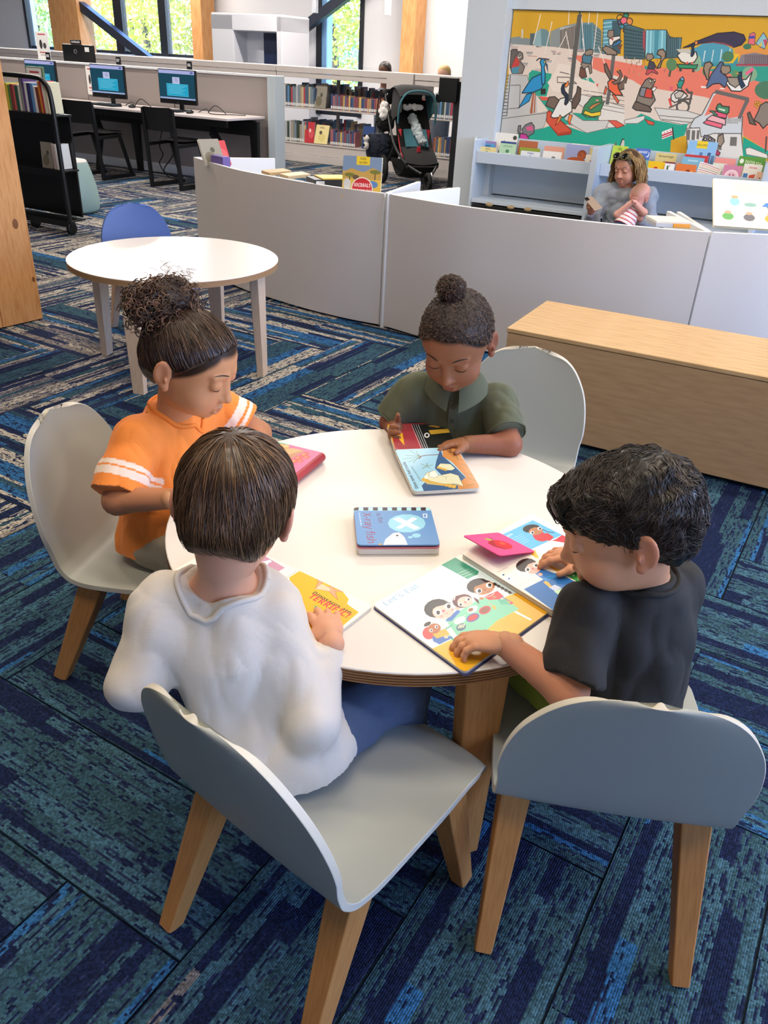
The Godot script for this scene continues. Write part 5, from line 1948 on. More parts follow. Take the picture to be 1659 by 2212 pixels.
	c.poly([713,405,704,409,697,407,694,400,698,393,707,389,715,391,717,398], "8a4a3a")
	c.line([699,422,707,433,725,429], 3.0, "6a2a24")
	c.poly([811,423,805,424,800,421,797,415,796,408,798,400,803,393,809,389,815,388,820,391,824,397,824,404,822,412,817,419], "2f2a2a")
	c.poly([812,456,806,456,801,453,798,448,797,440,799,432,804,425,810,421,816,420,821,423,825,429,825,437,823,445,818,451], "2f2a2a")
	c.poly([813,488,807,488,802,485,799,480,798,472,801,464,805,458,811,453,817,453,822,456,826,461,826,469,824,477,819,483], "2f2a2a")
	c.poly([815,519,808,520,803,517,800,511,799,504,802,496,806,490,812,485,818,485,824,488,827,493,827,501,825,509,821,515], "2f2a2a")
	c.poly([816,551,810,551,804,549,801,543,801,536,803,528,807,521,813,517,819,517,825,519,828,525,828,533,826,540,822,547], "2f2a2a")
	c.poly([627,457,621,460,614,461,606,458,601,453,598,447,598,441,602,435,608,432,615,432,622,435,628,439,631,446,631,452], "b27a52")
	c.poly([706,504,700,507,693,508,686,506,681,502,679,496,680,490,684,485,690,482,697,481,704,483,709,487,711,493,710,499], "b27a52")
	c.line([735,529,743,610], 9.0, "5a72b4")
	c.poly([727,603,751,610,737,628,716,618], "c8455a")
	c.poly([116,477,95,492,71,499,51,496,37,485,33,466,39,444,54,423,76,408,100,400,121,403,135,415,139,434,132,456], "e0474a")
	c.poly([75,488,156,531,173,582,61,568,52,523], "3f6fc4")
	c.poly([100,463,198,492,179,550,87,517], "f0b040")
	c.poly([185,463,167,477,145,485,122,485,103,476,92,461,91,442,100,423,118,408,140,400,163,400,182,409,193,424,194,444], "b06a44")
	c.poly([171,385,165,391,154,396,140,398,127,397,116,393,110,388,110,381,116,375,127,370,140,368,154,369,164,373,171,379], "2f2420")
	c.poly([124,450,113,455,104,453,101,444,106,434,117,429,126,431,129,440], "ffffff")
	c.poly([121,447,115,451,109,450,108,445,112,439,118,436,124,436,125,441], "2a2020")
	c.poly([175,448,164,454,155,452,152,443,157,433,168,427,178,429,181,438], "ffffff")
	c.poly([172,446,166,450,160,449,159,444,163,438,170,434,175,435,176,440], "2a2020")
	c.line([122,467,133,473], 2.0, "7a3020")
	c.poly([155,558,150,560,144,561,138,559,133,555,131,550,131,544,134,540,139,537,145,536,151,538,156,542,158,547,158,553], "f4eadc")
	c.poly([149,552,144,555,139,553,138,549,140,545,145,542,150,544,151,548], "e8962c")
	c.poly([206,430,236,436,220,472,189,474], "e3f3ea")
	c.poly([680,-1,829,4,835,231,802,250,701,237], "3f9a80")
	c.line([699,151,807,165], 3.0, "dff0e8")
	c.line([698,177,805,192], 3.0, "dff0e8")
	c.line([696,204,803,218], 3.0, "dff0e8")
	return c.tex()
func art_flaps() -> ImageTexture:
	var c := Canvas.new(900, 840, Color("f2efe8"))
	c.poly([415,37,823,70,837,346,441,303], "5fb6e4")
	c.fit("apple", 443, 85, 525, 97, 22.9, "e8f4fa", "Droid Sans")
	c.line([447,124,597,137], 2.0, "d7ecf6")
	c.line([442,148,588,159], 2.0, "d7ecf6")
	c.line([437,173,578,180], 2.0, "d7ecf6")
	c.line([433,197,569,202], 2.0, "d7ecf6")
	c.line([428,220,560,223], 2.0, "d7ecf6")
	c.poly([837,346,840,491,792,466,701,338,739,348], "d8384a")
	c.poly([433,308,491,330,425,412,410,388], "f0b83c")
	c.poly([407,445,436,607,411,611,392,584], "f0b83c")
	c.poly([699,304,670,311,642,306,622,289,612,265,615,236,631,210,656,190,686,182,714,187,735,204,744,230,740,259,724,285], "c4394a")
	c.poly([604,242,766,251,756,322,691,331,630,267], "d8343c")
	c.poly([778,173,751,185,716,188,680,181,650,164,633,142,630,119,644,99,671,86,706,83,742,90,772,106,790,129,793,152], "2f2a2a")
	c.poly([766,211,741,223,711,227,680,221,656,208,642,189,642,168,655,150,679,138,710,134,740,139,765,153,779,172,779,193], "b27a52")
	c.poly([682,185,672,190,661,192,652,190,646,185,644,178,647,171,654,163,664,158,674,157,684,158,690,163,692,170,689,178], "ffffff")
	c.poly([679,183,666,188,657,187,655,179,663,170,675,165,685,166,686,174], "2a2020")
	c.poly([779,189,769,194,758,196,749,194,743,189,741,182,744,174,751,167,761,162,772,160,782,162,788,167,790,174,786,182], "ffffff")
	c.poly([776,187,764,192,754,191,752,183,760,174,773,169,783,170,784,177], "2a2020")
	c.line([690,210,701,219], 2.0, "6a2a24")
	c.line([772,202,781,255,810,285], 9.0, "2f2a2a")
	c.poly([-2,272,425,314,236,573,4,561], "f4f1ea")
	c.fit("cookie", 34, 327, 146, 339, 19.6, "9a9690", "Droid Sans")
	c.line([48,379,152,390], 2.0, "b5b1ac")
	c.line([49,412,152,423], 2.0, "b5b1ac")
	c.line([51,443,151,457], 2.0, "b5b1ac")
	c.line([52,475,151,490], 2.0, "b5b1ac")
	c.line([53,506,150,522], 2.0, "b5b1ac")
	c.poly([53,372,45,375,38,374,36,368,40,362,48,359,55,360,57,366], "3f6fb4")
	c.poly([50,425,42,428,35,427,33,421,37,415,45,412,52,414,54,419], "3f6fb4")
	c.poly([246,492,338,507,370,612,236,573], "3f7ed0")
	c.poly([359,434,325,454,282,464,239,461,203,446,182,423,180,395,196,368,229,348,272,338,316,340,353,354,374,378,376,407], "2f2a2a")
	c.poly([354,484,326,502,291,510,257,509,230,498,215,479,215,456,230,434,258,416,292,407,327,408,355,419,370,438,370,462], "f4b9ae")
	c.poly([238,347,353,367,380,423,298,406,208,404], "2f2a2a")
	c.poly([257,454,245,460,233,462,222,460,215,455,213,446,216,437,224,429,236,423,248,420,259,422,266,428,268,436,265,446], "ffffff")
	c.poly([251,450,238,456,227,454,225,446,233,436,247,430,257,432,259,440], "3a2a2a")
	c.poly([349,463,338,469,325,471,314,469,307,463,305,455,308,445,317,437,328,431,341,429,352,431,359,437,362,445,358,454], "ffffff")
	c.poly([344,458,330,464,319,462,318,454,326,444,339,438,350,440,352,449], "3a2a2a")
	c.poly([286,466,278,469,271,467,269,462,273,456,282,453,289,454,291,460], "e85a7a")
	c.line([267,481,281,487], 2.0, "b03a4a")
	c.poly([283,548,275,551,266,552,257,549,251,544,248,537,249,531,254,525,262,521,271,521,280,523,287,528,289,535,288,542], "f4b9ae")
	c.poly([31,562,385,602,418,887,3,842], "2f73c0")
	c.poly([236,573,385,602,389,639,233,614], "3f8fd8")
	c.poly([412,623,600,645,517,851,412,897], "3f9a4c")
	c.poly([459,705,451,708,444,707,442,701,447,696,455,693,463,694,464,700], "e8f2ea")
	c.poly([460,750,451,753,444,751,442,746,447,740,456,738,463,739,464,745], "e8f2ea")
	c.poly([459,820,451,823,444,821,442,816,447,811,455,808,462,810,464,815], "e8f2ea")
	c.poly([191,663,252,673,262,724,191,721], "c9d6f0")
	c.poly([182,714,275,734,285,785,175,782], "bfe3c0")
	c.poly([175,782,286,786,288,872,173,858], "e6ecd4")
	c.poly([208,605,236,606,239,630,219,673,195,667], "f0b860")
	return c.tex()
func art_apple() -> ImageTexture:
	var c := Canvas.new(320, 256, Color("ef4f8c"))
	c.ell(165, 140, 78, 58, "d8222e")
	c.poly([165,84,240,110,242,160,200,196,165,198,205,150], "a81e28")
	c.ell(135, 130, 22, 16, "ee5a3a")
	c.line([165, 95, 160, 70, 140, 62], 5, "4a2a20")
	c.ell(182, 70, 22, 12, "8fc43c", -0.6)
	return c.tex()
func art_dino_plain() -> ImageTexture:
	var c := Canvas.new(560, 620, Color("a6d3e4"))
	c.poly([313,197,401,19,389,130,446,303,488,469,413,618,84,621,86,545,187,443,298,430,266,312], "3d5f86")
	c.poly([1,-5,396,11,313,197,266,312,206,376,18,626,-1,624], "9ccbe0")
	c.poly([424,13,552,-7,565,621,369,632,388,550,492,458,441,231,387,135], "c8894e")
	c.line([173,156,197,119,256,107,367,108], 9.0, "6a3a28")
	c.line([164,87,197,119], 5.0, "6a3a28")
	c.line([126,22,184,118], 4.0, "5f7a4a")
	c.line([66,92,184,118], 4.0, "5f7a4a")
	c.line([31,150,182,125], 4.0, "5f7a4a")
	c.line([65,200,180,133], 4.0, "5f7a4a")
	c.line([102,215,177,132], 4.0, "5f7a4a")
	c.line([178,39,186,119], 4.0, "5f7a4a")
	c.line([166,233,209,272], 5.0, "6a7a3a")
	c.line([160,303,209,272], 5.0, "6a7a3a")
	c.line([261,259,209,272], 5.0, "6a7a3a")
	c.line([226,308,209,272], 5.0, "6a7a3a")
	c.line([222,225,209,272], 5.0, "6a7a3a")
	c.poly([111,454,146,495,239,537,362,570,420,553,429,587,394,551,259,561,136,528], "b9ae7a")
	c.poly([147,466,142,478,134,486,125,491,116,490,110,484,107,475,108,463,113,452,121,443,131,439,139,439,146,445,149,455], "d0a84c")
	c.poly([175,481,170,492,162,501,152,505,144,504,138,499,135,489,136,478,141,467,149,458,158,453,167,454,173,460,176,470], "d0a84c")
	c.poly([202,496,197,507,189,516,180,520,171,519,165,513,162,504,164,492,169,481,177,473,186,468,195,469,201,475,204,484], "d0a84c")
	c.poly([230,511,225,522,217,530,207,534,199,534,193,528,190,519,191,507,196,496,204,487,214,483,222,484,229,489,231,499], "d0a84c")
	c.poly([257,525,252,536,244,545,235,549,226,548,220,543,217,533,219,522,224,511,232,502,241,498,250,498,256,504,259,514], "d0a84c")
	c.poly([285,540,279,551,271,559,262,564,254,563,247,557,245,548,246,536,251,525,259,517,269,512,277,513,284,519,286,528], "d0a84c")
	c.poly([312,554,307,565,299,574,289,578,281,577,275,572,272,562,273,551,279,540,287,531,296,527,305,528,311,533,314,543], "d0a84c")
	c.poly([339,569,334,580,326,588,317,593,308,592,302,586,299,577,301,565,306,554,314,546,324,542,332,542,338,548,341,558], "d0a84c")
	c.poly([367,583,361,594,353,603,344,607,335,606,329,601,326,591,328,580,333,569,342,561,351,556,360,557,366,563,368,572], "d0a84c")
	c.shape([138,427,174,373,245,338,275,416,378,391,433,430,429,587,382,549,266,535,175,487], "d5d6b4", 2.0, "2b2623")
	c.shape([213,354,258,339,269,416,226,446,181,420], "eceadb", 2.0, "2b2623")
	c.shape([292,290,334,242,419,258,439,326,404,351,325,340], "d5d6b4", 2.0, "2b2623")
	c.poly([311,301,304,314,294,319,287,313,287,299,294,287,305,282,311,288], "d0a84c")
	c.poly([329,315,321,327,311,332,305,326,305,313,312,300,322,295,329,301], "d0a84c")
	c.poly([347,328,339,340,329,345,322,339,323,326,330,313,340,308,347,315], "d0a84c")
	c.poly([364,341,357,353,347,358,340,352,341,339,348,326,358,322,365,328], "d0a84c")
	c.poly([176,431,171,442,163,451,155,455,146,454,141,449,138,439,140,427,145,416,152,407,161,403,169,403,175,409,178,419], "eceadb")
	c.line([275,416,328,444,311,476], 2.0, "3a3a2a")
	c.line([495,470,552,520], 5.0, "5f6a3a")
	c.line([523,403,584,466], 5.0, "5f6a3a")
	c.line([469,141,544,216], 5.0, "5f6a3a")
	c.line([513,90,503,212], 5.0, "5f6a3a")
	c.line([515,261,554,312], 5.0, "5f6a3a")
	c.line([452,578,537,563], 5.0, "5f6a3a")
	c.fit("Dinos never had trucks.", 53, 581, 41, 188, 28.4, "1f2a3a", "Droid Sans Bold")
	c.fit("(As far as we know.)", 107, 480, 83, 261, 18.2, "3a4a5a", "Droid Sans")
	c.fit("HO", 502, 89, 493, 18, 44.5, "2a1a14", "Droid Sans Bold")
	return c.tex()
func art_bolt_page() -> ImageTexture:
	var c := Canvas.new(560, 520, Color("a83a44"))
	c.poly([234,20,599,52,551,525,248,528], "1f2220")
	c.line([230,27,235,518], 5.0, "c9cfd0")
	c.line([251,29,255,519], 5.0, "c9cfd0")
	c.line([272,31,275,521], 5.0, "c9cfd0")
	c.line([293,33,294,523], 5.0, "c9cfd0")
	c.poly([379,69,477,42,564,70,461,121], "e0a848")
	c.poly([361,266,353,289,343,306,330,315,319,314,310,303,306,284,308,261,315,239,325,221,338,212,350,213,359,224,362,243], "f2f2ee")
	c.poly([347,265,339,285,328,293,321,284,321,263,329,242,340,234,347,244], "1f2220")
	c.poly([368,165,612,135,600,220,374,251], "e8b83c")
	c.poly([21,12,59,16,59,222,118,194,96,452,59,288,25,302], "f4b81e")
	c.poly([21,12,39,14,41,254,25,302], "f7d038")
	c.line([65,76,81,42], 4.0, "6f8a4a")
	c.line([5,390,13,428], 4.0, "6f8a4a")
	c.line([89,82,105,45], 4.0, "6f8a4a")
	c.line([40,406,49,441], 4.0, "6f8a4a")
	c.line([112,87,129,47], 4.0, "6f8a4a")
	c.line([75,422,84,454], 4.0, "6f8a4a")
	c.line([135,93,153,49], 4.0, "6f8a4a")
	c.line([110,437,119,466], 4.0, "6f8a4a")
	c.line([159,98,177,51], 4.0, "6f8a4a")
	c.line([145,453,155,479], 4.0, "6f8a4a")
	c.line([182,104,201,53], 4.0, "6f8a4a")
	c.line([179,469,190,492], 4.0, "6f8a4a")
	c.poly([0,0,20,2,2,505,-13,513], "f0c02a")
	return c.tex()
func art_terrific() -> ImageTexture:
	var c := Canvas.new(760, 760, Color("eeebe4"))
	c.poly([15,120,17,-118,234,-123,304,-60,390,-71,452,-5,561,47,591,105,725,131,738,401,631,606], "f2b414")
	c.poly([477,303,493,324,503,344,506,357,500,362,486,357,469,344,450,325,434,304,423,284,421,271,427,266,440,271,458,284], "4a9a7a")
	c.poly([473,320,483,332,489,344,491,351,487,354,479,351,469,343,458,332,448,319,441,308,440,300,443,297,451,300,462,308], "e8c830")
	c.shape([49,-81,138,-92,233,-32,280,33,352,18,348,-8,404,19,537,-45,418,36,503,108,378,68,276,108,230,15,104,-49], "f0a27c", 2.5, "7a3a24")
	c.poly([276,108,272,24,350,25,388,60], "f7c8a8")
	c.fit("Dinosaurs are", 292, 173, 685, 194, 39.6, "2a2a2a", "Droid Sans Bold")
	c.fit("TERRIFIC!", 300, 228, 695, 245, 60.6, "d83a3c", "Droid Sans Bold")
	return c.tex()
func art_dinosaurs() -> ImageTexture:
	var c := Canvas.new(760, 760, Color("eeebe4"))
	c.poly([425,184,369,12,660,40,651,169,575,185], "c492ac")
	c.poly([483,214,506,133,600,135,651,169,607,190], "dcb6da")
	c.shape([446,120,485,24,521,43,507,86,498,125], "f0e8f0", 2.0, "8a6a9a")
	c.poly([516,84,521,93,522,102,518,110,511,116,501,119,491,117,483,112,478,103,477,94,481,86,488,80,498,77,508,79], "f4f0f4")
	c.poly([493,113,498,120,499,128,495,135,489,141,480,143,472,141,464,136,460,129,459,121,462,113,469,108,477,106,486,108], "f4f0f4")
	c.fit("ARE DINOSAURS.", 112, -70, 726, -38, 49.1, "3a3a48", "Droid Sans Bold")
	return c.tex()
func art_fruit() -> ImageTexture:
	var c := Canvas.new(460, 600, Color("e8588c"))
	c.poly([-14,-15,75,-26,188,-16,165,60,94,53], "4fae8a")
	c.poly([217,59,221,80,213,98,195,109,170,111,143,103,119,88,103,67,99,45,107,27,125,16,151,14,178,22,201,38], "e8963c")
	c.poly([196,21,199,31,198,42,192,50,183,56,173,56,163,52,156,44,152,33,154,22,159,14,168,9,179,8,189,13], "f0b070")
	c.poly([177,115,235,43,336,35,313,205,300,271], "b87a44")
	c.poly([177,115,235,43,314,42,268,147], "d8a060")
	c.poly([384,55,391,70,393,89,390,109,382,125,371,135,360,135,350,128,343,113,341,93,344,73,352,57,362,47,374,47], "d83a2c")
	c.poly([366,81,371,95,369,109,361,115,352,110,347,97,349,82,357,76], "f08a3c")
	c.poly([376,125,383,142,385,163,381,184,372,202,360,213,348,215,337,207,330,191,328,170,331,148,340,130,352,119,365,117], "d83a2c")
	c.poly([356,154,361,169,359,184,350,192,341,187,335,172,338,156,346,149], "f08a3c")
	c.poly([417,98,422,109,424,124,421,138,416,150,408,157,399,157,392,151,386,139,385,125,387,110,393,99,401,92,409,92], "d83a2c")
	c.poly([401,118,405,128,404,139,398,143,391,139,388,129,389,119,395,114], "f08a3c")
	c.poly([376,184,384,201,386,223,382,244,374,262,362,272,349,273,337,265,330,248,327,227,331,205,339,187,351,176,364,175], "d83a2c")
	c.poly([357,213,362,228,360,244,351,251,341,245,336,230,338,214,346,207], "f08a3c")
	c.poly([407,179,412,190,414,204,413,217,407,227,400,233,392,233,384,226,379,216,377,202,379,189,384,178,391,173,400,173], "d83a2c")
	c.poly([393,198,396,207,395,217,390,221,383,217,380,207,381,197,386,194], "f08a3c")
	return c.tex()
func art_mural() -> ImageTexture:
	var c := Canvas.new(2048, 628, Color("dda92a"))
	c.poly([-16,125,43,116,76,122,104,123,117,190,-7,195], "8a9290")
	c.poly([102,100,130,99,141,159,109,160], "5a6a6c")
	c.line([58,87,61,120], 14.0, "d9b060")
	c.poly([53,87,57,82,63,87,66,120,58,120], "d9cdb8")
	c.poly([127,99,155,78,187,80,207,97,217,163,128,167], "6f8f92")
	c.poly([127,99,155,78,173,165,128,167], "93b3b4")
	c.poly([217,163,210,88,243,74,276,63,355,44,420,44,469,75,491,196,242,207], "8f9794")
	c.poly([270,161,256,70,340,57,351,158], "b9c0ba")
	c.line([261,81,273,161], 5.0, "6a5a50")
	c.line([267,79,279,161], 5.0, "6a5a50")
	c.line([274,77,286,161], 5.0, "6a5a50")
	c.line([281,75,293,160], 5.0, "6a5a50")
	c.line([287,73,299,160], 5.0, "6a5a50")
	c.line([294,71,306,160], 5.0, "6a5a50")
	c.line([301,69,312,160], 5.0, "6a5a50")
	c.line([307,67,319,159], 5.0, "6a5a50")
	c.line([314,65,325,159], 5.0, "6a5a50")
	c.line([320,63,332,159], 5.0, "6a5a50")
	c.line([327,61,338,159], 5.0, "6a5a50")
	c.line([334,59,345,158], 5.0, "6a5a50")
	c.poly([359,52,419,45,451,176,378,179], "5f8f9a")
	c.line([366,56,385,171], 3.0, "3f5a60")
	c.line([375,56,394,171], 3.0, "3f5a60")
	c.line([384,55,404,171], 3.0, "3f5a60")
	c.line([394,55,413,170], 3.0, "3f5a60")
	c.line([403,55,423,170], 3.0, "3f5a60")
	c.line([412,54,432,170], 3.0, "3f5a60")
	c.poly([420,45,469,76,487,175,451,176], "6f8a8c")
	c.line([427,65,471,85], 3.0, "44585c")
	c.line([430,81,473,98], 3.0, "44585c")
	c.line([433,97,475,111], 3.0, "44585c")
	c.line([436,113,478,123], 3.0, "44585c")
	c.line([439,129,480,136], 3.0, "44585c")
	c.line([441,145,483,149], 3.0, "44585c")
	c.line([444,162,485,162], 3.0, "44585c")
	c.shape([491,175,471,31,514,27,554,31,581,171], "5f9fb0", 3.0, "2f4a50")
	c.line([473,46,513,40], 5.0, "a9d3da")
	c.line([476,62,516,57], 5.0, "a9d3da")
	c.line([479,78,519,73], 5.0, "a9d3da")
	c.line([482,95,522,89], 5.0, "a9d3da")
	c.line([485,111,525,105], 5.0, "a9d3da")
	c.line([488,127,528,122], 5.0, "a9d3da")
	c.line([491,144,531,138], 5.0, "a9d3da")
	c.line([494,161,534,155], 5.0, "a9d3da")
	c.poly([515,34,554,33,581,171,542,172], "3f5f68")
	c.poly([-12,151,234,155,487,175,692,188,757,505,459,543,233,561,22,560,11,295], "e7d5c3")
	c.line([-2,158,16,155], 3.0, "8a7f78")
	c.line([93,186,128,184], 3.0, "5f6a70")
	c.line([186,214,206,214], 3.0, "c98a78")
	c.line([279,241,315,242], 3.0, "a9b4b8")
	c.line([352,157,373,160], 3.0, "8a7f78")
	c.line([442,184,478,180], 3.0, "5f6a70")
	c.line([55,232,79,230], 3.0, "c98a78")
	c.line([150,259,190,258], 3.0, "a9b4b8")
	c.line([226,174,251,175], 3.0, "8a7f78")
	c.line([318,201,359,203], 3.0, "5f6a70")
	c.line([409,228,434,224], 3.0, "c98a78")
	c.line([2,163,46,161], 3.0, "a9b4b8")
	c.line([97,191,126,191], 3.0, "8a7f78")
	c.line([190,218,236,219], 3.0, "5f6a70")
	c.line([283,246,314,248], 3.0, "c98a78")
	c.line([356,162,401,158], 3.0, "a9b4b8")
	c.line([446,188,476,186], 3.0, "8a7f78")
	c.line([59,237,109,235], 3.0, "5f6a70")
	c.line([154,264,189,265], 3.0, "c98a78")
	c.line([230,178,250,181], 3.0, "a9b4b8")
	c.line([322,206,356,202], 3.0, "8a7f78")
	c.line([413,233,433,231], 3.0, "5f6a70")
	c.line([6,168,44,167], 3.0, "c98a78")
	c.line([100,196,124,197], 3.0, "a9b4b8")
	c.line([194,223,234,225], 3.0, "8a7f78")
	c.line([287,250,311,247], 3.0, "5f6a70")
	c.line([360,166,399,164], 3.0, "c98a78")
	c.line([450,193,475,193], 3.0, "a9b4b8")
	c.line([63,241,107,242], 3.0, "8a7f78")
	c.line([141,156,170,158], 3.0, "5f6a70")
	c.line([234,183,278,179], 3.0, "c98a78")
	c.line([326,210,355,208], 3.0, "a9b4b8")
	c.line([416,237,461,236], 3.0, "8a7f78")
	c.line([10,173,43,174], 3.0, "5f6a70")
	c.line([104,201,154,202], 3.0, "c98a78")
	c.line([198,228,231,224], 3.0, "a9b4b8")
	c.line([291,255,309,254], 3.0, "8a7f78")
	c.line([364,171,398,170], 3.0, "5f6a70")
	c.line([453,198,473,199], 3.0, "c98a78")
	c.line([67,246,106,248], 3.0, "a9b4b8")
	c.line([145,160,167,157], 3.0, "8a7f78")
	c.line([238,188,276,186], 3.0, "5f6a70")
	c.line([329,215,353,215], 3.0, "c98a78")
	c.line([420,242,460,242], 3.0, "a9b4b8")
	c.poly([332,187,402,188,502,196,699,220,713,291,618,275,496,255,395,223], "ef8069")
	c.poly([121,281,137,264,198,272,245,276,241,316,233,381,178,382,124,332], "2aa58a")
	c.poly([385,291,453,284,479,307,418,306], "2aa58a")
	c.poly([463,313,497,308,492,331], "e8604a")
	c.poly([73,615,87,572,238,532,316,502,476,538,586,506,750,471,784,636,77,640], "1fa98c")
	c.poly([183,384,253,391,307,447,553,450,596,470,544,521,269,497], "2aa58a")
	c.shape([11,291,114,291,129,328,125,351,178,380,255,450,238,532,-3,596,-4,504], "c9c6be", 3.0, "8a857c")
	c.poly([-22,294,12,294,12,298,-22,301], "6a6864")
	c.poly([-20,310,13,310,13,313,-20,317], "6a6864")
	c.poly([-19,326,14,325,14,329,-18,332], "6a6864")
	c.poly([-17,342,16,341,15,345,-16,348], "6a6864")
	c.poly([-16,357,17,357,16,361,-14,364], "6a6864")
	c.poly([-14,373,18,373,17,377,-12,380], "6a6864")
	c.poly([-12,389,19,389,19,393,-10,396], "6a6864")
	c.poly([-11,405,20,404,20,409,-8,412], "6a6864")
	c.poly([-9,421,21,420,21,425,-6,428], "6a6864")
	c.poly([-8,437,22,437,22,441,-4,444], "6a6864")
	c.poly([-6,453,24,453,23,457,-1,460], "6a6864")
	c.poly([-5,470,25,469,24,473,1,476], "6a6864")
	c.poly([-3,486,26,485,26,489,3,492], "6a6864")
	c.line([20,294,25,486], 4.0, "3a3430")
	c.line([27,341,81,337,91,445,30,453], 4.0, "7a756c")
	c.line([-4,504,256,456], 4.0, "7a756c")
	c.poly([178,380,252,446,194,462], "e9d9c8")
	c.poly([155,365,164,365,167,468,153,467], "b4633f")
	c.poly([167,369,172,368,181,463,174,464], "b4633f")
	c.poly([228,318,261,271,272,228,331,233,351,278,484,309,522,375,384,368,265,355], "efe0cf")
	c.line([277,289,340,288,384,314,281,314,277,289], 4.0, "6a6058")
	c.line([287,266,337,273], 4.0, "6a6058")
	c.shape([369,384,423,361,532,382,723,419,734,476,586,506,467,436], "e9e2d6", 3.0, "7a7168")
	c.shape([370,443,448,481,583,471,569,511,476,538,399,508,345,480], "d9d5cc", 3.0, "7a7168")
	c.line([424,342,711,363], 3.0, "8a8178")
	c.line([441,360,715,383], 3.0, "8a8178")
	c.line([457,379,719,402], 3.0, "8a8178")
	c.line([474,397,723,421], 3.0, "8a8178")
	c.line([490,415,727,441], 3.0, "8a8178")
	c.shape([247,455,261,446,394,532,392,549,326,562,251,499], "d9583c", 4.0, "7a2f24")
	c.poly([251,499,324,550,390,533,392,549,326,562], "b9432c")
	c.shape([577,471,618,469,665,488,629,503], "e8604a", 3.0, "7a2f24")
	c.poly([192,383,252,385,254,399,209,402], "e8604a")
	c.line([352,-1,443,326], 4.0, "efe6da")
	c.line([292,1,297,54], 4.0, "efe6da")
	c.line([146,15,125,148], 4.0, "efe6da")
	c.line([210,46,194,187], 4.0, "efe6da")
	c.line([396,0,399,51], 4.0, "efe6da")
	c.line([438,1,451,273], 4.0, "efe6da")
	c.line([294,94,237,230], 4.0, "efe6da")
	c.line([289,87,333,196], 4.0, "efe6da")
	c.line([380,113,460,348], 4.0, "efe6da")
	c.line([467,146,539,261], 4.0, "efe6da")
	c.line([348,17,352,202,360,385], 22.0, "5f5e5a")
	c.line([348,-1,350,42], 10.0, "5f5e5a")
	c.line([550,179,558,338,558,395], 18.0, "6a6864")
	c.shape([13,256,8,179,37,174,58,192,35,224,29,286], "6a6058", 4.0, "3a3430")
	c.shape([43,200,57,182,74,191,80,214,63,226,94,252,85,283,29,285,17,263], "8a7f74", 4.0, "3a3430")
	c.poly([20,255,41,204,63,230,61,250,25,259], "c8453c")
	c.poly([21,261,64,249,61,283,29,284], "4f8fa0")
	c.shape([62,210,61,213,60,215,57,216,54,216,52,215,50,213,49,211,49,209,50,207,53,205,56,205,59,206,61,208], "f2e9d8", 2.0, "3a3430")
	c.shape([70,208,69,211,66,212,61,211,59,208,61,205,64,203,68,204], "f2e9d8", 2.0, "3a3430")
	c.shape([96,374,120,332,143,300,198,274,215,308,200,348,153,368], "2b93c6", 5.0, "1a3440")
	c.shape([86,446,122,379,153,369,140,410], "2b93c6", 4.0, "1a3440")
	c.shape([190,282,185,248,174,225,180,212,198,211,206,231,199,247,210,277,215,323,200,328], "2f9ccc", 5.0, "1a3440")
	c.poly([202,226,217,235,225,276,210,246], "3a4a5a")
	c.shape([204,225,203,228,199,230,195,229,193,225,194,222,198,220,202,221], "f0e070", 3.0, "3a3430")
	c.poly([196,347,223,346,227,371,200,375], "332e2c")
	c.line([154,220,166,210,220,212], 6.0, "3a3430")
	c.shape([235,424,247,384,278,380,309,399,305,435,278,437], "7a6658", 5.0, "3a3430")
	c.shape([375,391,391,352,390,325,410,335,415,389,395,429,376,426], "6a584c", 5.0, "3a3430")
	c.shape([270,473,307,388,333,380,372,399,381,442,339,472,285,480], "f1ede2", 5.0, "3a3430")
	c.shape([306,341,310,322,327,317,320,333,328,352,346,366,354,401,343,415,335,410,335,378,312,360], "2c3848", 5.0, "1c2430")
	c.shape([321,325,338,303,344,320,330,336], "f08a3c", 3.0, "3a3430")
	c.shape([319,462,330,473,318,502,300,515], "f08a3c", 3.0, "3a3430")
	c.shape([368,455,387,461,379,497,365,490], "f08a3c", 3.0, "3a3430")
	c.poly([311,498,323,514,304,511], "d83a2c")
	c.poly([366,488,389,501,376,506], "d83a2c")
	c.shape([441,411,459,390,473,368,524,363,530,393,542,387,528,432,524,460,463,464,434,450], "3f8a5c", 4.0, "3a3430")
	c.shape([449,433,486,443,532,432,532,451,489,460,443,449], "f2cf3c", 3.0, "3a3430")
	c.shape([465,421,484,404,520,390,525,394,494,415,479,428], "c98a4f", 3.0, "3a3430")
	c.poly([512,382,512,384,510,385,506,386,503,386,499,386,496,385,495,383,496,382,498,380,501,380,505,379,509,380,511,381], "f2a08a")
	c.poly([459,462,472,461,469,471,460,472], "3f8a5c")
	c.poly([511,457,528,453,526,467,512,466], "3f8a5c")
	c.shape([391,276,391,238,417,248,431,281,406,288], "7a4f40", 4.0, "3a3430")
	c.shape([391,227,400,200,441,213,454,261,446,267,431,232,408,248], "9a8a78", 4.0, "3a3430")
	c.shape([392,197,396,182,431,184,445,191,440,223,398,219], "4f8294", 4.0, "3a3430")
	c.shape([401,182,406,165,427,159,444,162,443,180,419,187], "9a8a78", 4.0, "3a3430")
	c.shape([487,156,500,141,522,144,563,164,566,179,515,177], "9a8672", 5.0, "3a3430")
	c.shape([503,87,504,75,529,72,536,97,523,108,505,102], "9a8672", 4.0, "3a3430")
	c.shape([512,112,534,101,567,96,569,107,539,122,534,140,520,137], "f0eade", 4.0, "3a3430")
	c.shape([533,137,566,114,577,117,573,128,543,143], "3f83b4", 4.0, "3a3430")
	c.poly([521,108,535,106,534,119], "c8453c")
	c.poly([563,143,585,128,579,160], "7a4a3c")
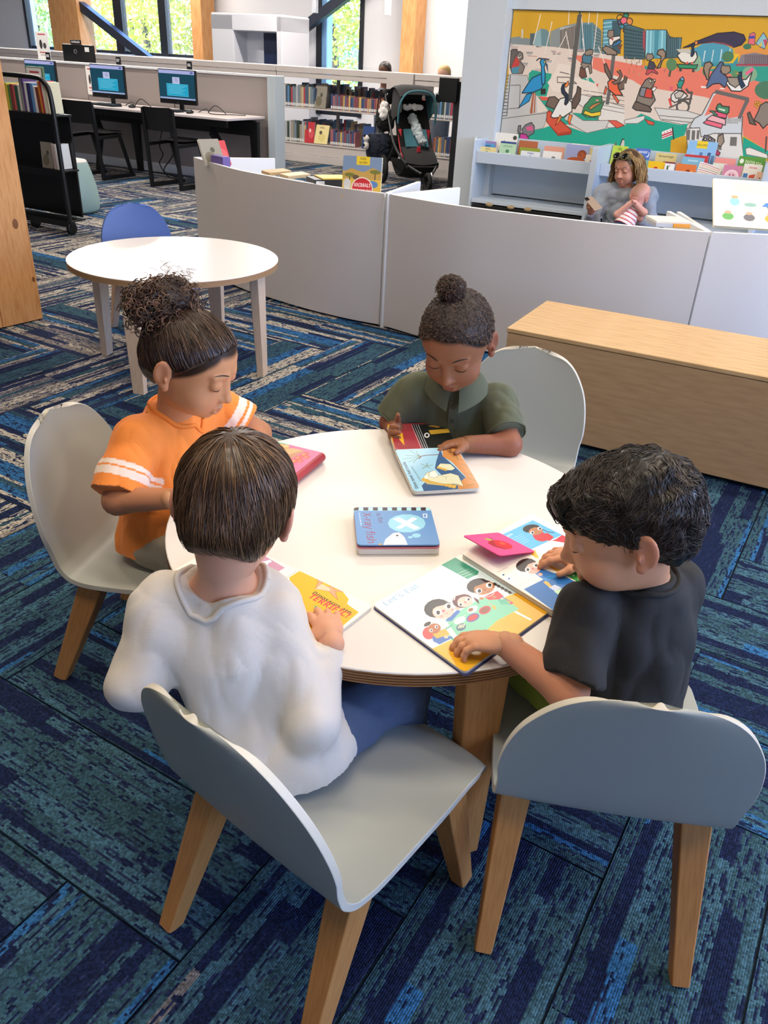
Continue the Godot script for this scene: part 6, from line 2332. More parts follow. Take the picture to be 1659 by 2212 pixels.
	c.shape([565,20,564,26,561,31,556,34,549,34,543,31,538,27,535,21,536,15,539,11,544,8,551,8,557,10,562,15], "dda92a", 4.0, "3a2a2a")
	c.shape([591,9,590,14,588,18,583,20,577,20,571,18,567,15,565,10,565,5,568,1,573,-1,579,-1,584,1,589,5], "3f9a7a", 4.0, "3a2a2a")
	c.shape([568,38,568,43,565,47,561,50,555,50,550,48,545,44,543,38,543,33,546,29,551,27,556,26,561,29,566,33], "5a5f70", 4.0, "3a2a2a")
	c.shape([592,32,591,39,587,45,581,48,573,48,565,45,559,40,556,33,556,26,560,20,567,17,575,17,582,20,588,25], "f07080", 4.0, "3a2a2a")
	c.shape([615,34,615,40,612,46,607,49,600,49,594,46,589,41,586,35,586,28,589,23,595,20,601,20,607,23,613,28], "e8904a", 4.0, "3a2a2a")
	c.shape([600,53,599,59,597,63,592,66,586,66,580,64,576,60,573,54,574,49,576,44,581,42,587,41,593,44,597,48], "4f9fc4", 4.0, "3a2a2a")
	c.shape([578,56,577,60,574,64,570,66,564,66,559,64,555,61,553,57,553,53,556,49,561,47,566,47,571,49,575,52], "3fa0b0", 4.0, "3a2a2a")
	c.shape([602,72,601,76,599,79,594,81,588,81,582,80,578,77,576,73,576,69,579,65,584,64,590,63,596,65,600,68], "e8504a", 4.0, "3a2a2a")
	c.line([566,93,562,50], 3.0, "4a4440")
	c.shape([509,221,519,217,559,275,548,283,520,251], "7a6456", 5.0, "3a3430")
	c.shape([591,310,621,286,627,234,637,263,632,323,596,336], "7a6456", 5.0, "3a3430")
	c.shape([542,298,561,282,587,288,603,325,629,353,592,355,553,331], "f06a44", 5.0, "3a3430")
	c.shape([563,297,587,288,600,265,579,248,595,243,610,265,602,298,578,307], "8a7060", 4.0, "3a3430")
	c.poly([572,241,582,229,588,251], "f08a3c")
	c.shape([531,351,535,317,546,328,540,355], "f06a44", 3.0, "3a3430")
	c.shape([574,353,587,352,616,380,612,392], "f06a44", 3.0, "3a3430")
	c.shape([119,547,137,523,168,509,188,527,190,560,160,579,130,569], "7d7a7c", 4.0, "3a3430")
	c.poly([139,535,175,524,184,548,151,551], "e0608a")
	c.shape([112,595,115,566,149,571,168,591], "d0409a", 4.0, "3a3430")
	c.shape([96,555,98,530,112,529,113,554,107,579], "7d7a7c", 4.0, "3a3430")
	c.shape([659,591,666,551,710,563,750,595,649,608], "d9d2c2", 5.0, "3a3430")
	c.poly([629,586,636,565,646,592], "7a5f4a")
	c.poly([627,300,759,296,1021,325,1225,373,1242,496,986,516,815,483,664,487], "e7d5c3")
	c.poly([610,216,759,220,880,225,995,216,1278,206,1534,184,1644,557,1361,545,1240,488,1207,374,1024,336,829,318,720,309,620,263], "ef8069")
	c.poly([997,223,1100,204,1275,196,1530,171,1553,250,1287,267,1153,236], "2fa38c")
	c.poly([873,158,1130,148,1144,202,917,213], "3f97a0")
	c.shape([605,191,578,53,602,49,678,66,704,190], "557c84", 4.0, "2f3e42")
	c.line([587,56,614,190], 4.0, "2f4448")
	c.line([597,58,624,190], 4.0, "2f4448")
	c.line([607,59,633,190], 4.0, "2f4448")
	c.line([617,61,643,189], 4.0, "2f4448")
	c.line([627,62,653,189], 4.0, "2f4448")
	c.line([637,63,663,188], 4.0, "2f4448")
	c.line([648,65,673,188], 4.0, "2f4448")
	c.line([658,66,682,187], 4.0, "2f4448")
	c.line([667,68,692,187], 4.0, "2f4448")
	c.line([581,67,681,80], 4.0, "2f4448")
	c.line([584,82,684,93], 4.0, "2f4448")
	c.line([587,98,687,107], 4.0, "2f4448")
	c.line([590,113,690,121], 4.0, "2f4448")
	c.line([593,129,693,135], 4.0, "2f4448")
	c.line([596,144,696,149], 4.0, "2f4448")
	c.line([599,160,699,164], 4.0, "2f4448")
	c.line([603,176,702,178], 4.0, "2f4448")
	c.poly([673,71,688,74,705,165,685,137], "b04a5a")
	c.shape([685,67,783,64,809,182,707,186], "74b9c6", 3.0, "2f3e42")
	c.line([693,70,712,179], 6.0, "a9dbe0")
	c.line([711,70,730,178], 6.0, "a9dbe0")
	c.line([729,69,748,178], 6.0, "a9dbe0")
	c.line([747,69,766,177], 6.0, "a9dbe0")
	c.line([765,68,784,176], 6.0, "a9dbe0")
	c.poly([727,68,750,67,768,184,748,185], "4f98a8")
	c.shape([784,66,808,96,862,94,869,176,807,182], "5a8088", 3.0, "2f3e42")
	c.line([792,85,810,178], 4.0, "33474c")
	c.line([801,87,819,178], 4.0, "33474c")
	c.line([810,90,827,178], 4.0, "33474c")
	c.line([819,92,835,177], 4.0, "33474c")
	c.line([829,95,843,177], 4.0, "33474c")
	c.line([838,97,852,177], 4.0, "33474c")
	c.line([847,99,860,176], 4.0, "33474c")
	c.line([615,198,617,185], 4.0, "b98a5a")
	c.line([642,207,644,195], 4.0, "c9a878")
	c.line([669,216,671,204], 4.0, "a07050")
	c.line([696,225,698,213], 4.0, "d86a58")
	c.line([723,235,725,222], 4.0, "b98a5a")
	c.line([750,244,751,231], 4.0, "c9a878")
	c.line([777,253,778,241], 4.0, "a07050")
	c.line([789,195,790,183], 4.0, "d86a58")
	c.line([815,204,816,192], 4.0, "b98a5a")
	c.line([841,213,843,201], 4.0, "c9a878")
	c.line([868,222,869,210], 4.0, "a07050")
	c.line([637,243,639,231], 4.0, "d86a58")
	c.line([664,253,666,240], 4.0, "b98a5a")
	c.line([691,262,693,250], 4.0, "c9a878")
	c.line([704,203,706,191], 4.0, "a07050")
	c.line([731,212,733,200], 4.0, "d86a58")
	c.line([758,221,759,209], 4.0, "b98a5a")
	c.line([784,231,786,218], 4.0, "c9a878")
	c.line([811,240,812,227], 4.0, "a07050")
	c.line([837,249,839,237], 4.0, "d86a58")
	c.line([849,191,850,179], 4.0, "b98a5a")
	c.line([618,212,620,199], 4.0, "c9a878")
	c.line([645,221,647,208], 4.0, "a07050")
	c.line([673,230,674,218], 4.0, "d86a58")
	c.line([700,239,701,227], 4.0, "b98a5a")
	c.line([726,249,728,236], 4.0, "c9a878")
	c.line([753,258,755,245], 4.0, "a07050")
	c.line([766,199,767,187], 4.0, "d86a58")
	c.line([792,208,793,196], 4.0, "b98a5a")
	c.line([819,218,820,205], 4.0, "c9a878")
	c.line([845,227,846,214], 4.0, "a07050")
	c.line([871,236,872,224], 4.0, "d86a58")
	c.line([640,258,642,245], 4.0, "b98a5a")
	c.line([654,198,655,186], 4.0, "c9a878")
	c.line([681,208,682,195], 4.0, "a07050")
	c.line([708,217,709,205], 4.0, "d86a58")
	c.poly([881,158,944,128,970,108,1045,107,1104,132,1118,186,914,199], "4f9fb4")
	c.poly([978,144,984,142,985,188,981,189], "cfe0dc")
	c.poly([1016,139,1021,137,1023,187,1019,187], "cfe0dc")
	c.poly([1052,135,1058,133,1061,185,1057,185], "cfe0dc")
	c.poly([1089,131,1094,129,1098,183,1094,184], "cfe0dc")
	c.shape([876,135,938,104,1018,71,1091,63,1137,73,1151,93,1137,114,1106,125,1065,110,1007,105,956,113,909,129], "3c3550", 4.0, "24202e")
	c.poly([945,117,1007,104,1064,108,1105,122,1106,125,1059,115,1008,110], "8a4a50")
	c.poly([1108,132,1145,117,1164,133,1186,119,1204,133,1225,117,1243,130,1265,116,1511,106,1524,151,1256,149,1134,161], "e89a4a")
	c.poly([1112,149,1139,151,1118,189,1077,191], "f0c030")
	c.poly([1141,188,1147,154,1203,142,1256,149,1519,132,1534,184,1140,202], "8a7f84")
	c.line([1165,153,1174,194], 3.0, "5a4a50")
	c.line([1173,153,1182,193], 3.0, "5a4a50")
	c.line([1181,153,1190,193], 3.0, "5a4a50")
	c.line([1189,152,1198,193], 3.0, "5a4a50")
	c.line([1197,152,1206,192], 3.0, "5a4a50")
	c.line([1205,152,1214,192], 3.0, "5a4a50")
	c.line([1213,151,1222,192], 3.0, "5a4a50")
	c.line([1221,151,1230,191], 3.0, "5a4a50")
	c.line([1229,151,1238,191], 3.0, "5a4a50")
	c.line([1237,150,1246,191], 3.0, "5a4a50")
	c.line([1245,150,1254,190], 3.0, "5a4a50")
	c.line([1253,150,1262,190], 3.0, "5a4a50")
	c.line([1261,149,1270,189], 3.0, "5a4a50")
	c.line([1269,149,1278,189], 3.0, "5a4a50")
	c.line([1135,195,1498,178], 6.0, "b03a4a")
	c.shape([1165,109,1162,69,1178,62,1187,68,1195,112], "e8707a", 3.0, "5a4a5a")
	c.poly([1160,78,1185,75,1188,85,1163,88], "3a4aa0")
	c.shape([1197,105,1220,61,1247,90,1242,126,1218,117], "8fc4cc", 3.0, "5a4a5a")
	c.poly([1210,114,1224,97,1225,117], "e8c040")
	c.poly([1226,90,1243,86,1245,123], "c8506a")
	c.poly([1182,119,1182,124,1178,128,1171,130,1163,131,1155,129,1149,125,1146,120,1146,115,1150,111,1157,109,1165,108,1173,110,1179,114], "3f7a5c")
	c.poly([865,206,865,218,859,227,850,233,838,233,827,229,818,220,813,209,813,197,818,188,827,182,839,182,850,186,859,195], "5f8a5c")
	c.line([839,234,839,257], 10.0, "4a5a44")
	c.poly([977,196,978,211,975,223,969,230,959,231,949,225,941,213,935,198,934,183,937,170,944,163,953,163,963,169,971,181], "8fb894")
	c.poly([1020,229,1020,236,1017,243,1012,246,1005,247,998,244,993,238,989,230,989,223,992,216,997,213,1004,213,1011,216,1016,221], "4f7f58")
	c.poly([1237,229,1237,242,1231,254,1219,261,1204,261,1189,256,1177,245,1170,232,1170,218,1176,207,1188,200,1203,199,1218,205,1230,215], "8ab48c")
	c.poly([1159,232,1159,240,1156,246,1149,250,1141,250,1133,247,1126,242,1122,234,1122,227,1126,221,1132,217,1141,216,1149,219,1156,225], "5f9468")
	c.poly([1344,289,1344,305,1333,319,1315,328,1292,329,1270,323,1252,311,1242,294,1243,278,1254,264,1273,255,1295,254,1317,260,1335,273], "4f7f60")
	c.poly([1502,252,1502,272,1492,287,1474,297,1450,299,1427,291,1408,277,1397,258,1397,239,1408,223,1426,214,1449,212,1473,220,1491,234], "4f7f60")
	c.shape([771,227,784,197,782,176,760,166,764,149,783,144,800,158,802,179,790,197,788,222], "a08a74", 5.0, "3a3430")
	c.shape([711,186,713,165,728,168,737,164,748,181,733,194,719,195], "a08a74", 4.0, "3a3430")
	c.shape([727,232,730,196,751,201,767,220,754,235], "4a4658", 4.0, "3a3430")
	c.shape([727,232,762,232,783,248,778,251,752,242,732,257,723,254], "c8505a", 3.0, "3a3430")
	c.poly([710,219,724,218,727,234,715,233], "3f9a8a")
	c.shape([856,168,872,151,920,156,941,149,952,172,943,192,910,201,881,193], "eeeadc", 5.0, "3a3430")
	c.poly([846,142,907,138,920,156,865,155], "cfcaba")
	c.shape([920,167,920,142,914,125,923,113,933,114,925,128,934,159,927,170], "2c3a58", 4.0, "1c2430")
	c.shape([927,104,939,107,940,121,926,118], "f08a4a", 3.0, "3a3430")
	c.poly([905,194,914,190,915,204,903,204], "e85a4a")
	c.poly([928,194,937,191,936,204,928,203], "e85a4a")
	c.shape([863,206,876,204,950,204,961,202,958,220,879,221], "2f9a6a", 4.0, "3a3430")
	c.shape([891,228,891,230,890,232,888,233,886,233,883,232,881,231,880,229,880,226,881,225,883,224,886,223,888,224,890,226], "5a5a5a", 3.0, "3a3430")
	c.shape([951,229,951,231,950,233,948,234,946,234,944,233,942,231,941,229,941,227,942,225,944,224,946,224,949,225,950,227], "5a5a5a", 3.0, "3a3430")
	c.shape([1016,261,992,220,991,195,1012,187,1030,200,1019,218,1023,250,1030,264], "a08a74", 5.0, "3a3430")
	c.shape([1021,293,1032,239,1051,206,1061,185,1077,191,1071,226,1111,249,1114,277,1106,291,1079,275,1049,280,1027,299], "5a6f94", 5.0, "3a3430")
	c.shape([1070,216,1072,198,1088,201,1106,200,1117,221,1100,237,1080,233], "a08a74", 4.0, "3a3430")
	c.poly([1112,153,1116,162,1115,172,1109,181,1099,185,1087,186,1076,182,1067,174,1063,164,1064,154,1070,146,1080,141,1092,141,1103,145], "4f7f58")
	c.poly([996,290,1025,292,1021,298,1000,299], "f1eee6")
	c.poly([1085,293,1109,295,1108,299,1087,299], "f1eee6")
	c.shape([1109,274,1117,245,1158,257,1194,252,1212,220,1209,279,1181,303,1140,304], "f3f1ea", 5.0, "3a3430")
	c.shape([1105,249,1159,246,1173,270,1155,289,1125,276], "a39684", 4.0, "3a3430")
	c.shape([1155,247,1154,226,1166,222,1174,253,1196,279,1184,291,1170,274], "24405a", 4.0, "1c2430")
	c.poly([1140,230,1150,226,1158,234], "f0a03c")
	c.line([1190,228,1211,209], 14.0, "f06a90")
	c.poly([1196,227,1196,230,1195,232,1193,233,1190,234,1187,233,1185,230,1183,228,1183,225,1184,223,1187,222,1190,221,1193,223,1195,225], "f06a90")
	c.poly([1216,209,1216,212,1215,214,1212,215,1209,215,1206,214,1204,212,1203,210,1203,207,1204,205,1206,203,1209,203,1212,204,1214,206], "f06a90")
	c.shape([688,405,697,378,752,382,784,406,781,419,709,415], "6f5f54", 5.0, "3a3430")
	c.shape([700,374,710,317,727,280,745,269,776,281,772,299,763,314,794,364,776,395,727,383], "8f8274", 5.0, "3a3430")
	c.shape([712,350,713,312,746,313,747,356], "8a8a90", 4.0, "3a3430")
	c.shape([736,355,740,314,768,318,778,358], "d84a3c", 4.0, "3a3430")
	c.shape([758,282,758,285,756,286,754,287,752,288,749,287,747,285,746,283,746,281,748,279,750,278,752,278,755,278,757,280], "f2ead8", 3.0, "3a3430")
	c.shape([777,278,776,281,772,283,768,281,766,278,767,275,770,273,774,274], "f2ead8", 3.0, "3a3430")
	c.shape([766,321,775,306,790,309,778,328], "f4f2ea", 3.0, "3a3430")
	c.poly([776,292,776,294,773,297,768,298,763,299,758,298,754,296,752,293,753,290,756,287,760,286,766,286,771,287,774,289], "7a6a5c")
	c.shape([865,338,884,315,917,316,945,337,918,357,889,369,870,359], "eae4d8", 5.0, "3a3430")
	c.shape([880,333,901,317,926,323,915,346,892,351], "d0c6b6", 4.0, "3a3430")
	c.shape([891,307,910,306,908,313,890,314], "f4f2ec", 3.0, "3a3430")
	c.shape([882,286,891,271,905,267,914,277,906,306,892,305], "2f9a88", 4.0, "3a3430")
	c.shape([890,267,903,256,914,270,907,274], "6fb4dc", 4.0, "3a3430")
	c.poly([856,294,885,280,888,286], "f0903c")
	c.poly([849,302,866,301,867,318,857,318], "e8607a")
	c.poly([855,357,864,349,885,392,873,389], "e8504a")
	c.line([931,308,946,322,961,321,961,372], 10.0, "5a5652")
	c.line([904,356,966,348], 9.0, "5a5652")
	c.line([869,393,920,367], 7.0, "5a5652")
	c.line([961,383,961,392,958,400,952,407,943,411,933,411,923,409,914,403,907,396,904,387,903,378,907,370,913,363,922,360,931,359,941,362,950,367,957,374,961,383], 9.0, "5a5652")
	c.shape([797,398,960,402,1027,416,974,460,942,463,841,451], "dedbd2", 3.0, "7a7168")
	c.line([829,431,1031,434], 4.0, "8a8178")
	c.line([844,447,996,451], 4.0, "8a8178")
	c.poly([664,487,737,428,781,440,809,453,943,466,973,457,969,510,909,537,920,621,694,642], "1fa98c")
	c.shape([761,453,811,464,809,476,784,474], "e8604a", 3.0, "7a2f24")
	c.shape([659,464,757,436,758,453,729,474,662,479], "e4e1d8", 3.0, "7a7168")
	c.shape([984,471,999,432,1030,412,1059,319,1079,307,1222,331,1228,341,1208,410,1218,410,1254,592,1056,609,1042,496], "d6dcdc", 5.0, "6a665f")
	c.poly([1065,329,1081,314,1212,337,1201,411,1154,421,1132,379,1043,418], "ef8069")
	c.line([1070,311,1221,334,1205,414], 16.0, "6f6b66")
	c.shape([970,479,1032,471,1049,511,1104,491,1230,482,1270,590,1009,614], "e6e3da", 4.0, "6a665f")
	c.poly([975,483,991,483,998,530,982,530], "77736c")
	c.poly([999,485,1015,485,1022,528,1006,528], "77736c")
	c.poly([1023,483,1035,483,1041,523,1029,522], "77736c")
	c.poly([1185,500,1215,499,1222,538,1191,539], "77736c")
	c.poly([1124,490,1143,490,1158,562,1138,562], "77736c")
	c.line([1146,422,1154,427], 3.0, "8a857c")
	c.line([1155,421,1163,427], 3.0, "8a857c")
	c.line([1164,421,1172,426], 3.0, "8a857c")
	c.line([1173,420,1181,425], 3.0, "8a857c")
	c.line([1182,419,1191,425], 3.0, "8a857c")
	c.line([1191,419,1200,424], 3.0, "8a857c")
	c.line([1200,418,1209,423], 3.0, "8a857c")
	c.line([1209,418,1218,423], 3.0, "8a857c")
	c.line([1148,430,1156,435], 3.0, "8a857c")
	c.line([1157,429,1165,435], 3.0, "8a857c")
	c.line([1166,429,1174,434], 3.0, "8a857c")
	c.line([1175,428,1183,433], 3.0, "8a857c")
	c.line([1184,427,1193,433], 3.0, "8a857c")
	c.line([1193,427,1202,432], 3.0, "8a857c")
	c.line([1202,426,1211,431], 3.0, "8a857c")
	c.line([1211,425,1220,431], 3.0, "8a857c")
	c.line([1150,438,1158,443], 3.0, "8a857c")
	c.line([1159,437,1167,442], 3.0, "8a857c")
	c.line([1168,437,1176,442], 3.0, "8a857c")
	c.line([1177,436,1185,441], 3.0, "8a857c")
	c.line([1186,435,1194,440], 3.0, "8a857c")
	c.line([1195,435,1204,440], 3.0, "8a857c")
	c.shape([1088,382,1093,364,1103,360,1114,370,1137,372,1147,371,1151,396,1141,404,1101,396], "4f9268", 5.0, "3a3430")
	c.poly([1101,380,1133,385,1131,392,1100,385], "e9f0e4")
	c.shape([1082,415,1085,393,1145,404,1146,422], "ef5f80", 4.0, "3a3430")
	c.shape([1055,432,1077,412,1143,426,1149,451,1090,448], "f4b9bc", 4.0, "3a3430")
	c.shape([1044,448,1059,435,1137,448,1134,467,1060,454], "ef6f84", 4.0, "3a3430")
	c.shape([1060,395,1076,392,1104,410,1094,416,1075,401], "4f9268", 3.0, "3a3430")
	c.poly([856,503,905,480,914,514,864,537], "f4f1ea")
	c.poly([859,516,909,494,910,501,860,524], "d03a48")
	c.poly([861,528,912,504,913,510,862,533], "d03a48")
	c.line([903,480,921,532], 6.0, "3a3430")
	c.poly([873,506,872,508,870,509,868,509,867,507,867,505,869,504,871,505], "d03a48")
	c.poly([886,500,885,502,883,503,881,502,880,500,880,498,882,498,884,498], "d03a48")
	c.poly([899,494,898,496,896,496,894,496,893,494,893,492,895,491,897,492], "d03a48")
	c.shape([1058,529,1063,502,1088,504,1119,520,1116,539,1073,543], "7d7a7c", 4.0, "3a3430")
	c.poly([1079,520,1079,523,1077,526,1073,527,1069,528,1065,527,1062,524,1060,521,1060,518,1062,515,1066,513,1070,513,1074,514,1077,517], "3a3638")
	c.poly([1102,518,1102,521,1100,524,1097,526,1093,526,1089,525,1085,522,1084,519,1084,516,1086,513,1089,512,1093,511,1097,512,1101,515], "3a3638")
	c.poly([1075,520,1074,523,1072,524,1069,523,1067,521,1067,518,1070,517,1073,518], "e9e6e0")
	c.poly([1097,518,1096,521,1094,522,1091,521,1089,519,1090,516,1092,515,1095,516], "e9e6e0")
	c.shape([1131,538,1127,505,1147,488,1161,524,1150,548], "a3907c", 4.0, "3a3430")
	c.shape([1131,584,1128,557,1156,574,1152,589], "d0506a", 3.0, "3a3430")
	c.shape([1119,585,1116,554,1129,561,1131,584], "6f9fb4", 3.0, "3a3430")
	c.shape([1272,420,1281,384,1285,355,1306,340,1339,352,1361,407,1333,438,1322,453,1301,433], "8f8274", 5.0, "3a3430")
	c.shape([1235,394,1244,386,1267,417,1288,441,1257,436], "6f6456", 4.0, "3a3430")
	c.shape([1265,346,1265,348,1264,350,1262,351,1260,351,1258,350,1256,349,1255,346,1255,344,1256,343,1257,341,1260,341,1262,342,1264,344], "f0b03c", 2.0, "8a5a24")
	c.shape([1275,343,1276,346,1275,347,1273,348,1270,349,1268,348,1266,346,1265,344,1265,342,1266,340,1268,339,1270,339,1273,340,1274,341], "f0b03c", 2.0, "8a5a24")
	c.shape([1271,356,1271,358,1270,360,1269,361,1266,361,1264,360,1262,359,1261,357,1261,355,1262,353,1264,352,1266,352,1268,352,1270,354], "f0b03c", 2.0, "8a5a24")
	c.shape([1280,354,1280,356,1279,358,1277,359,1275,359,1273,358,1271,356,1270,354,1270,352,1271,350,1273,349,1275,349,1277,350,1279,352], "f0b03c", 2.0, "8a5a24")
	c.shape([1277,365,1277,367,1276,368,1275,370,1272,370,1270,369,1268,367,1267,365,1267,363,1268,361,1270,360,1272,360,1274,361,1276,362], "f0b03c", 2.0, "8a5a24")
	c.shape([1266,358,1266,360,1265,362,1263,363,1261,363,1259,362,1257,361,1256,359,1256,357,1257,355,1259,354,1261,354,1263,354,1265,356], "f0b03c", 2.0, "8a5a24")
	c.shape([1286,348,1286,350,1285,352,1283,353,1281,353,1279,352,1277,351,1276,349,1276,347,1277,345,1278,344,1281,344,1283,344,1285,346], "f0b03c", 2.0, "8a5a24")
	c.poly([1242,496,1361,545,1639,539,1644,557,1266,591], "1fa98c")
	c.shape([1266,546,1283,539,1370,563,1378,581,1276,571], "efe6d8", 3.0, "7a7168")
	c.line([1346,487,1359,552], 7.0, "5a4a44")
	return c.tex()
var atlas: StandardMaterial3D
var cell := 0
func cover_uv(m: M, k: int) -> M:
	for i in m.uv.size():
		m.uv[i] = (Vector2(k % 6, k / 6) + Vector2(0.02, 0.02) + m.uv[i] * 0.96) / 6.0
	return m
func face_book(label: String, pos: Vector3, yaw: float, w: float, h: float, thick: float, lean: float, k: int, edge: Color, group := "", cat := "book") -> Node3D:
	# a book shown cover first: pos is the middle of its foot
	var b := thing("picture_book", label, cat, pos, yaw, group)
	b.rotation = Vector3(-lean, yaw, 0)
	part(b, "front_cover", cover_uv(slab(Vector3(-w / 2, h, thick), Vector3(w, 0, 0), Vector3(0, -h, 0), 0.006, 0.0, 0, true), k), atlas)
	var cm := mt("cover " + edge.to_html(false), edge, 0.45)
	part(b, "cover_board", M.new().box(Vector3(0, h / 2, thick - 0.0018), Vector3(w, h, 0.0028), 0.0008), cm)
	part(b, "page_block", M.new().box(Vector3(0.001, h / 2, thick / 2), Vector3(w - 0.006, h - 0.006, thick - 0.005), 0.0006), mt("page edge", Color("dcd6c8"), 0.8))
	part(b, "back_cover", M.new().box(Vector3(0, h / 2, 0.001), Vector3(w, h, 0.002), 0.0006), cm)
	return b
func spine_book(label: String, pos: Vector3, yaw: float, t: float, h: float, d: float, tilt: float, c: Color, group: String, sticker := true) -> Node3D:
	# a book shown spine first
	var b := thing("book", label, "book", pos, 0, group)
	b.rotation = Vector3(0, yaw, tilt)
	part(b, "cover", M.new().box(Vector3(0, h / 2, -d / 2), Vector3(t, h, d), minf(0.002, t * 0.3)), mt("cover " + c.to_html(false), c, 0.5))
	part(b, "page_block", M.new().box(Vector3(0, h / 2 + 0.0006, -d / 2 - 0.002), Vector3(t * 0.7, h - 0.004, d - 0.004), 0.0006), mt("page edge", Color("dcd6c8"), 0.8))
	if sticker:
		part(b, "spine_label", M.new().box(Vector3(0, 0.026, 0.0003), Vector3(t * 0.9, 0.03, 0.0006), 0.0002), mt("white sticker", Color("dcdcd8"), 0.6))
	return b
func cover_atlas() -> void:
	var c := Canvas.new(1020, 1020, Color("cccccc"))
	var L := [["eeece6", "d88a9a", "WINTER", "5f9a6a"], ["efede4", "4a4744", "", "4a4744"], ["9a84b4", "5fa8d8", "MAIZY", "24406a"], ["ecdc9a", "e0cf80", "ONE IS...", "4a4438"], ["34508a", "4f74b0", "", "ffffff"], ["b9d8b4", "d8ecd0", "LITTLE FROG", "4f8a6a"],
		["b86a44", "e08a5a", "", "7a3a2a"], ["93a83c", "c8c060", "", "5a6a2a"], ["e9ebee", "3f5f9a", "zippy", "3f5f9a"], ["e6a48c", "f2c8b0", "", "a05a4a"], ["efeeea", "d8d8d8", "", "7a7a7a"], ["f2f0ea", "e0ddd4", "", "888888"],
		["9ea6cf", "b0562e", "", "b0562e"], ["ded39a", "ece4bc", "B I G", "8a8050"], ["eae2d0", "d8483c", "", "a03a34"], ["b9cf4a", "d8e080", "Ohs", "4a5a20"], ["4f74c0", "e8ecf4", "GOOD NIGHT", "ffffff"], ["7fc0b0", "e88a8a", "", "d86a6a"],
		["ddcb8a", "4a2430", "The Great Night", "5a4a30"], ["8a3a4a", "4f74b0", "", "ffffff"], ["f0c41e", "d8482c", "", "c83a24"], ["eeeeec", "3a6a4a", "G", "20242a"], ["8fc0e8", "d8343c", "CITIES", "ffffff"], ["c83a44", "e05a60", "", "f4d8d0"],
		["7fbcd8", "e05a60", "Adventure", "e8f2f6"], ["e07a3c", "f2a868", "", "8a3a1c"], ["eeeae6", "c83a44", "", "c83a44"], ["ef9a94", "f0c050", "", "b84a5a"], ["e4ead8", "c8d4c0", "", "6a7a6a"], ["5a9a3c", "8fc45a", "EASTER EGG HUNT", "eef4d8"],
		["d88aac", "f0bcd0", "", "a84a74"], ["f0eee8", "4a84c8", "Clive hats", "d8384a"], ["ecc0a0", "e0803c", "", "8a4a2a"], ["e2bd4c", "7f94ac", "ANIMALS", "ffffff"], ["f0e8cc", "d84a4a", "", "b0a890"], ["8f8a7c", "6f6854", "", "4a4a3a"]]
	for k in L.size():
		var x := (k % 6) * 170.0
		var y := int(k / 6) * 170.0
		var q: Array = L[k]
		c.rect(x, y, 170, 170, q[0])
		match k:
			1:
				c.poly([x + 80, y + 46, x + 30, y + 165, x + 125, y + 165], q[1])
				c.ell(x + 148, y + 28, 13, 13, q[1])
			2: c.rect(x + 14, y + 24, 142, 50, q[1])
			12:
				c.ell(x + 120, y + 70, 32, 34, "8a4426")
				c.ell(x + 118, y + 76, 24, 24, q[1])
				c.ell(x + 84, y + 122, 70, 34, q[1])
				c.ell(x + 110, y + 70, 4, 4, "20140f")
			16:
				c.ell(x + 140, y + 40, 18, 18, "e8ecf4")
				c.ell(x + 133, y + 36, 16, 16, q[0])
				c.rect(x, y + 96, 170, 74, "e0808a")
			18:
				c.rect(x + 20, y + 76, 130, 60, q[1])
				c.rect(x + 40, y + 86, 110, 40, "2e2a34")
			22:
				c.rect(x + 52, y, 60, 34, "f0d030")
				c.text("baby spotter", x + 82, y + 24, 13, "5a4a20", 0, "Droid Sans", 0.8, true)
				for j in 7: c.rect(x + 8 + j * 23, y + 66 - (j * 37) % 24, 18, 60, ["5f7fa8", "a8c4dc", "3f5f8a"][j % 3])
				c.ell(x + 86, y + 118, 40, 34, q[1])
			21: c.rect(x + 40, y + 26, 30, 50, q[1])
			26:
				for j in 9: c.line([x + 12, y + 20 + j * 17, x + 60, y + 14 + j * 18, x + 150, y + 26 + j * 16], 4, ["c83a44", "e8a03c", "7a8a4a"][j % 3])
			30:
				c.ell(x + 85, y + 92, 62, 54, "f6dce6")
				c.ell(x + 85, y + 96, 40, 40, q[1])
				c.ell(x + 70, y + 80, 6, 6, "6a2a4a"); c.ell(x + 100, y + 80, 6, 6, "6a2a4a")
			31:
				c.poly([x + 70, y + 80, x + 120, y + 70, x + 110, y + 150, x + 50, y + 150], "d8583c")
				c.rect(x + 14, y + 70, 40, 70, q[1])
			33:
				c.rect(x, y, 170, 62, "7f94ac")
				c.poly([x, y + 70, x + 40, y + 50, x + 90, y + 64, x + 130, y + 44, x + 170, y + 60, x + 170, y + 90, x, y + 90], "c8a050")
				c.rect(x + 60, y, 56, 36, "f0cc30")
				c.text("baby", x + 88, y + 16, 13, "4a4420", 0, "Droid Sans", 0.9, true)
				c.text("spotter", x + 88, y + 30, 12, "4a4420", 0, "Droid Sans", 0.9, true)
				for t in [[140, 60], [34, 76]]:
					c.line([x + t[0], y + t[1] + 30, x + t[0], y + t[1]], 4, "5a4424")
					c.ell(x + t[0], y + t[1], 22, 8, "7a7a34")
				c.ell(x + 60, y + 84, 14, 9, "6a5440"); c.ell(x + 128, y + 108, 26, 14, "5f84b8"); c.ell(x + 24, y + 112, 16, 22, "d8d4cc")
				c.ell(x + 88, y + 128, 46, 46, "f2ead8"); c.ell(x + 88, y + 128, 42, 42, "cc2c30")
				c.text("ANIMALS", x + 88, y + 120, 20, "f6efe6", 0, "Droid Sans Bold", 0.8, true)
				c.text("AROUND THE", x + 88, y + 140, 16, "f6efe6", 0, "Droid Sans Bold", 0.8, true)
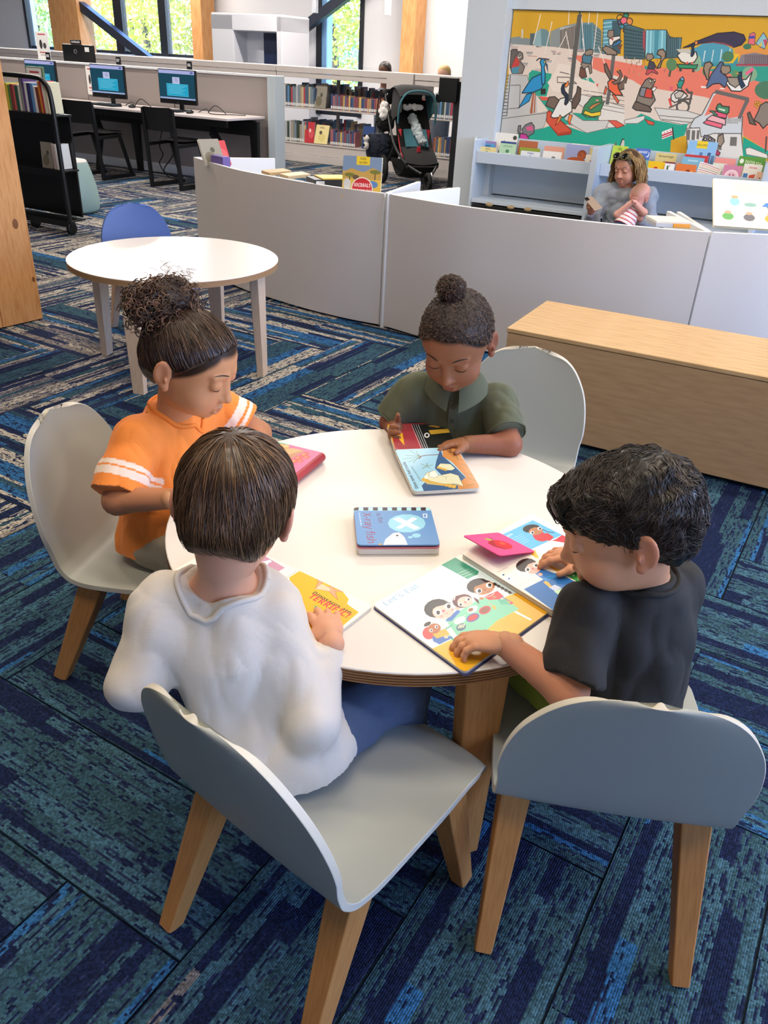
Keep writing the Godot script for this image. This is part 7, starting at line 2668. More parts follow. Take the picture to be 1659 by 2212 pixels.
			34:
				c.rect(x + 18, y + 8, 26, 8, "d8d4cc")
				for j in 4: c.rect(x + 30 + (j % 2) * 6, y + 18 + j * 8, 124 - j * 9, 2, "c9c2ac")
				c.ell(x + 34, y + 80, 7, 14, "8fc8cc"); c.ell(x + 34, y + 64, 5, 5, "e0a878"); c.ell(x + 56, y + 88, 9, 7, "8ab4a8")
				c.poly([x + 72, y + 92, x + 78, y + 78, x + 100, y + 74, x + 122, y + 78, x + 124, y + 92], "4a84d0"); c.ell(x + 86, y + 94, 6, 6, "34404a"); c.ell(x + 112, y + 94, 6, 6, "34404a")
				c.rect(x + 98, y + 66, 22, 8, "d8788a"); c.ell(x + 106, y + 58, 5, 6, "7aa85a"); c.ell(x + 142, y + 84, 7, 18, "d84a5a"); c.ell(x + 142, y + 64, 5, 6, "7a4a3a")
				c.ell(x + 160, y + 96, 10, 8, "e8a030")
				for j in 5: c.ell(x + 24 + j * 30, y + 132, 8, 12, ["5fa85a", "6a6a70", "e8a83c", "4a4a54", "7a8aa0"][j]); c.ell(x + 24 + j * 30, y + 118, 5, 5, "d8a080")
			_:
				c.ell(x + 60 + (k * 31) % 60, y + 92 + (k * 17) % 30, 44, 36, q[1])
				c.ell(x + 110 - (k * 13) % 40, y + 70, 18, 16, q[3] if q[3] != "ffffff" else q[1])
		if q[2] != "" and k != 33 and k != 22:
			if q[2] == "EASTER EGG HUNT":
				c.text("EASTER EGG", x + 96, y + 46, 24, q[3], 0.1, "Droid Sans Bold", 0.75, true)
				c.text("HUNT", x + 96, y + 70, 24, q[3], 0.1, "Droid Sans Bold", 0.75, true)
				c.ell(x + 24, y + 32, 13, 14, "eef4e8")
			else:
				c.text(q[2], x + 85, y + (58 if k == 2 else 34), 26 if q[2].length() < 8 else 18, q[3], 0, "Droid Sans Bold", 0.85, true)
	atlas = print_mat("book covers", c.tex(), 0.4)
func curve_unit(label: String, P: Array, h: float, e0: Vector3, e1: Vector3, mat: Material, lip: Material) -> void:
	# a low curved bookcase seen from behind: a bent back panel, end panels running away, shelves between
	var cv := smooth(P, 8)
	var n := cv.size() - 1
	var u := thing("curved_bookcase", label, "bookcase", Vector3.ZERO, 0, "white curved bookcases")
	var f := func(a: float, b: float) -> Vector3:
		var i := mini(int(a * n), n - 1)
		var p := cv[i].lerp(cv[i + 1], a * n - i)
		return Vector3(p.x, lerpf(h, 0.012, b), p.z)
	part(u, "back_panel", M.new().sheet(n, 4, f, 0.019, 2.0, 1.0), mat)
	part(u, "panel_edge", M.new().rim(n, 4, f, 0.019), lip)
	part(u, "plinth", M.new().sheet(n, 1, func(a, b): return f.call(a, 1.0) * Vector3(1, 0, 1) + Vector3(0, 0.012 - 0.012 * b, 0) + (e0.lerp(e1, a)).normalized() * 0.03, 0.01), mt("black kick", Color(0.03, 0.03, 0.035), 0.8))
	for q in [[P[0], e0], [P[-1], e1]]:
		var mid: Vector3 = q[0] + q[1] * 0.5
		var dd: Vector3 = q[1].normalized()
		part(u, "end_panel", M.new().box(Vector3(mid.x, h / 2, mid.z) , Vector3(0.02, h, q[1].length()), 0.002, Basis(Vector3.UP.cross(dd), Vector3.UP, dd)), lip)
	for y in [0.07, 0.36]:
		var g := func(a: float, b: float) -> Vector3:
			var p: Vector3 = f.call(a, 0.0)
			var e := e0.lerp(e1, a)
			return Vector3(p.x, y, p.z) + e * lerpf(0.04, 0.92, b)
		part(u, "shelf_board", M.new().sheet(n, 2, g, 0.018), lip)
func shelving() -> void:
	cover_atlas()
	var wp := mt("white panel", Color(0.80, 0.79, 0.78), 0.42)
	var wl := mt("white panel edge", Color(0.88, 0.89, 0.90), 0.4)
	curve_unit("white curved low bookcase at left whose back bows towards the tables", [Vector3(-1.22, 0, -5.10), Vector3(-1.04, 0, -4.84), Vector3(-0.86, 0, -4.62), Vector3(-0.666, 0, -4.45), Vector3(-0.458, 0, -4.285), Vector3(-0.24, 0, -4.15), Vector3(-0.075, 0, -4.075)], 0.645, Vector3(0.44, 0, -0.16), Vector3(0.165, 0, -0.49), wp, wl)
	curve_unit("white curved low bookcase in the middle, behind the boy in green", [Vector3(-0.045, 0, -4.055), Vector3(0.238, 0, -3.84), Vector3(0.524, 0, -3.70), Vector3(0.80, 0, -3.59), Vector3(1.066, 0, -3.52), Vector3(1.281, 0, -3.493)], 0.645, Vector3(0.34, 0, -0.36), Vector3(-0.02, 0, -0.51), wp, wl)
	curve_unit("white low bookcase at the right edge, topped by a cream picture book", [Vector3(1.288, 0, -3.492), Vector3(1.6, 0, -3.52), Vector3(1.9, 0, -3.62), Vector3(2.2, 0, -3.78)], 0.645, Vector3(0.02, 0, -0.51), Vector3(-0.25, 0, -0.45), wp, wl)
	var ps := thing("joint_strip", "narrow white strip closing the joint between the two curved bookcases", "strip", Vector3(-0.057, 0, -4.05))
	part(ps, "strip", M.new().box(Vector3(0, 0.325, 0), Vector3(0.030, 0.65, 0.016), 0.002, Basis(Vector3.UP, 0.5)), wl)
	# books on the curved shelves
	face_book("board book of savanna animals with a red round badge, upright on the curved shelf", Vector3(-0.195, 0.60, -4.165), -0.12, 0.19, 0.19, 0.022, 0.12, 33, Color("e8e2cc"))
	var bk := thing("book", "black and yellow book lying by the animals book", "book", Vector3(-0.375, 0.625, -4.35), 0.42)
	part(bk, "cover", M.new().box(Vector3(0, 0.022, 0), Vector3(0.19, 0.036, 0.14), 0.002), mt("black cover", Color("1c1b1e"), 0.4))
	part(bk, "yellow_band", M.new().box(Vector3(0.02, 0.043, 0), Vector3(0.15, 0.006, 0.142), 0.001), mt("yellow band", Color("d8b43c"), 0.5))
	part(bk, "spine_label", M.new().box(Vector3(-0.066, 0.022, 0.0705), Vector3(0.044, 0.022, 0.001), 0.0003), mt("white sticker", Color("dcdcd8"), 0.6))
	face_book("grey book leaning back at the left end of the curved shelf", Vector3(-1.075, 0.62, -4.92), 0.75, 0.13, 0.15, 0.014, 0.5, 35, Color("c9c6c0"))
	face_book("red book leaning behind the grey one at the curved shelf's left end", Vector3(-1.045, 0.62, -4.96), 0.75, 0.125, 0.14, 0.012, 0.5, 23, Color("b83038"))
	bk = spine_book("small purple book standing at the left end of the curved shelf", Vector3(-0.985, 0.60, -4.82), 0.8, 0.05, 0.085, 0.12, 0.0, Color("6a5a9a"), "", false)
	for q in [[-0.64, -4.52, "b99a6a", "tan paperback lying open on the curved bookcase's shelf"], [-0.53, -4.43, "cfb892", "pale tan paperback lying beside the open one"]]:
		spine_book(q[3], Vector3(q[0], 0.645, q[1]), 0.6, 0.13, 0.016, 0.10, 0.06, Color(q[2]), "", false)
	bk = thing("book", "thin book with an orange spine lying on the middle curved bookcase", "book", Vector3(1.14, 0.645, -3.60), 0.07)
	part(bk, "cover", M.new().box(Vector3(0.035, 0.009, 0), Vector3(0.075, 0.016, 0.14), 0.002), mt("orange spine", Color("e0962c"), 0.5))
	part(bk, "grey_cover", M.new().box(Vector3(-0.04, 0.009, 0), Vector3(0.075, 0.016, 0.14), 0.002), mt("grey cover", Color("b4b6bc"), 0.5))
	part(bk, "page_block", M.new().box(Vector3(0, 0.021, -0.003), Vector3(0.15, 0.008, 0.14), 0.001), mt("page edge", Color("dcd6c8"), 0.8))
	face_book("large cream picture book with tiny people, open on the right bookcase", Vector3(1.575, 0.645, -3.585), -0.10, 0.48, 0.25, 0.012, 0.85, 34, Color("efe6c8"))
	# wall with the painting
	var wc := mt("cool white wall", Color(0.80, 0.83, 0.85), 0.6)
	var wm := M.new()
	qbox(wm, -2.44, 1.6, 0.0, 4.0, 6.76, 6.96, 0.002)
	struct("wall_mural", wm, wc, "white wall that carries the harbour painting", TQ)
	struct("trim_1", qbox(M.new(), -2.44, 1.6, 1.57, 4.0, 6.72, 6.76, 0.002), wc, "white wall panel above the painting", TQ)
	var col := M.new()
	qbox(col, -2.76, -2.44, 0.0, 4.0, 6.62, 6.98, 0.004)
	struct("trim_2", col, wc, "white wall end beside the painting", TQ)
	var pt := Transform3D(TQ.basis, Q(0.0, 0.0, 6.742))
	var mur := slab(Vector3(-2.432, 1.566, 0), Vector3(3.0, 0, 0), Vector3(0, -0.92, 0), 0.001, 0.0, 0, true)
	var pn := thing("painting", "long harbour painting of animals among white boats under a yellow sky", "painting", pt.origin, YAW)
	part(pn, "picture", mur, print_mat("mural", art_mural(), 0.5))
	part(pn, "panel", M.new().box(Vector3(-0.932, 1.106, -0.008), Vector3(3.0, 0.92, 0.012), 0.001), wl)
	# display shelf below it
	var lam := mt("cool white laminate", Color(0.78, 0.83, 0.88), 0.4)
	var ds := thing("display_shelf", "white built-in display shelf full of picture books below the harbour painting", "shelf", Vector3.ZERO, YAW)
	var pq := func(nm, a0, a1, h0, h1, b0, b1): part(ds, nm, qbox(M.new(), a0, a1, h0, h1, b0, b1, 0.003), lam)
	pq.call("end_panel", -2.51, -2.485, 0.0, 0.69, 6.39, 6.74)
	pq.call("divider_panel", -1.55, -1.505, 0.0, 0.72, 6.26, 6.74)
	pq.call("end_panel", -0.39, -0.355, 0.0, 0.72, 6.26, 6.74)
	for s in [[-2.485, -1.55], [-1.505, -0.39], [-0.355, 1.5]]:
		pq.call("front_lip", s[0], s[1], 0.525, 0.61, 6.39, 6.41)
		pq.call("trough_floor", s[0], s[1], 0.525, 0.54, 6.41, 6.72)
		pq.call("back_panel", s[0], s[1], 0.27, 0.70, 6.715, 6.735)
		pq.call("seat_board", s[0], s[1], 0.235, 0.262, 6.37, 6.72)
		pq.call("low_shelf", s[0], s[1], 0.0, 0.05, 6.42, 6.72)
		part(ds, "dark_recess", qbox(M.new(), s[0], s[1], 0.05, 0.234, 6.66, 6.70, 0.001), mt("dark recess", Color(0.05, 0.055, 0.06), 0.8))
	part(ds, "wing_panel", M.new().box(Vector3(-2.56, 0.345, -6.55), Vector3(0.02, 0.69, 0.36), 0.003, Basis(Vector3.UP, 0.34)), lam)
	var low := thing("storage_bin", "dark low bin under the display shelf seat", "bin", Q(-2.02, 0, 6.36), YAW)
	part(low, "front", M.new().box(Vector3(0, 0.115, 0), Vector3(0.9, 0.225, 0.03), 0.003), mt("dark bin", Color(0.05, 0.06, 0.06), 0.5))
	for x in [-0.30, -0.12, 0.02]:
		part(low, "wooden_peg", M.new().ell(Vector3(x, 0.235, 0.01), Vector3(0.03, 0.016, 0.02)), mt("tan peg", Color("a8906a"), 0.6))
	var names := ["white book with a pink title at the display shelf's left end, back row", "white book with a large black triangle on the display shelf", "purple book with a blue title panel on the display shelf", "yellow book in the front row at the display shelf's left end", "navy book just behind the pale green one on the display shelf", "pale green book in front of the navy one on the display shelf", "russet book in the back row, second cluster of the display shelf", "green and yellow book in front of the russet one", "white book with blue lettering in front of the green and yellow one", "salmon book in the back row, third cluster of the display shelf", "white book in front of the salmon one on the display shelf", "white book showing behind the lavender bear book", "lavender book with a brown bear on the display shelf", "pale yellow book left of the shelf divider, behind another", "cream book with a red spot left of the shelf divider", "lime green book behind the seated woman's shelf divider", "blue night book with a moon beside the woman's head", "teal book low beside the woman's hair", "sandy book with a dark window picture on the display shelf", "wine red book showing behind the white letter book", "yellow book in the front row right of the woman", "white book with the letter G right of the yellow one", "tall sky-blue city book with a red round badge on the display shelf", "red book behind the light blue one on the display shelf", "light blue book with a white title before the red one", "orange book in the front row below the light blue one", "white book with red streaks lying slanted on the display shelf", "pink and orange book in the back row right of the city book", "pale book between the streaked and the pink pig book", "green book titled EASTER EGG HUNT on the display shelf", "pink book with a pig's face in the front row", "white book with a red title at the display shelf's right end", "peach book at the far right of the display shelf's front row"]
	var spots := [[-2.44, 0.70, 6.66, 0.12], [-2.354, 0.735, 6.64, 0.203], [-2.464, 0.672, 6.56, 0.140], [-2.42, 0.637, 6.47, 0.130], [-2.301, 0.680, 6.58, 0.129], [-2.267, 0.674, 6.48, 0.133], [-2.151, 0.695, 6.62, 0.155], [-2.109, 0.652, 6.55, 0.165], [-2.075, 0.636, 6.47, 0.155], [-1.925, 0.676, 6.58, 0.160], [-1.903, 0.650, 6.47, 0.145], [-1.753, 0.704, 6.66, 0.131], [-1.735, 0.705, 6.55, 0.18], [-1.61, 0.69, 6.57, 0.095], [-1.60, 0.652, 6.47, 0.09], [-1.44, 0.718, 6.64, 0.114], [-1.267, 0.716, 6.63, 0.11], [-1.224, 0.652, 6.47, 0.085], [-1.094, 0.698, 6.63, 0.15], [-1.05, 0.649, 6.55, 0.09], [-1.127, 0.650, 6.47, 0.125], [-1.028, 0.646, 6.46, 0.068], [-0.863, 0.795, 6.66, 0.2], [-0.878, 0.706, 6.60, 0.165], [-0.890, 0.693, 6.555, 0.150], [-0.915, 0.652, 6.47, 0.14], [-0.772, 0.664, 6.50, 0.16], [-0.679, 0.703, 6.61, 0.143], [-0.702, 0.671, 6.55, 0.095], [-0.505, 0.726, 6.61, 0.177], [-0.603, 0.673, 6.47, 0.125], [-0.477, 0.690, 6.48, 0.12], [-0.418, 0.650, 6.44, 0.045]]
	for k in spots.size():
		var s: Array = spots[k]
		var e := Q(s[0], 0.541, s[2])
		var b := face_book(names[k], e, YAW, s[3], s[1] - 0.541, 0.010, 0.14 if k != 26 else 0.1, k, Color("d8d4cc"), "picture books on the display shelf")
		if k == 26:
			b.rotation.z = -0.16
func qpart(o: Node, nm: String, m: Material, a0: float, a1: float, h0: float, h1: float, b0: float, b1: float, bev := 0.003, label := "") -> MeshInstance3D:
	return part(o, nm, qbox(M.new(), a0, a1, h0, h1, b0, b1, bev), m, Transform3D.IDENTITY, label)
func local(a: float, h: float, b: float) -> Vector3:
	return Vector3(a, h, -b)
func qtube(p: Array, r, seg := 8) -> M:
	var q := []
	for x in p: q.append(local(x[0], x[1], x[2]))
	return M.new().tube(smooth(q, 5) if q.size() > 2 else PackedVector3Array(q), r, seg)
func bookcase(label: String, a0: float, a1: float, b0: float, b1: float, divs: Array) -> Node3D:
	var w := mt("warm white steel", Color(0.80, 0.77, 0.75), 0.45)
	var o := thing("low_bookcase", label, "bookcase", Vector3.ZERO, YAW)
	qpart(o, "top_board", w, a0, a1, 1.0, 1.062, b0 - 0.02, b1)
	for h in [0.605, 0.205]:
		qpart(o, "shelf_board", w, a0, a1, h, h + 0.018, b0, b1)
	qpart(o, "base_panel", w, a0, a1, 0.085, 0.203, b0 + 0.01, b0 + 0.03)
	qpart(o, "plinth", w, a0, a1, 0.0, 0.083, b0 - 0.015, b0 + 0.01)
	qpart(o, "canopy_strip", w, a0, a1, 0.945, 0.998, b0 - 0.01, b0 + 0.01)
	for d in divs:
		qpart(o, "upright", mt("grey upright", Color(0.5, 0.5, 0.51), 0.5), d - 0.018, d + 0.018, 0.2, 1.0, b0 + 0.25, b0 + 0.28)
	return o
func black_chair(label: String) -> Node3D:
	var k := mt("black plastic", Color(0.035, 0.036, 0.04), 0.45)
	var c := thing("desk_chair", label, "chair", Vector3.ZERO, 0, "black chairs at the computer desk")
	part(c, "backrest", M.new().sheet(8, 12, func(u, v): return Vector3(0.18 - v * 0.36, 0.51 + u * 0.195, 0.02 + u * 0.035 + 0.03 * (1.0 - pow(v * 2 - 1, 2.0))), 0.014), k)
	part(c, "seat", M.new().sheet(8, 8, func(u, v): return Vector3(v * 0.35 - 0.175, 0.40 + 0.012 * pow(u * 2 - 1, 2.0), 0.0 - u * 0.37), 0.022), k)
	for s in [-1, 1]:
		part(c, "rear_post", M.new().taper(Vector3(s * 0.178, 0.70, 0.05), Vector3(s * 0.185, 0.0, 0.0), Vector2(0.026, 0.03), Vector2(0.03, 0.036), Vector3(0, 0, 1)), k)
		part(c, "front_leg", M.new().taper(Vector3(s * 0.175, 0.40, -0.30), Vector3(s * 0.185, 0.02, -0.43), Vector2(0.026, 0.035), Vector2(0.028, 0.03), Vector3(0, 0, 1)), k)
		part(c, "floor_runner", M.new().taper(Vector3(s * 0.185, 0.022, 0.015), Vector3(s * 0.185, 0.016, -0.46), Vector2(0.03, 0.045), Vector2(0.03, 0.03), Vector3(0, 1, 0)), k)
		part(c, "seat_rail", M.new().taper(Vector3(s * 0.178, 0.385, 0.03), Vector3(s * 0.175, 0.395, -0.32), Vector2(0.022, 0.03), Vector2(0.022, 0.03), Vector3(0, 1, 0)), k)
	return c
func monitor(label: String, a: float, w: float, scr: Material) -> void:
	var k := mt("monitor black", Color(0.02, 0.021, 0.024), 0.35)
	var o := thing("computer_monitor", label, "monitor", Q(a, 0.646, 7.0), YAW, "computer monitors on the long desk")
	part(o, "casing", M.new().box(Vector3(0, 0.212, 0.02), Vector3(w, 0.305, 0.03), 0.006), k)
	var s := slab(Vector3(-w / 2 + 0.01, 0.356, 0.0355), Vector3(w - 0.02, 0, 0), Vector3(0, -0.252, 0), 0.001, 0.0002, 0, true)
	var sc := part(o, "screen", s, scr)
	var l := AreaLight3D.new()
	l.name = "screen_light"
	o.add_child(l)
	l.area_size = Vector2(w - 0.02, 0.25)
	l.position = Vector3(0, 0.23, 0.05)
	l.rotation.y = PI
	l.light_color = Color(0.45, 0.75, 0.9)
	l.light_energy = 0.05
	l.shadow_enabled = true
	part(o, "maker_badge", M.new().box(Vector3(0, 0.078, 0.0355), Vector3(0.016, 0.006, 0.001), 0.0003), mt("silver", Color(0.6, 0.6, 0.62), 0.3, 0.8))
	part(o, "stand_neck", M.new().box(Vector3(0, 0.05, -0.02), Vector3(0.05, 0.1, 0.02), 0.004), k)
	part(o, "stand_foot", M.new().lathe([Vector2(0, 0.012), Vector2(0.08, 0.010), Vector2(0.085, 0.0), Vector2(0, 0)], 24, Transform3D(Basis(), Vector3(0, 0, -0.01))), k)
func backdrop() -> void:
	desk_area()
	book_cart()
	far_cases()
	far_wall()
	stroller()
	outdoors()
func desk_area() -> void:
	var k := mt("black plastic", Color(0.035, 0.036, 0.04), 0.45)
	var wl := mt("white panel edge", Color(0.88, 0.89, 0.90), 0.4)
	var pf := mt("partition fabric", Color(0.62, 0.58, 0.56), 0.8)
	var o := thing("desk_partition", "long grey partition with a pale cap behind the computer desk", "partition", Vector3.ZERO, YAW)
	for s in [[-10.6, -9.0], [-8.99, -7.47], [-7.46, -6.26], [-6.25, -5.05]]:
		qpart(o, "panel", pf, s[0], s[1], 0.09, 0.985, 7.3, 7.38)
	qpart(o, "cap_rail", wl, -10.6, -5.05, 0.985, 1.005, 7.285, 7.40)
	qpart(o, "base_rail", wl, -10.6, -5.05, 0.0, 0.09, 7.285, 7.39)
	qpart(o, "end_post", mt("pale end post", Color(0.76, 0.80, 0.81), 0.5), -5.05, -4.955, 0.0, 1.005, 7.25, 7.42, 0.006)
	o = thing("computer_desk", "white desk hidden behind the partition, under the catalog monitor", "desk", Vector3.ZERO, YAW)
	qpart(o, "desktop", wl, -9.5, -6.6, 0.605, 0.63, 7.44, 8.1)
	for a in [-9.4, -6.7]: qpart(o, "leg_panel", wl, a - 0.02, a + 0.02, 0.0, 0.605, 7.46, 8.05)
	o = thing("computer_desk", "long white computer desk on black angled legs", "desk", Vector3.ZERO, YAW)
	part(o, "desktop", qbox(M.new(), -10.0, -5.09, 0.622, 0.645, 6.66, 7.27, 0.004), mt("desk laminate", Color(0.80, 0.76, 0.75), 0.4))
	qpart(o, "beam", k, -10.0, -5.12, 0.47, 0.61, 7.12, 7.16)
	qpart(o, "apron", k, -10.0, -5.15, 0.56, 0.62, 6.72, 6.75)
	for a in [-5.18, -6.72, -8.3]:
		part(o, "leg", M.new().taper(local(a - 0.35, 0.50, 6.98), local(a - 0.16, 0.40, 6.85), Vector2(0.05, 0.09), Vector2(0.05, 0.06), Vector3(0, 1, 0)), k)
		part(o, "leg", M.new().taper(local(a - 0.16, 0.43, 6.85), local(a - 0.22, 0.0, 6.8), Vector2(0.06, 0.05), Vector2(0.04, 0.035), Vector3(0, 0, 1)), k)
		part(o, "leg", M.new().taper(local(a + 0.05, 0.60, 7.14), local(a + 0.03, 0.0, 7.18), Vector2(0.10, 0.05), Vector2(0.06, 0.04), Vector3(0, 0, 1)), k)
	var sc := Canvas.new(384, 216, Color("1c4c60"))
	sc.rect(0, 0, 384, 26, "b9bdf0"); sc.rect(340, 6, 30, 14, "5a68b0"); sc.rect(0, 204, 384, 12, "a8bce8")
	sc.rect(146, 50, 78, 52, "c9cdf2"); sc.rect(172, 62, 30, 4, "8088b8"); sc.rect(172, 76, 36, 4, "8088b8")
	sc.rect(80, 100, 232, 92, "5fd0ea"); sc.rect(84, 104, 224, 84, "22aed6")
	for j in 7: sc.rect(96, 112 + j * 10, 200 - (j * 23) % 60, 3, "8fdcf0")
	var sm := mt("computer screen", Color.BLACK, 0.3)
	sm.emission_enabled = true
	sm.emission_texture = sc.tex()
	sm.emission = Color.BLACK
	sm.emission_energy_multiplier = 0.8
	monitor("computer monitor half hidden behind the book cart", -7.78, 0.45, sm)
	monitor("computer monitor in the middle of the desk, left of the rightmost one", -6.83, 0.465, sm)
	monitor("computer monitor nearest the desk's right end", -5.92, 0.465, sm)
	for q in [["08", -8.03, "black number sign above the monitor half hidden by the cart"], ["07", -7.0, "black number sign above the middle monitor"], ["06", -6.05, "black number sign above the rightmost monitor"]]:
		var c := Canvas.new(64, 80, Color("17181c"))
		c.text(q[0], 32, 52, 44, "e4e4e4", 0, "Droid Sans Bold", 1.0, true)
		var n := thing("number_sign", q[2], "sign", Q(q[1], 1.006, 7.33), YAW)
		part(n, "plate", M.new().box(Vector3(0, 0.037, 0), Vector3(0.062, 0.074, 0.012), 0.002), k)
		part(n, "numeral", slab(Vector3(-0.029, 0.072, 0.0064), Vector3(0.058, 0, 0), Vector3(0, -0.07, 0), 0.001, 0.0001, 0, true), print_mat("number " + q[0], c.tex()))
	var pc := Canvas.new(96, 128, Color("efeeea"))
	pc.rect(20, 10, 60, 6, "c04a50"); pc.ell(36, 60, 12, 22, "3a3a3c"); pc.ell(66, 66, 13, 14, "4a4a4c"); pc.rect(18, 96, 60, 5, "c04a50"); pc.rect(24, 108, 50, 5, "b8b4b0")
	var pm := print_mat("safety notice", pc.tex(), 0.5)
	var n := thing("sign_holder", "clear stand with a printed notice on the partition at far left", "sign", Q(-8.1, 1.006, 7.34), YAW)
	part(n, "notice", slab(Vector3(-0.09, 0.27, 0.003), Vector3(0.18, 0, 0), Vector3(0, -0.26, 0), 0.002, 0, 0, true), pm)
	part(n, "backing", M.new().box(Vector3(0, 0.135, -0.002), Vector3(0.19, 0.27, 0.008), 0.001), wl)
	n = thing("notice", "white notice pinned on the partition left of the middle monitor", "sign", Q(-7.30, 0.70, 7.293), YAW)
	part(n, "sheet", M.new().box(Vector3(-0.09, 0.14, 0), Vector3(0.13, 0.28, 0.004), 0.001), wl)
	part(n, "print", slab(Vector3(-0.15, 0.275, 0.0022), Vector3(0.12, 0, 0), Vector3(0, -0.27, 0), 0.002, 0.0002, 0, true), pm)
	var kb := thing("keyboard", "black keyboard in front of the middle monitor", "keyboard", Q(-6.72, 0.646, 6.80), YAW - 0.1)
	part(kb, "base", M.new().box(Vector3(0, 0.008, 0), Vector3(0.34, 0.014, 0.12), 0.003), k)
	for r in 4: part(kb, "key_row", M.new().box(Vector3(0, 0.017, -0.04 + r * 0.026), Vector3(0.32, 0.006, 0.02), 0.001), mt("key grey", Color(0.07, 0.07, 0.08), 0.5))
	copy(kb, Q(-5.95, 0.646, 6.82), YAW + 0.08, "black keyboard in front of the rightmost monitor")
	var ms := thing("computer_mouse", "black mouse at the right end of the desk", "mouse", Q(-5.66, 0.646, 6.82), YAW)
	part(ms, "body", M.new().ell(Vector3(0, 0.012, 0), Vector3(0.03, 0.018, 0.05)), k)
	part(ms, "wheel", M.new().ell(Vector3(0, 0.028, -0.02), Vector3(0.004, 0.005, 0.01)), mt("key grey", Color(0.07, 0.07, 0.08), 0.5))
	copy(ms, Q(-6.42, 0.646, 6.85), YAW + 0.2, "black mouse between the two right monitors")
	for q in [[-6.55, "black cables looping on the desk between the monitors"], [-5.6, "black cables on the desk right of the last monitor"]]:
		var cb := thing("cable", q[1], "cable", Vector3.ZERO, YAW)
		part(cb, "cord", qtube([[q[0] - 0.1, 0.65, 7.0], [q[0] + 0.05, 0.69, 6.95], [q[0] + 0.13, 0.653, 6.9], [q[0] + 0.28, 0.652, 7.02], [q[0] + 0.4, 0.652, 7.1]], 0.004), k)
		part(cb, "cord", qtube([[q[0] - 0.02, 0.65, 7.05], [q[0] + 0.1, 0.72, 7.02], [q[0] + 0.2, 0.652, 7.05]], 0.004), k)
	var fc := thing("cable", "black power cables hanging under the desk behind a chair", "cable", Vector3.ZERO, YAW)
	part(fc, "cord", qtube([[-6.25, 0.5, 7.1], [-6.28, 0.3, 7.05], [-6.2, 0.22, 7.0], [-6.3, 0.12, 7.05], [-6.15, 0.01, 7.0], [-5.98, 0.008, 6.95]], 0.006), k)
	part(fc, "cord", qtube([[-6.2, 0.5, 7.12], [-6.12, 0.25, 7.08], [-6.25, 0.06, 7.05], [-6.05, 0.01, 7.02]], 0.006), k)
	var ch := black_chair("black plastic chair at the desk nearer the book cart")
	ch.position = Q(-6.62, 0, 6.36)
	ch.rotation.y = YAW + 0.06
	copy(ch, Q(-5.66, 0, 6.41), YAW - 0.02, "black plastic chair at the right part of the desk")
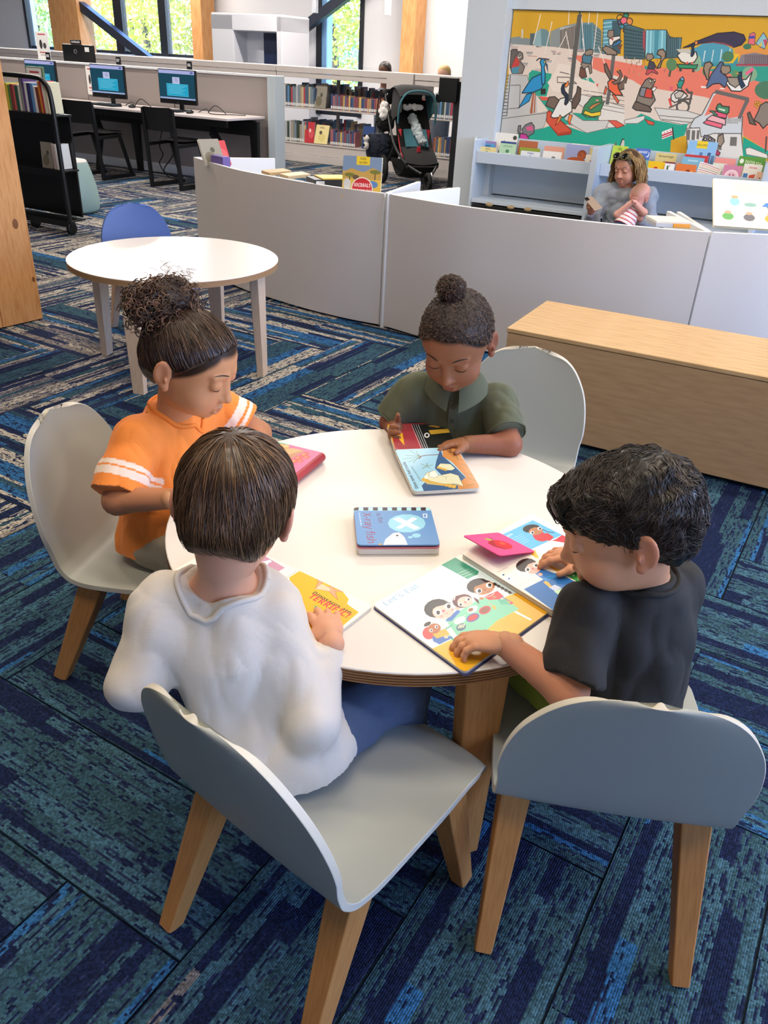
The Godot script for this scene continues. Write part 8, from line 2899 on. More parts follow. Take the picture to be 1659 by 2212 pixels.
func book_cart() -> void:
	var k := mt("black steel", Color(0.03, 0.031, 0.035), 0.38)
	var o := thing("book_cart", "black steel book cart on casters beside the timber post", "cart", Vector3.ZERO, YAW)
	for b in [4.26]:
		part(o, "end_frame", qtube([[-5.40, 0.08, b], [-5.40, 0.86, b], [-5.37, 0.95, b], [-5.28, 0.985, b], [-4.84, 0.985, b], [-4.74, 0.96, b], [-4.695, 0.87, b], [-4.685, 0.5, b], [-4.675, 0.08, b]], 0.016), k)
	for h in [0.775, 0.43, 0.10]:
		qpart(o, "shelf_board", k, -5.39, -4.69, h - 0.05, h - 0.005, 4.25, 4.27)
		qpart(o, "shelf_board", k, -5.39, -4.69, h - 0.022, h - 0.008, 4.26, 4.42)
	qpart(o, "centre_panel", k, -5.38, -4.70, 0.10, 0.76, 4.40, 4.415)
	for q in [[-4.68, 4.27], [-5.06, 4.29], [-5.38, 4.40]]:
		var c := part(o, "caster", M.new().lathe([Vector2(0, -0.014), Vector2(0.038, -0.014), Vector2(0.042, -0.008), Vector2(0.042, 0.008), Vector2(0.038, 0.014), Vector2(0, 0.014)], 20, Transform3D(Basis(Vector3.BACK, PI / 2), local(q[0], 0.042, q[1]))), k)
		part(c, "fork", qbox(M.new(), q[0] - 0.022, q[0] + 0.022, 0.05, 0.092, q[1] - 0.02, q[1] + 0.02), k)
	var row := [["2f6a6a", 0.018, 0.17], ["d8c23c", 0.022, 0.165], ["5a8a4a", 0.016, 0.155], ["8a3a34", 0.022, 0.16], ["c8605a", 0.016, 0.16], ["2f5a4a", 0.026, 0.155], ["d8d4c8", 0.016, 0.16], ["8a8a84", 0.022, 0.205], ["5a3f7a", 0.014, 0.20], ["dcdad4", 0.02, 0.18], ["2f3464", 0.03, 0.175], ["5f8fc0", 0.022, 0.175], ["e4e2dc", 0.022, 0.16], ["7a3a2a", 0.024, 0.155], ["dc8f34", 0.014, 0.19], ["b83038", 0.012, 0.195], ["e6e2cf", 0.02, 0.19], ["ded8b8", 0.02, 0.188]]
	var names := {"2f6a6a": "teal", "d8c23c": "yellow", "5a8a4a": "green", "8a3a34": "maroon", "c8605a": "coral", "2f5a4a": "dark green", "d8d4c8": "ivory", "8a8a84": "grey", "5a3f7a": "purple", "dcdad4": "off-white", "2f3464": "navy speckled", "5f8fc0": "sky blue", "e4e2dc": "white", "7a3a2a": "brown", "dc8f34": "orange", "b83038": "red", "e6e2cf": "cream", "ded8b8": "buff"}
	var x := -5.16
	for q in row:
		var nm: String = names[q[0]]
		spine_book("%s book standing on the cart's top shelf" % nm, Q(x + q[1] / 2, 0.771, 4.275), YAW, q[1] - 0.001, q[2], 0.12, 0.05 if x > -4.85 else 0.0, Color(q[0]), "books on the cart's top shelf", false)
		x += q[1] + 0.004
	var bb := thing("board_book", "tall green-edged book facing out above the cart's other books", "book", Q(-4.99, 0.771, 4.425), YAW)
	part(bb, "board", M.new().box(Vector3(0, 0.135, 0), Vector3(0.16, 0.27, 0.02), 0.004), mt("green board", Color("5f7a5a"), 0.5))
	part(bb, "cover_print", slab(Vector3(-0.074, 0.262, 0.0105), Vector3(0.142, 0, 0), Vector3(0, -0.25, 0), 0.004, 0, 0, true), mt("safety notice", Color.WHITE))
	spine_book("white spine book at the right of the cart's middle shelf", Q(-4.735, 0.424, 4.275), YAW, 0.02, 0.16, 0.12, 0.06, Color("dfe0dd"), "", false)
	spine_book("red and white spine book on the cart's middle shelf", Q(-4.762, 0.424, 4.275), YAW, 0.016, 0.16, 0.12, 0.06, Color("b8a8a4"), "", false)
	face_book("dull olive book facing out on the cart's middle shelf", Q(-4.845, 0.424, 4.30), YAW, 0.11, 0.165, 0.012, 0.05, 35, Color("6a6450"))
	var st := thing("pouf_stool", "sage green rounded pouf stool behind the book cart", "stool", Q(-5.36, 0, 4.95), 0)
	part(st, "body", M.new().lathe([Vector2(0, 0), Vector2(0.17, 0.0), Vector2(0.195, 0.03), Vector2(0.202, 0.10), Vector2(0.19, 0.20), Vector2(0.165, 0.30), Vector2(0.145, 0.365), Vector2(0.138, 0.376)], 40), mt("sage plastic", Color("8fa8a0"), 0.5))
	part(st, "seat_pad", M.new().lathe([Vector2(0.139, 0.377), Vector2(0.132, 0.388), Vector2(0.10, 0.394), Vector2(0, 0.396)], 40), mt("pale pad", Color("c9bcb8"), 0.7))
	var tb := thing("side_table", "small white pedestal table glimpsed behind the cart", "table", Q(-6.25, 0, 5.2), 0)
	part(tb, "tabletop", M.new().lathe([Vector2(0, 0.60), Vector2(0.26, 0.60), Vector2(0.26, 0.60), Vector2(0.26, 0.58), Vector2(0, 0.58)], 32), mt("white panel edge", Color(0.88, 0.89, 0.90), 0.4))
	part(tb, "pedestal", M.new().lathe([Vector2(0.03, 0.58), Vector2(0.05, 0.3), Vector2(0.16, 0.0), Vector2(0, 0)], 24), mt("white panel edge", Color(0.88, 0.89, 0.90), 0.4))
func far_cases() -> void:
	bookcase("long low white bookcase behind the computer desk", -13.0, -6.4, 9.4, 9.95, [-12.0, -10.5, -9.0, -7.5])
	bookcase("low white bookcase filled with books beyond the desk's end", -6.39, -4.845, 9.4, 9.95, [-5.66])
	bookcase("low white bookcase behind the stroller", -4.49, -2.9, 9.4, 9.95, [-3.7])
	var wl := mt("warm white steel", Color(0.80, 0.77, 0.75), 0.45)
	var ep := thing("end_post", "wide white bookcase end panel with a small card, left of the stroller's canopy", "panel", Vector3.ZERO, YAW)
	qpart(ep, "panel", wl, -4.84, -4.495, 0.0, 1.062, 9.36, 9.95)
	qpart(ep, "card", mt("white panel edge", Color(0.88, 0.89, 0.90), 0.4), -4.74, -4.58, 0.86, 0.93, 9.352, 9.36)
	var r := RandomNumberGenerator.new()
	r.seed = 90
	var tall := ["3f5a78", "8a93a0", "54677c", "a89a84", "2f4460", "b4b8ba", "7f8f98", "6a5a70", "c8b48c", "445a6a", "b84a5a", "5f8ab4", "d4d0c8", "3a4a3f"]
	var low := ["b8735a", "c8946a", "8a5a50", "3f4f7a", "a86a70", "d8b46a", "6a6a84", "b4906a", "8f4f5a", "5a6f8a"]
	var col := {"3f5a78": "slate blue", "8a93a0": "pale grey", "54677c": "steel blue", "a89a84": "tan", "2f4460": "dark blue", "b4b8ba": "silver", "7f8f98": "grey-blue", "6a5a70": "mauve", "c8b48c": "sand", "445a6a": "blue-grey", "b84a5a": "crimson", "5f8ab4": "light blue", "d4d0c8": "ivory", "3a4a3f": "dark green", "b8735a": "terracotta", "c8946a": "ochre", "8a5a50": "brick", "3f4f7a": "indigo", "a86a70": "rose", "d8b46a": "gold", "6a6a84": "violet grey", "b4906a": "camel", "8f4f5a": "wine", "5a6f8a": "denim blue"}
	for s in [[-6.37, -5.86, 0.624, tall, 0.235, "upper shelf, left bay"], [-5.63, -4.90, 0.624, low, 0.165, "upper shelf, right bay"], [-6.37, -5.98, 0.224, tall, 0.23, "lower shelf, left bay"], [-5.63, -5.28, 0.224, low, 0.17, "lower shelf, right bay"], [-4.44, -3.4, 0.624, tall, 0.2, "upper shelf behind the stroller"], [-4.44, -3.4, 0.224, low, 0.2, "lower shelf behind the stroller"]]:
		var x: float = s[0]
		while x < s[1]:
			var t := r.randf_range(0.018, 0.034)
			var c: String = s[3][r.randi() % s[3].size()]
			spine_book("%s book on the bookcase's %s" % [col[c], s[5]], Q(x + t / 2, s[2], 9.43), YAW, t - 0.002, s[4] * r.randf_range(0.86, 1.08), 0.13, 0.0, Color(c), "books on the " + s[5])
			x += t
	for s in [[-6.3, -4.9, 0.624], [-6.3, -4.9, 0.224]]:
		var x: float = s[0]
		while x < s[1]:
			var t := r.randf_range(0.022, 0.04)
			var c: String = tall[r.randi() % tall.size()]
			spine_book("%s book in the bookcase's rear row" % col[c], Q(x + t / 2, s[2], 9.74), YAW, t - 0.002, r.randf_range(0.18, 0.28), 0.13, 0.0, Color(c), "rear row books seen over the front ones", false)
			x += t
	face_book("brown clear-wrapped book facing out on the upper shelf", Q(-5.78, 0.625, 9.43), YAW, 0.16, 0.25, 0.015, 0.2, 35, Color("7a6250"))
	face_book("red and grey book facing out at the lower shelf", Q(-5.93, 0.225, 9.43), YAW, 0.14, 0.24, 0.015, 0.1, 23, Color("8a6a70"))
	face_book("cream picture book on a stand on the lower shelf", Q(-5.76, 0.225, 9.42), YAW, 0.19, 0.22, 0.015, 0.3, 3, Color("d8c8a8"))
	face_book("dark blue book facing out on the lower shelf near the bags", Q(-5.08, 0.225, 9.43), YAW, 0.18, 0.25, 0.015, 0.1, 4, Color("3a4a60"))
	var k := mt("monitor black", Color(0.02, 0.021, 0.024), 0.35)
	var cm := thing("computer_monitor", "black monitor seen from behind under a CATALOG sign", "monitor", Q(-7.99, 0.63, 7.75), YAW)
	part(cm, "casing", M.new().box(Vector3(0, 0.385, 0), Vector3(0.475, 0.31, 0.04), 0.008), k)
	part(cm, "stand", M.new().box(Vector3(0, 0.12, -0.02), Vector3(0.06, 0.24, 0.03), 0.004).box(Vector3(0, 0.006, -0.03), Vector3(0.2, 0.012, 0.16), 0.004), k)
	part(cm, "round_badge", M.new().tube(ring_points(Vector3(-0.03, 0.47, 0.021), 0.02), 0.003, 6), mt("silver", Color(0.6, 0.6, 0.62), 0.3, 0.8))
	part(cm, "sticker", M.new().box(Vector3(0.15, 0.495, 0.021), Vector3(0.065, 0.045, 0.002), 0.0005), mt("white sticker", Color("dcdcd8"), 0.6))
	var c := Canvas.new(160, 48, Color("141518"))
	c.text("CATALOG", 80, 34, 30, "f0f0f0", 0, "Droid Sans Bold", 1.0, true)
	var sg := thing("small_sign", "black CATALOG sign standing on the monitor's top edge", "sign", Q(-8.02, 1.171, 7.75), YAW)
	part(sg, "plate", M.new().box(Vector3(0, 0.022, 0), Vector3(0.16, 0.044, 0.01), 0.001), k)
	part(sg, "lettering", slab(Vector3(-0.078, 0.043, 0.0055), Vector3(0.156, 0, 0), Vector3(0, -0.042, 0), 0.001, 0, 0, true), print_mat("catalog sign", c.tex()))
func ring_points(o: Vector3, r: float) -> PackedVector3Array:
	var p := PackedVector3Array()
	for i in 21: p.append(o + Vector3(cos(TAU * i / 20), sin(TAU * i / 20), 0) * r)
	return p
func far_wall() -> void:
	var fir := wood("fir column", ["c98a50", "d79c62", "dfa970"], 0.6, Vector3(4, 0.6, 1), 24)
	for q in [[-14.65, -13.88, "wide timber column in front of the window"], [-11.08, -10.84, "timber column at the window's right side"], [-6.78, -6.53, "timber column against the white back wall"]]:
		var o := struct("timber_column", qbox(M.new(), q[0], q[1], 0.0, 4.0, 13.55, 13.95, 0.006), fir, q[2], TQ)
	var steel := mt("grey steel", Color(0.20, 0.22, 0.27), 0.4, 0.3)
	for q in [[-14.2, 1.96, -12.05, 0.83, "dark steel brace crossing the wide window"], [-7.0, 2.60, -10.1, 0.79, "dark steel brace crossing the narrow window"]]:
		struct("steel_brace", M.new().bar(local(q[0], q[1], 13.7), local(q[2], q[3], 13.7), 0.15, 0.15, 0.005, Vector3(0, 0, 1)), steel, q[4], TQ)
	var wl := mt("kiosk white", Color(0.80, 0.81, 0.84), 0.4)
	var navy := mt("kiosk navy", Color(0.09, 0.14, 0.26), 0.4)
	var o := thing("return_kiosk", "large white return kiosk with a rounded navy opening", "kiosk", Vector3.ZERO, YAW)
	qpart(o, "side_panel", wl, -9.34, -8.9, 0.0, 1.69, 11.9, 12.7, 0.02)
	qpart(o, "right_panel", wl, -8.1, -7.99, 0.0, 1.69, 11.9, 12.7, 0.02)
	qpart(o, "top_panel", wl, -9.34, -7.99, 1.46, 1.70, 11.9, 12.7, 0.02)
	qpart(o, "inner_panel", mt("kiosk inner white", Color(0.86, 0.88, 0.92), 0.4), -8.92, -8.42, 0.0, 1.45, 12.25, 12.3)
	part(o, "navy_panel", M.new().prism(PackedVector2Array([Vector2(-8.45, 0), Vector2(-8.1, 0), Vector2(-8.1, 1.38), Vector2(-8.13, 1.43), Vector2(-8.18, 1.455), Vector2(-8.45, 1.455)]), 0.06, 0.004, Transform3D(Basis(), Vector3(0, 0, -12.1))), navy)
	o = thing("fire_alarm", "small red fire alarm box on the white back wall", "alarm", Q(-9.16, 1.62, 13.97), YAW)
	part(o, "box", M.new().box(Vector3(0, 0.065, 0), Vector3(0.085, 0.13, 0.05), 0.01), mt("alarm red", Color("b81f2c"), 0.4))
	part(o, "lens", M.new().ell(Vector3(0, 0.05, 0.027), Vector3(0.022, 0.026, 0.012)), mt("alarm lens", Color(0.85, 0.85, 0.85), 0.2))
	var acr := mt("clear acrylic", Color(0.9, 0.92, 0.94, 0.35), 0.1)
	acr.transparency = BaseMaterial3D.TRANSPARENCY_ALPHA
	for q in [[-6.75, "middle pendant lamp, hanging left of the timber column"], [-8.08, "pendant lamp hanging by the narrow window"], [-5.43, "pendant lamp hanging right of the timber column"]]:
		o = thing("pendant_lamp", q[1], "lamp", Q(q[0], 1.78, 13.0), YAW)
		part(o, "tube", M.new().box(Vector3(0, 0.35, 0), Vector3(0.08, 0.7, 0.08), 0.004), acr)
		part(o, "core", M.new().box(Vector3(0, 0.38, 0), Vector3(0.03, 0.62, 0.03), 0.003), mt("white panel edge", Color(0.88, 0.89, 0.90), 0.4))
		part(o, "rod", M.new().box(Vector3(0, 1.45, 0), Vector3(0.012, 1.5, 0.012), 0.001), steel)
	var k := mt("dark kiosk", Color(0.05, 0.053, 0.06), 0.4)
	o = thing("checkout_kiosk", "black screen on a dark post right of the stroller", "kiosk", Vector3.ZERO, YAW)
	qpart(o, "post", mt("dark grey post", Color(0.16, 0.165, 0.18), 0.4), -3.70, -3.52, 0.0, 0.85, 8.72, 8.85)
	qpart(o, "screen_head", k, -3.87, -3.66, 0.83, 1.06, 8.68, 8.74, 0.008)
	qpart(o, "body", mt("dark grey post", Color(0.16, 0.165, 0.18), 0.4), -3.72, -3.50, 0.80, 1.03, 8.74, 8.9, 0.01)
	qpart(o, "card_reader", k, -3.90, -3.86, 0.82, 0.90, 8.69, 8.73)
	# two people beyond the bookcases: only the tops of their heads show
	for q in [[-5.72, 11.0, "2a201c", "6a4a38", "person with dark hair whose crown shows above the bookcase"], [-4.84, 11.0, "c8a468", "d8a890", "fair-haired person peeping over the bookcase"]]:
		var f := F.new()
		var ho := Q(q[0], 1.045, q[1])
		var B := facing(Q(0.1, 0, -1), 0.3)
		add_head(f, ho, B, 1.1, 1.0)
		f.cap(ho - Vector3(0, 0.12, 0), ho - Vector3(0, 0.2, 0), 0.05, 0.05, 0.02)
		f.cap(ho - Vector3(0.12, 0.30, 0), ho - Vector3(-0.12, 0.30, 0), 0.075, 0.075, 0.05)
		f.cap(ho - Vector3(0, 0.34, 0), ho - Vector3(0, 0.8, 0), 0.13, 0.12, 0.05)
		var sk := lin(q[3])
		var m := M.new()
		m.tint = true
		f.build(m, 0.009, func(p): return sk if p.y > ho.y - 0.2 else lin("5a6470"))
		var w := person(q[4], m, skinm("far skin"))
		var c := F.new()
		c.ball(ho + B * Vector3(0, 0.03, -0.018), Vector3(0.086, 0.090, 0.098), B, 0.02)
		c.noises = [[noise(5, 60.0, 2), Vector3.ONE, 0.005]]
		c.keep(ho + B * Vector3(0, 0.06, 0.066), B * Vector3(0, -0.7, 0.7))
		part(w, "hair", c.build(M.new(), 0.008), mt("far hair " + q[2], Color(q[2]), 0.5))
func stroller() -> void:
	var o := thing("stroller", "black and teal stroller with red straps and a grey canopy", "stroller", Q(-3.98, 0, 8.42), YAW + 0.80)
	var gm := mt("stroller tube", Color(0.17, 0.17, 0.18), 0.4, 0.4)
	var blk := mt("stroller black", Color(0.025, 0.027, 0.032), 0.8)
	var gry := mt("stroller grey", Color(0.15, 0.15, 0.155), 0.85)
	var teal := mt("stroller teal", Color("3f7480"), 0.8)
	var red := mt("stroller red", Color("b81f2c"), 0.6)
	for s in [-1, 1]:
		part(o, "frame_tube", M.new().tube(smooth([Vector3(s * 0.2, 0.87, -0.46), Vector3(s * 0.2, 0.62, -0.30), Vector3(s * 0.2, 0.40, -0.08), Vector3(s * 0.17, 0.26, 0.22), Vector3(s * 0.06, 0.18, 0.40)], 5), 0.014, 8), gm)
		part(o, "rear_strut", M.new().tube(PackedVector3Array([Vector3(s * 0.2, 0.40, -0.08), Vector3(s * 0.23, 0.15, -0.30)]), 0.014, 8), gm)
		var w := part(o, "rear_wheel", M.new().tube(wheel_points(Vector3(s * 0.25, 0.145, -0.30), 0.118), 0.027, 10), blk)
		part(w, "hub", M.new().lathe([Vector2(0, 0.02), Vector2(0.05, 0.015), Vector2(0.05, -0.015), Vector2(0, -0.02)], 16, Transform3D(Basis(Vector3.BACK, PI / 2), Vector3(s * 0.25, 0.145, -0.30))), gm)
		part(o, "red_strap", M.new().sheet(8, 2, func(u, v): return Vector3(s * (0.175 + 0.012 * sin(u * 3.0)), 0.56 - 0.27 * u, -0.06 + 0.20 * u - 0.03 * sin(u * PI)) + Vector3(s * v * -0.035, v * 0.006, 0.004), 0.004), red)
		part(o, "hood_side", M.new().sheet(8, 6, func(u, v): return Vector3(s * (0.175 + 0.03 * v), 0.62 + 0.34 * sin(0.35 + u * 1.5) * (1.0 - v * 0.85), -0.22 + 0.33 * -cos(0.35 + u * 1.5) * -1.0 * (1.0 - v * 0.85) * 0.8), 0.006), teal if s > 0 else gry)
	part(o, "front_wheel", M.new().tube(wheel_points(Vector3(0, 0.10, 0.44), 0.078), 0.022, 10), blk)
	part(o, "fork", M.new().tube(smooth([Vector3(0.05, 0.19, 0.40), Vector3(0.05, 0.15, 0.44), Vector3(0.05, 0.10, 0.44)], 4), 0.012, 8), mt("silver", Color(0.6, 0.6, 0.62), 0.3, 0.8))
	part(o, "handle_bar", M.new().tube(smooth([Vector3(-0.2, 0.87, -0.46), Vector3(-0.19, 0.895, -0.50), Vector3(0, 0.90, -0.51), Vector3(0.19, 0.895, -0.50), Vector3(0.2, 0.87, -0.46)], 5), 0.02, 10), blk)
	part(o, "seat_back", M.new().sheet(10, 8, func(u, v): return Vector3((v - 0.5) * 0.38, 0.36 + u * 0.46, 0.06 - u * 0.32 - 0.05 * (1.0 - pow(v * 2 - 1, 2.0))), 0.02), blk)
	part(o, "seat_pad", M.new().sheet(6, 6, func(u, v): return Vector3((v - 0.5) * 0.26, 0.40 + u * 0.16, 0.075 - u * 0.11 - 0.035 * (1.0 - pow(v * 2 - 1, 2.0))), 0.012), teal)
	part(o, "leg_rest", M.new().sheet(8, 6, func(u, v): return Vector3((v - 0.5) * 0.36, 0.40 - u * 0.17, 0.05 + u * 0.22 + 0.03 * sin(u * PI)), 0.02), gry)
	part(o, "buckle", M.new().box(Vector3(0, 0.385, 0.125), Vector3(0.04, 0.06, 0.02), 0.006), red)
	part(o, "canopy", M.new().sheet(14, 10, func(u, v): return Vector3((v - 0.5) * 0.40, 0.60 + 0.375 * sin(0.5 + u * 1.75) - 0.03 * pow(v * 2 - 1, 4.0), -0.20 - 0.34 * cos(0.5 + u * 1.75) * 0.95), 0.006), gry)
	part(o, "canopy_rim", M.new().tube(smooth([Vector3(-0.205, 0.62, 0.0), Vector3(-0.2, 0.80, 0.03), Vector3(-0.13, 0.90, 0.03), Vector3(0, 0.925, 0.03), Vector3(0.13, 0.90, 0.03), Vector3(0.2, 0.80, 0.03), Vector3(0.205, 0.62, 0.0)], 5), 0.011, 8), teal)
	part(o, "basket", M.new().sheet(8, 8, func(u, v): return Vector3((v - 0.5) * 0.36, 0.27 - 0.15 * sin(u * PI) - 0.02 * sin(v * PI), -0.24 + u * 0.5), 0.008), blk)
	part(o, "basket_trim", M.new().sheet(8, 2, func(u, v): return Vector3(0.185, 0.285 - 0.15 * sin(u * PI) - v * 0.03, -0.24 + u * 0.5), 0.006), teal)
	var cl := cloth("pale blanket", Color("a9b4b8"), 0.4)
	for q in [["grey blanket draped on the stroller seat", [[0.0, 0.66, -0.12], [0.02, 0.56, -0.02], [0.05, 0.46, 0.07]], 0.055, cl], ["white cloth tucked under the stroller's canopy", [[-0.10, 0.765, -0.10], [0.0, 0.775, -0.08], [0.08, 0.77, -0.08]], 0.03, cloth("white cloth", Color("d8d6d2"), 0.4)], ["white cloth hung on the stroller's handle", [[-0.23, 0.76, -0.40], [-0.24, 0.70, -0.38], [-0.25, 0.66, -0.36]], 0.05, cloth("white cloth", Color("d8d6d2"), 0.4)]]:
		var f := F.new()
		for i in 2:
			f.cap(Vector3(q[1][i][0], q[1][i][1], q[1][i][2]), Vector3(q[1][i + 1][0], q[1][i + 1][1], q[1][i + 1][2]), q[2], q[2] * 0.9, 0.03)
		f.noises = [[folds(60, 12.0), Vector3.ONE, 0.014]]
		solo("blanket", q[0], "cloth", f.build(M.new(), 0.008), q[3], o.transform)
	for q in [["navy tote bag hanging from the stroller's handle", [-0.27, 0.36, -0.42], Vector3(0.15, 0.15, 0.08), Color("141d2e")], ["black pouch hanging beside the navy tote", [-0.10, 0.36, -0.44], Vector3(0.10, 0.13, 0.07), Color("0c0d10")], ["black organiser bag strapped below the stroller's handle", [-0.20, 0.63, -0.42], Vector3(0.11, 0.10, 0.07), Color("101114")]]:
		var f := F.new()
		var c0 := Vector3(q[1][0], q[1][1], q[1][2])
		f.ball(c0 - Vector3(0, 0.03, 0), q[2], Basis.IDENTITY, 0.03)
		f.ball(c0 + Vector3(0, 0.06, 0), q[2] * Vector3(0.9, 0.7, 0.75), Basis.IDENTITY, 0.05)
		f.noises = [[folds(61, 9.0), Vector3.ONE, 0.010]]
		f.keep(c0 + Vector3(0, q[2].y * 0.85, 0), Vector3.UP)
		var b := solo("bag", q[0], "bag", f.build(M.new(), 0.009), cloth("bag " + q[3].to_html(), q[3], 0.3), o.transform)
		part(b, "strap", M.new().tube(smooth([c0 + Vector3(-0.05, q[2].y * 0.8, 0), c0 + Vector3(0, 0.87 - c0.y - 0.02, -0.03), c0 + Vector3(0.05, q[2].y * 0.8, 0)], 6), 0.007, 6), blk)
	var f := F.new()
	f.ball(Vector3(-0.43, 0.44, -0.36), Vector3(0.035, 0.033, 0.033), Basis.IDENTITY, 0.01)
	f.ball(Vector3(-0.43, 0.37, -0.36), Vector3(0.032, 0.045, 0.03), Basis.IDENTITY, 0.01)
	var pd := solo("plush_toy", "small black and white plush panda hanging by the bags", "toy", f.build(M.new(), 0.006), cloth("plush white", Color("d4d0c8"), 0.5), o.transform)
	for q in [[-0.455, 0.468], [-0.405, 0.468], [-0.46, 0.375], [-0.40, 0.375]]:
		part(pd, "black_patch", M.new().ell(Vector3(q[0], q[1], -0.35), Vector3(0.014, 0.016, 0.014)), blk)
func wheel_points(o: Vector3, r: float) -> PackedVector3Array:
	var p := PackedVector3Array()
	for i in 25: p.append(o + Vector3(0, cos(TAU * i / 24), sin(TAU * i / 24)) * r)
	return p
func outdoors() -> void:
	struct("ground", qbox(M.new(), -40, 12, -0.3, -0.17, 14.4, 60), mt("lawn", Color("7a8a4a"), 0.9), "lawn and path outside the windows", TQ)
	var leafm := tinted("leaves", 0.55)
	leafm.backlight_enabled = true
	leafm.backlight = Color(0.5, 0.5, 0.3)
	var bark := mt("bark", Color("4a4038"), 0.9)
	var r := RandomNumberGenerator.new()
	r.seed = 66
	for q in [[-20.2, 18.2, 1.5, "6f9a5a", "b9c96a", "bushy green tree outside the wide window, left of the timber column"], [-18.0, 19.5, 1.7, "8ab04a", "d8d85a", "yellow-green tree outside, seen behind the timber column"], [-16.2, 18.0, 1.4, "a8b83c", "e8dc50", "bright yellow-green tree outside the middle panes"], [-14.6, 19.0, 1.5, "8a9a4a", "d4b44a", "tawny green tree outside the right pane of the wide window"], [-10.7, 18.0, 1.4, "8aa83c", "e0c83c", "yellow and green tree outside the narrow window"], [-12.2, 22.0, 1.8, "5f9a78", "a8c8a0", "cool green tree farther out, right of the wide window"], [-23.0, 22.0, 2.2, "5a8a58", "a0b878", "dark green tree farthest left outside"]]:
		var o := thing("tree", q[5], "tree", Q(q[0], -0.2, q[1]), 0)
		part(o, "trunk", M.new().tube(smooth([Vector3(0, 0, 0), Vector3(0.05, 1.0, 0.03), Vector3(-0.03, 2.0, 0)], 5), [0.14, 0.13, 0.12, 0.12, 0.11, 0.1, 0.1, 0.09, 0.08, 0.07, 0.06], 8), bark)
		var m := M.new()
		m.tint = true
		var zz := noise(int(q[1] * 10), 0.9, 2)
		for i in 5200:
			var d := Vector3(r.randfn(), r.randfn(), r.randfn()).normalized() * pow(r.randf(), 0.4)
			var p := Vector3(0, 2.0, 0) + d * Vector3(q[2], 2.0, q[2])
			if zz.get_noise_3dv(p) < -0.12:
				continue
			m.c = lin(q[3]).lerp(lin(q[4]), r.randf())
			var x := Vector3(r.randfn(), r.randfn(), r.randfn()).normalized()
			var y := x.cross(Vector3(r.randfn(), r.randfn(), r.randfn())).normalized()
			m.flat([p - x * 0.07, p + y * 0.032, p + x * 0.07, p - y * 0.032])
		tag(part(o, "crown", m, leafm), "", "", "", "stuff")
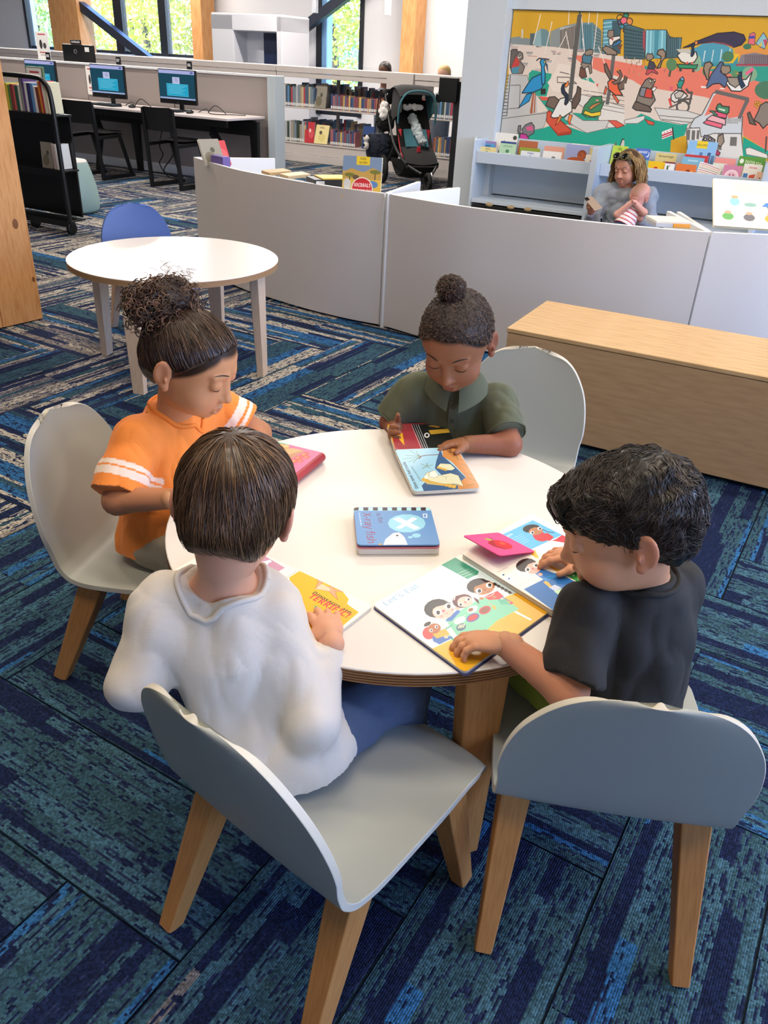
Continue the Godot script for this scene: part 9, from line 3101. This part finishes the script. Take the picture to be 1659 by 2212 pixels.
func woman_and_baby() -> void:
	var pel := Q(-1.21, 0.10, 6.16)
	var chest := Q(-1.22, 0.35, 6.13)
	var neck := Q(-1.225, 0.50, 6.10)
	var sr := Q(-1.375, 0.455, 6.09)
	var sl := Q(-1.07, 0.462, 6.10)
	var er := Q(-1.405, 0.275, 5.98)
	var wr := Q(-1.395, 0.355, 5.86)
	var el := Q(-1.00, 0.285, 6.00)
	var wl := Q(-1.07, 0.345, 5.88)
	var ho := Q(-1.243, 0.632, 6.05)
	var B := facing(Q(-0.32, 0, -1), 0.25, 0.04)
	var base := lin("c48d74")
	var side := (sr - sl).normalized()
	var f := F.new()
	torso(f, pel, chest, neck, sl, sr, side, 0.0, 1.3)
	f.cap(neck - Vector3(0, 0.03, 0), ho - Vector3(0, 0.06, 0), 0.042, 0.044, 0.02)
	f.cap(sl, el, 0.036, 0.032); f.cap(el, wl, 0.032, 0.022); f.cap(sr, er, 0.036, 0.032); f.cap(er, wr, 0.032, 0.022)
	var kr := Q(-1.30, 0.235, 5.76)
	var kl := Q(-0.99, 0.20, 5.78)
	f.cap(pel - side * -0.08, kr, 0.075, 0.058, 0.03); f.cap(pel - side * 0.08, kl, 0.075, 0.055, 0.03)
	f.cap(kr, Q(-1.22, 0.06, 5.6), 0.05, 0.035); f.cap(kl, Q(-1.10, 0.06, 5.62), 0.05, 0.035)
	var m := M.new()
	m.tint = true
	var no := func(q: Vector3) -> float: return -1.0
	var st := skin_tint(ho, B, 1.06, base, lin("9a5048"), base, no)
	f.build(m, 0.009, st)
	var h := F.new()
	add_head(h, ho, B, 1.06, 1.0)
	h.build(m, 0.004, st)
	var hd := F.new()
	add_hand(hd, wr, Q(0.05, 0.5, -1), Q(0.2, 0.7, 0.4), Q(1, 0, 0), [0.6, 0.65, 0.7, 0.7], 1.25, 0.05)
	hd.build(m, 0.004, func(p): return base)
	hd = F.new()
	add_hand(hd, wl, Q(-0.9, 0.2, -0.35), Q(0, 0, 1), Q(0, 1, 0), [0.3, 0.3, 0.35, 0.4], 1.25, 0.08)
	hd.build(m, 0.004, func(p): return base)
	var who := person("woman in a grey sweatshirt with long wavy blond hair, holding a baby", m, skinm("tan skin"))
	features(who, h, ho, B, 1.06, Color("2a1c18"), 0.0018)
	var s := F.new()
	torso(s, pel, chest, neck - Vector3(0, 0.014, 0), sl, sr, side, 0.022, 1.3)
	s.cap(sl, el, 0.056, 0.054, 0.03); s.cut(el, wl.lerp(el, 0.1), 0.054, 0.036, 0.02)
	s.cap(sr, er, 0.056, 0.054, 0.03); s.cut(er, wr.lerp(er, 0.1), 0.054, 0.036, 0.02)
	s.ball(neck + Vector3(0, 0.045, 0), Vector3(0.056, 0.04, 0.056), Basis.IDENTITY, 0.006, 1)
	s.noises = [[noise(64, 9.0, 2), Vector3(1, 0.6, 1), 0.010], [folds(65, 9.0), Vector3(0.8, 0.8, 0.8), 0.010]]
	part(who, "sweatshirt", s.build(M.new(), 0.008), cloth("grey fleece", Color("8f98a4"), 0.4))
	var j := F.new()
	j.ball(pel, Vector3(0.15, 0.09, 0.12), Basis(Vector3.UP, YAW), 0.03)
	j.cut(pel + side * 0.08, pel.lerp(kr, 0.72) , 0.095, 0.085, 0.04); j.cut(pel - side * 0.08, pel.lerp(kl, 0.72), 0.095, 0.085, 0.04)
	part(who, "shorts", j.build(M.new(), 0.01), cloth("grey shorts", Color("6a6e74"), 0.4))
	var c := F.new()
	c.ball(ho + B * Vector3(0, 0.024, -0.016), Vector3(0.078, 0.084, 0.094), B, 0.02)
	c.ball(ho + B * Vector3(0, -0.03, -0.05), Vector3(0.072, 0.08, 0.06), B, 0.03)
	c.grow = 0.006
	c.keep(ho + B * Vector3(0, 0.058, 0.078), B * Vector3(0, -0.55, 0.84))
	var hm := M.new()
	hm.tint = true
	c.build(hm, 0.006, func(p): return lin("4a3420") if p.y > ho.y + 0.03 else lin("8a6a3c"))
	var r := RandomNumberGenerator.new()
	r.seed = 77
	for i in 260:
		var k := 1.0 if r.randf() < 0.5 else -1.0
		var t := r.randf()
		var z := lerpf(0.055, -0.09, t)
		var p0 := ho + B * Vector3(k * r.randf_range(0.0, 0.03), 0.108, z * 0.5)
		var p1 := ho + B * Vector3(k * 0.080, 0.055, z * 0.8)
		var p2 := ho + B * Vector3(k * (0.092 + r.randf() * 0.012), -0.01, z * 0.8 - 0.01)
		var p3 := ho + B * Vector3(k * (0.095 + r.randf() * 0.03), -0.09, z * 0.7) + Vector3(0, 0, 0)
		var p4 := p3 + Vector3(r.randfn() * 0.015, -0.075 - r.randf() * 0.06, r.randfn() * 0.015)
		var q := smooth([p0, p1, p2, p3, p4], 5)
		var ph := r.randf() * TAU
		for n in q.size():
			q[n] += B * Vector3(cos(ph + n * 0.9), 0, sin(ph + n * 0.9)) * 0.006 * float(n) / q.size() * 2.0
		strand(hm, q, r.randf_range(0.002, 0.0036), rshade(r, lin("6a4a2a"), lin("d8b478")))
	part(who, "hair", hm, tinted("blond hair", 0.45))
	var gl := thing("sunglasses", "olive rimmed sunglasses pushed up on the woman's hair", "sunglasses", ho + B * Vector3(0, 0.088, 0.066), 0)
	gl.basis = B * Basis(Vector3.RIGHT, -0.75)
	for k in [-1, 1]:
		part(gl, "lens", M.new().ell(Vector3(k * 0.031, 0, 0.012), Vector3(0.026, 0.021, 0.006)), mt("dark lens", Color(0.02, 0.02, 0.02), 0.08))
		part(gl, "rim", M.new().tube(wheel_x(Vector3(k * 0.031, 0, 0.013), 0.027, 0.022), 0.0035, 6), mt("olive rim", Color("5f5c30"), 0.35))
		part(gl, "temple", M.new().tube(PackedVector3Array([Vector3(k * 0.058, 0.004, 0.01), Vector3(k * 0.085, -0.01, -0.08)]), 0.003, 6), mt("olive rim", Color("5f5c30"), 0.35))
	var ph := thing("phone", "smartphone in a pale gold case in the woman's hand", "phone", wr + Q(0.03, 0.06, -0.085), YAW + 0.5)
	ph.rotation = Vector3(-1.0, YAW + 0.5, 0.5)
	part(ph, "body", M.new().box(Vector3.ZERO, Vector3(0.066, 0.13, 0.009), 0.004), mt("gold case", Color("b8a08a"), 0.3, 0.3))
	part(ph, "camera_bump", M.new().box(Vector3(-0.02, 0.05, 0.006), Vector3(0.028, 0.03, 0.004), 0.002), mt("monitor black", Color(0.02, 0.021, 0.024), 0.35))
	# the baby on her lap
	var bo := Q(-1.10, 0.475, 5.93)
	var BB := facing(Q(-0.55, 0, -0.8), 0.35, -0.15)
	var bb := lin("d8a090")
	var ch := Q(-1.125, 0.375, 5.90)
	var hp := Q(-1.16, 0.265, 5.84)
	var fb := F.new()
	add_head(fb, bo, BB, 0.80)
	var bm := M.new()
	bm.tint = true
	var bst := skin_tint(bo, BB, 0.80, bb, lin("c07068"), lin("7a5a44"), func(q: Vector3) -> float: return (q.y - 0.05 + q.z * 0.35) / 0.04 * 0.6)
	fb.build(bm, 0.0035, bst)
	var b2 := F.new()
	b2.cap(ch, hp, 0.055, 0.06, 0.02); b2.cap(bo - Vector3(0, 0.05, 0), ch, 0.03, 0.04, 0.02)
	b2.cap(ch + Q(-0.05, 0.01, -0.01), Q(-1.205, 0.355, 5.84), 0.026, 0.022); b2.cap(Q(-1.205, 0.355, 5.84), Q(-1.13, 0.435, 5.83), 0.023, 0.018)
	b2.cap(ch + Q(0.05, 0.01, -0.01), Q(-1.035, 0.385, 5.86), 0.026, 0.022); b2.cap(Q(-1.035, 0.385, 5.86), Q(-1.105, 0.445, 5.83), 0.023, 0.018)
	b2.cap(hp, Q(-1.24, 0.22, 5.72), 0.042, 0.03); b2.cap(hp, Q(-1.12, 0.22, 5.70), 0.042, 0.03)
	for k in 4: b2.cap(Q(-1.13 + k * 0.006, 0.44, 5.825), Q(-1.115 + k * 0.008, 0.458 - k * 0.004, 5.812), 0.006, 0.005, 0.003)
	for k in 4: b2.cap(Q(-1.105 - k * 0.004, 0.45, 5.825), Q(-1.115 + k * 0.003, 0.463 - k * 0.005, 5.808), 0.006, 0.005, 0.003)
	b2.build(bm, 0.005, func(p): return bb)
	var baby := person("baby in a striped shirt on the woman's lap, hands at its mouth", bm, skinm("baby skin"))
	var sh := F.new()
	sh.cap(ch + Vector3(0, 0.01, 0), hp, 0.063, 0.070, 0.02)
	sh.keep(hp.lerp(ch, 0.18), hp - ch)
	sh.keep(ch + (ch - hp).normalized() * 0.04, ch - hp)
	var sm := M.new()
	sm.tint = true
	var ax := (hp - ch).normalized()
	sh.build(sm, 0.004, func(p): return lin("c8404a") if fposmod((p - ch).dot(ax), 0.026) < 0.008 else lin("e8e2e0"))
	part(baby, "striped_shirt", sm, tinted("striped cotton", 0.85))
	var bs := F.new()
	bs.ball(hp, Vector3(0.076, 0.052, 0.07), Basis.IDENTITY, 0.02)
	bs.cut(hp, Q(-1.225, 0.225, 5.74), 0.056, 0.048, 0.02); bs.cut(hp, Q(-1.125, 0.225, 5.72), 0.056, 0.048, 0.02)
	part(baby, "navy_shorts", bs.build(M.new(), 0.006), cloth("navy cotton", Color("22284a"), 0.3))
func wheel_x(o: Vector3, rx: float, ry: float) -> PackedVector3Array:
	var p := PackedVector3Array()
	for i in 21: p.append(o + Vector3(cos(TAU * i / 20) * rx, sin(TAU * i / 20) * ry, 0))
	return p
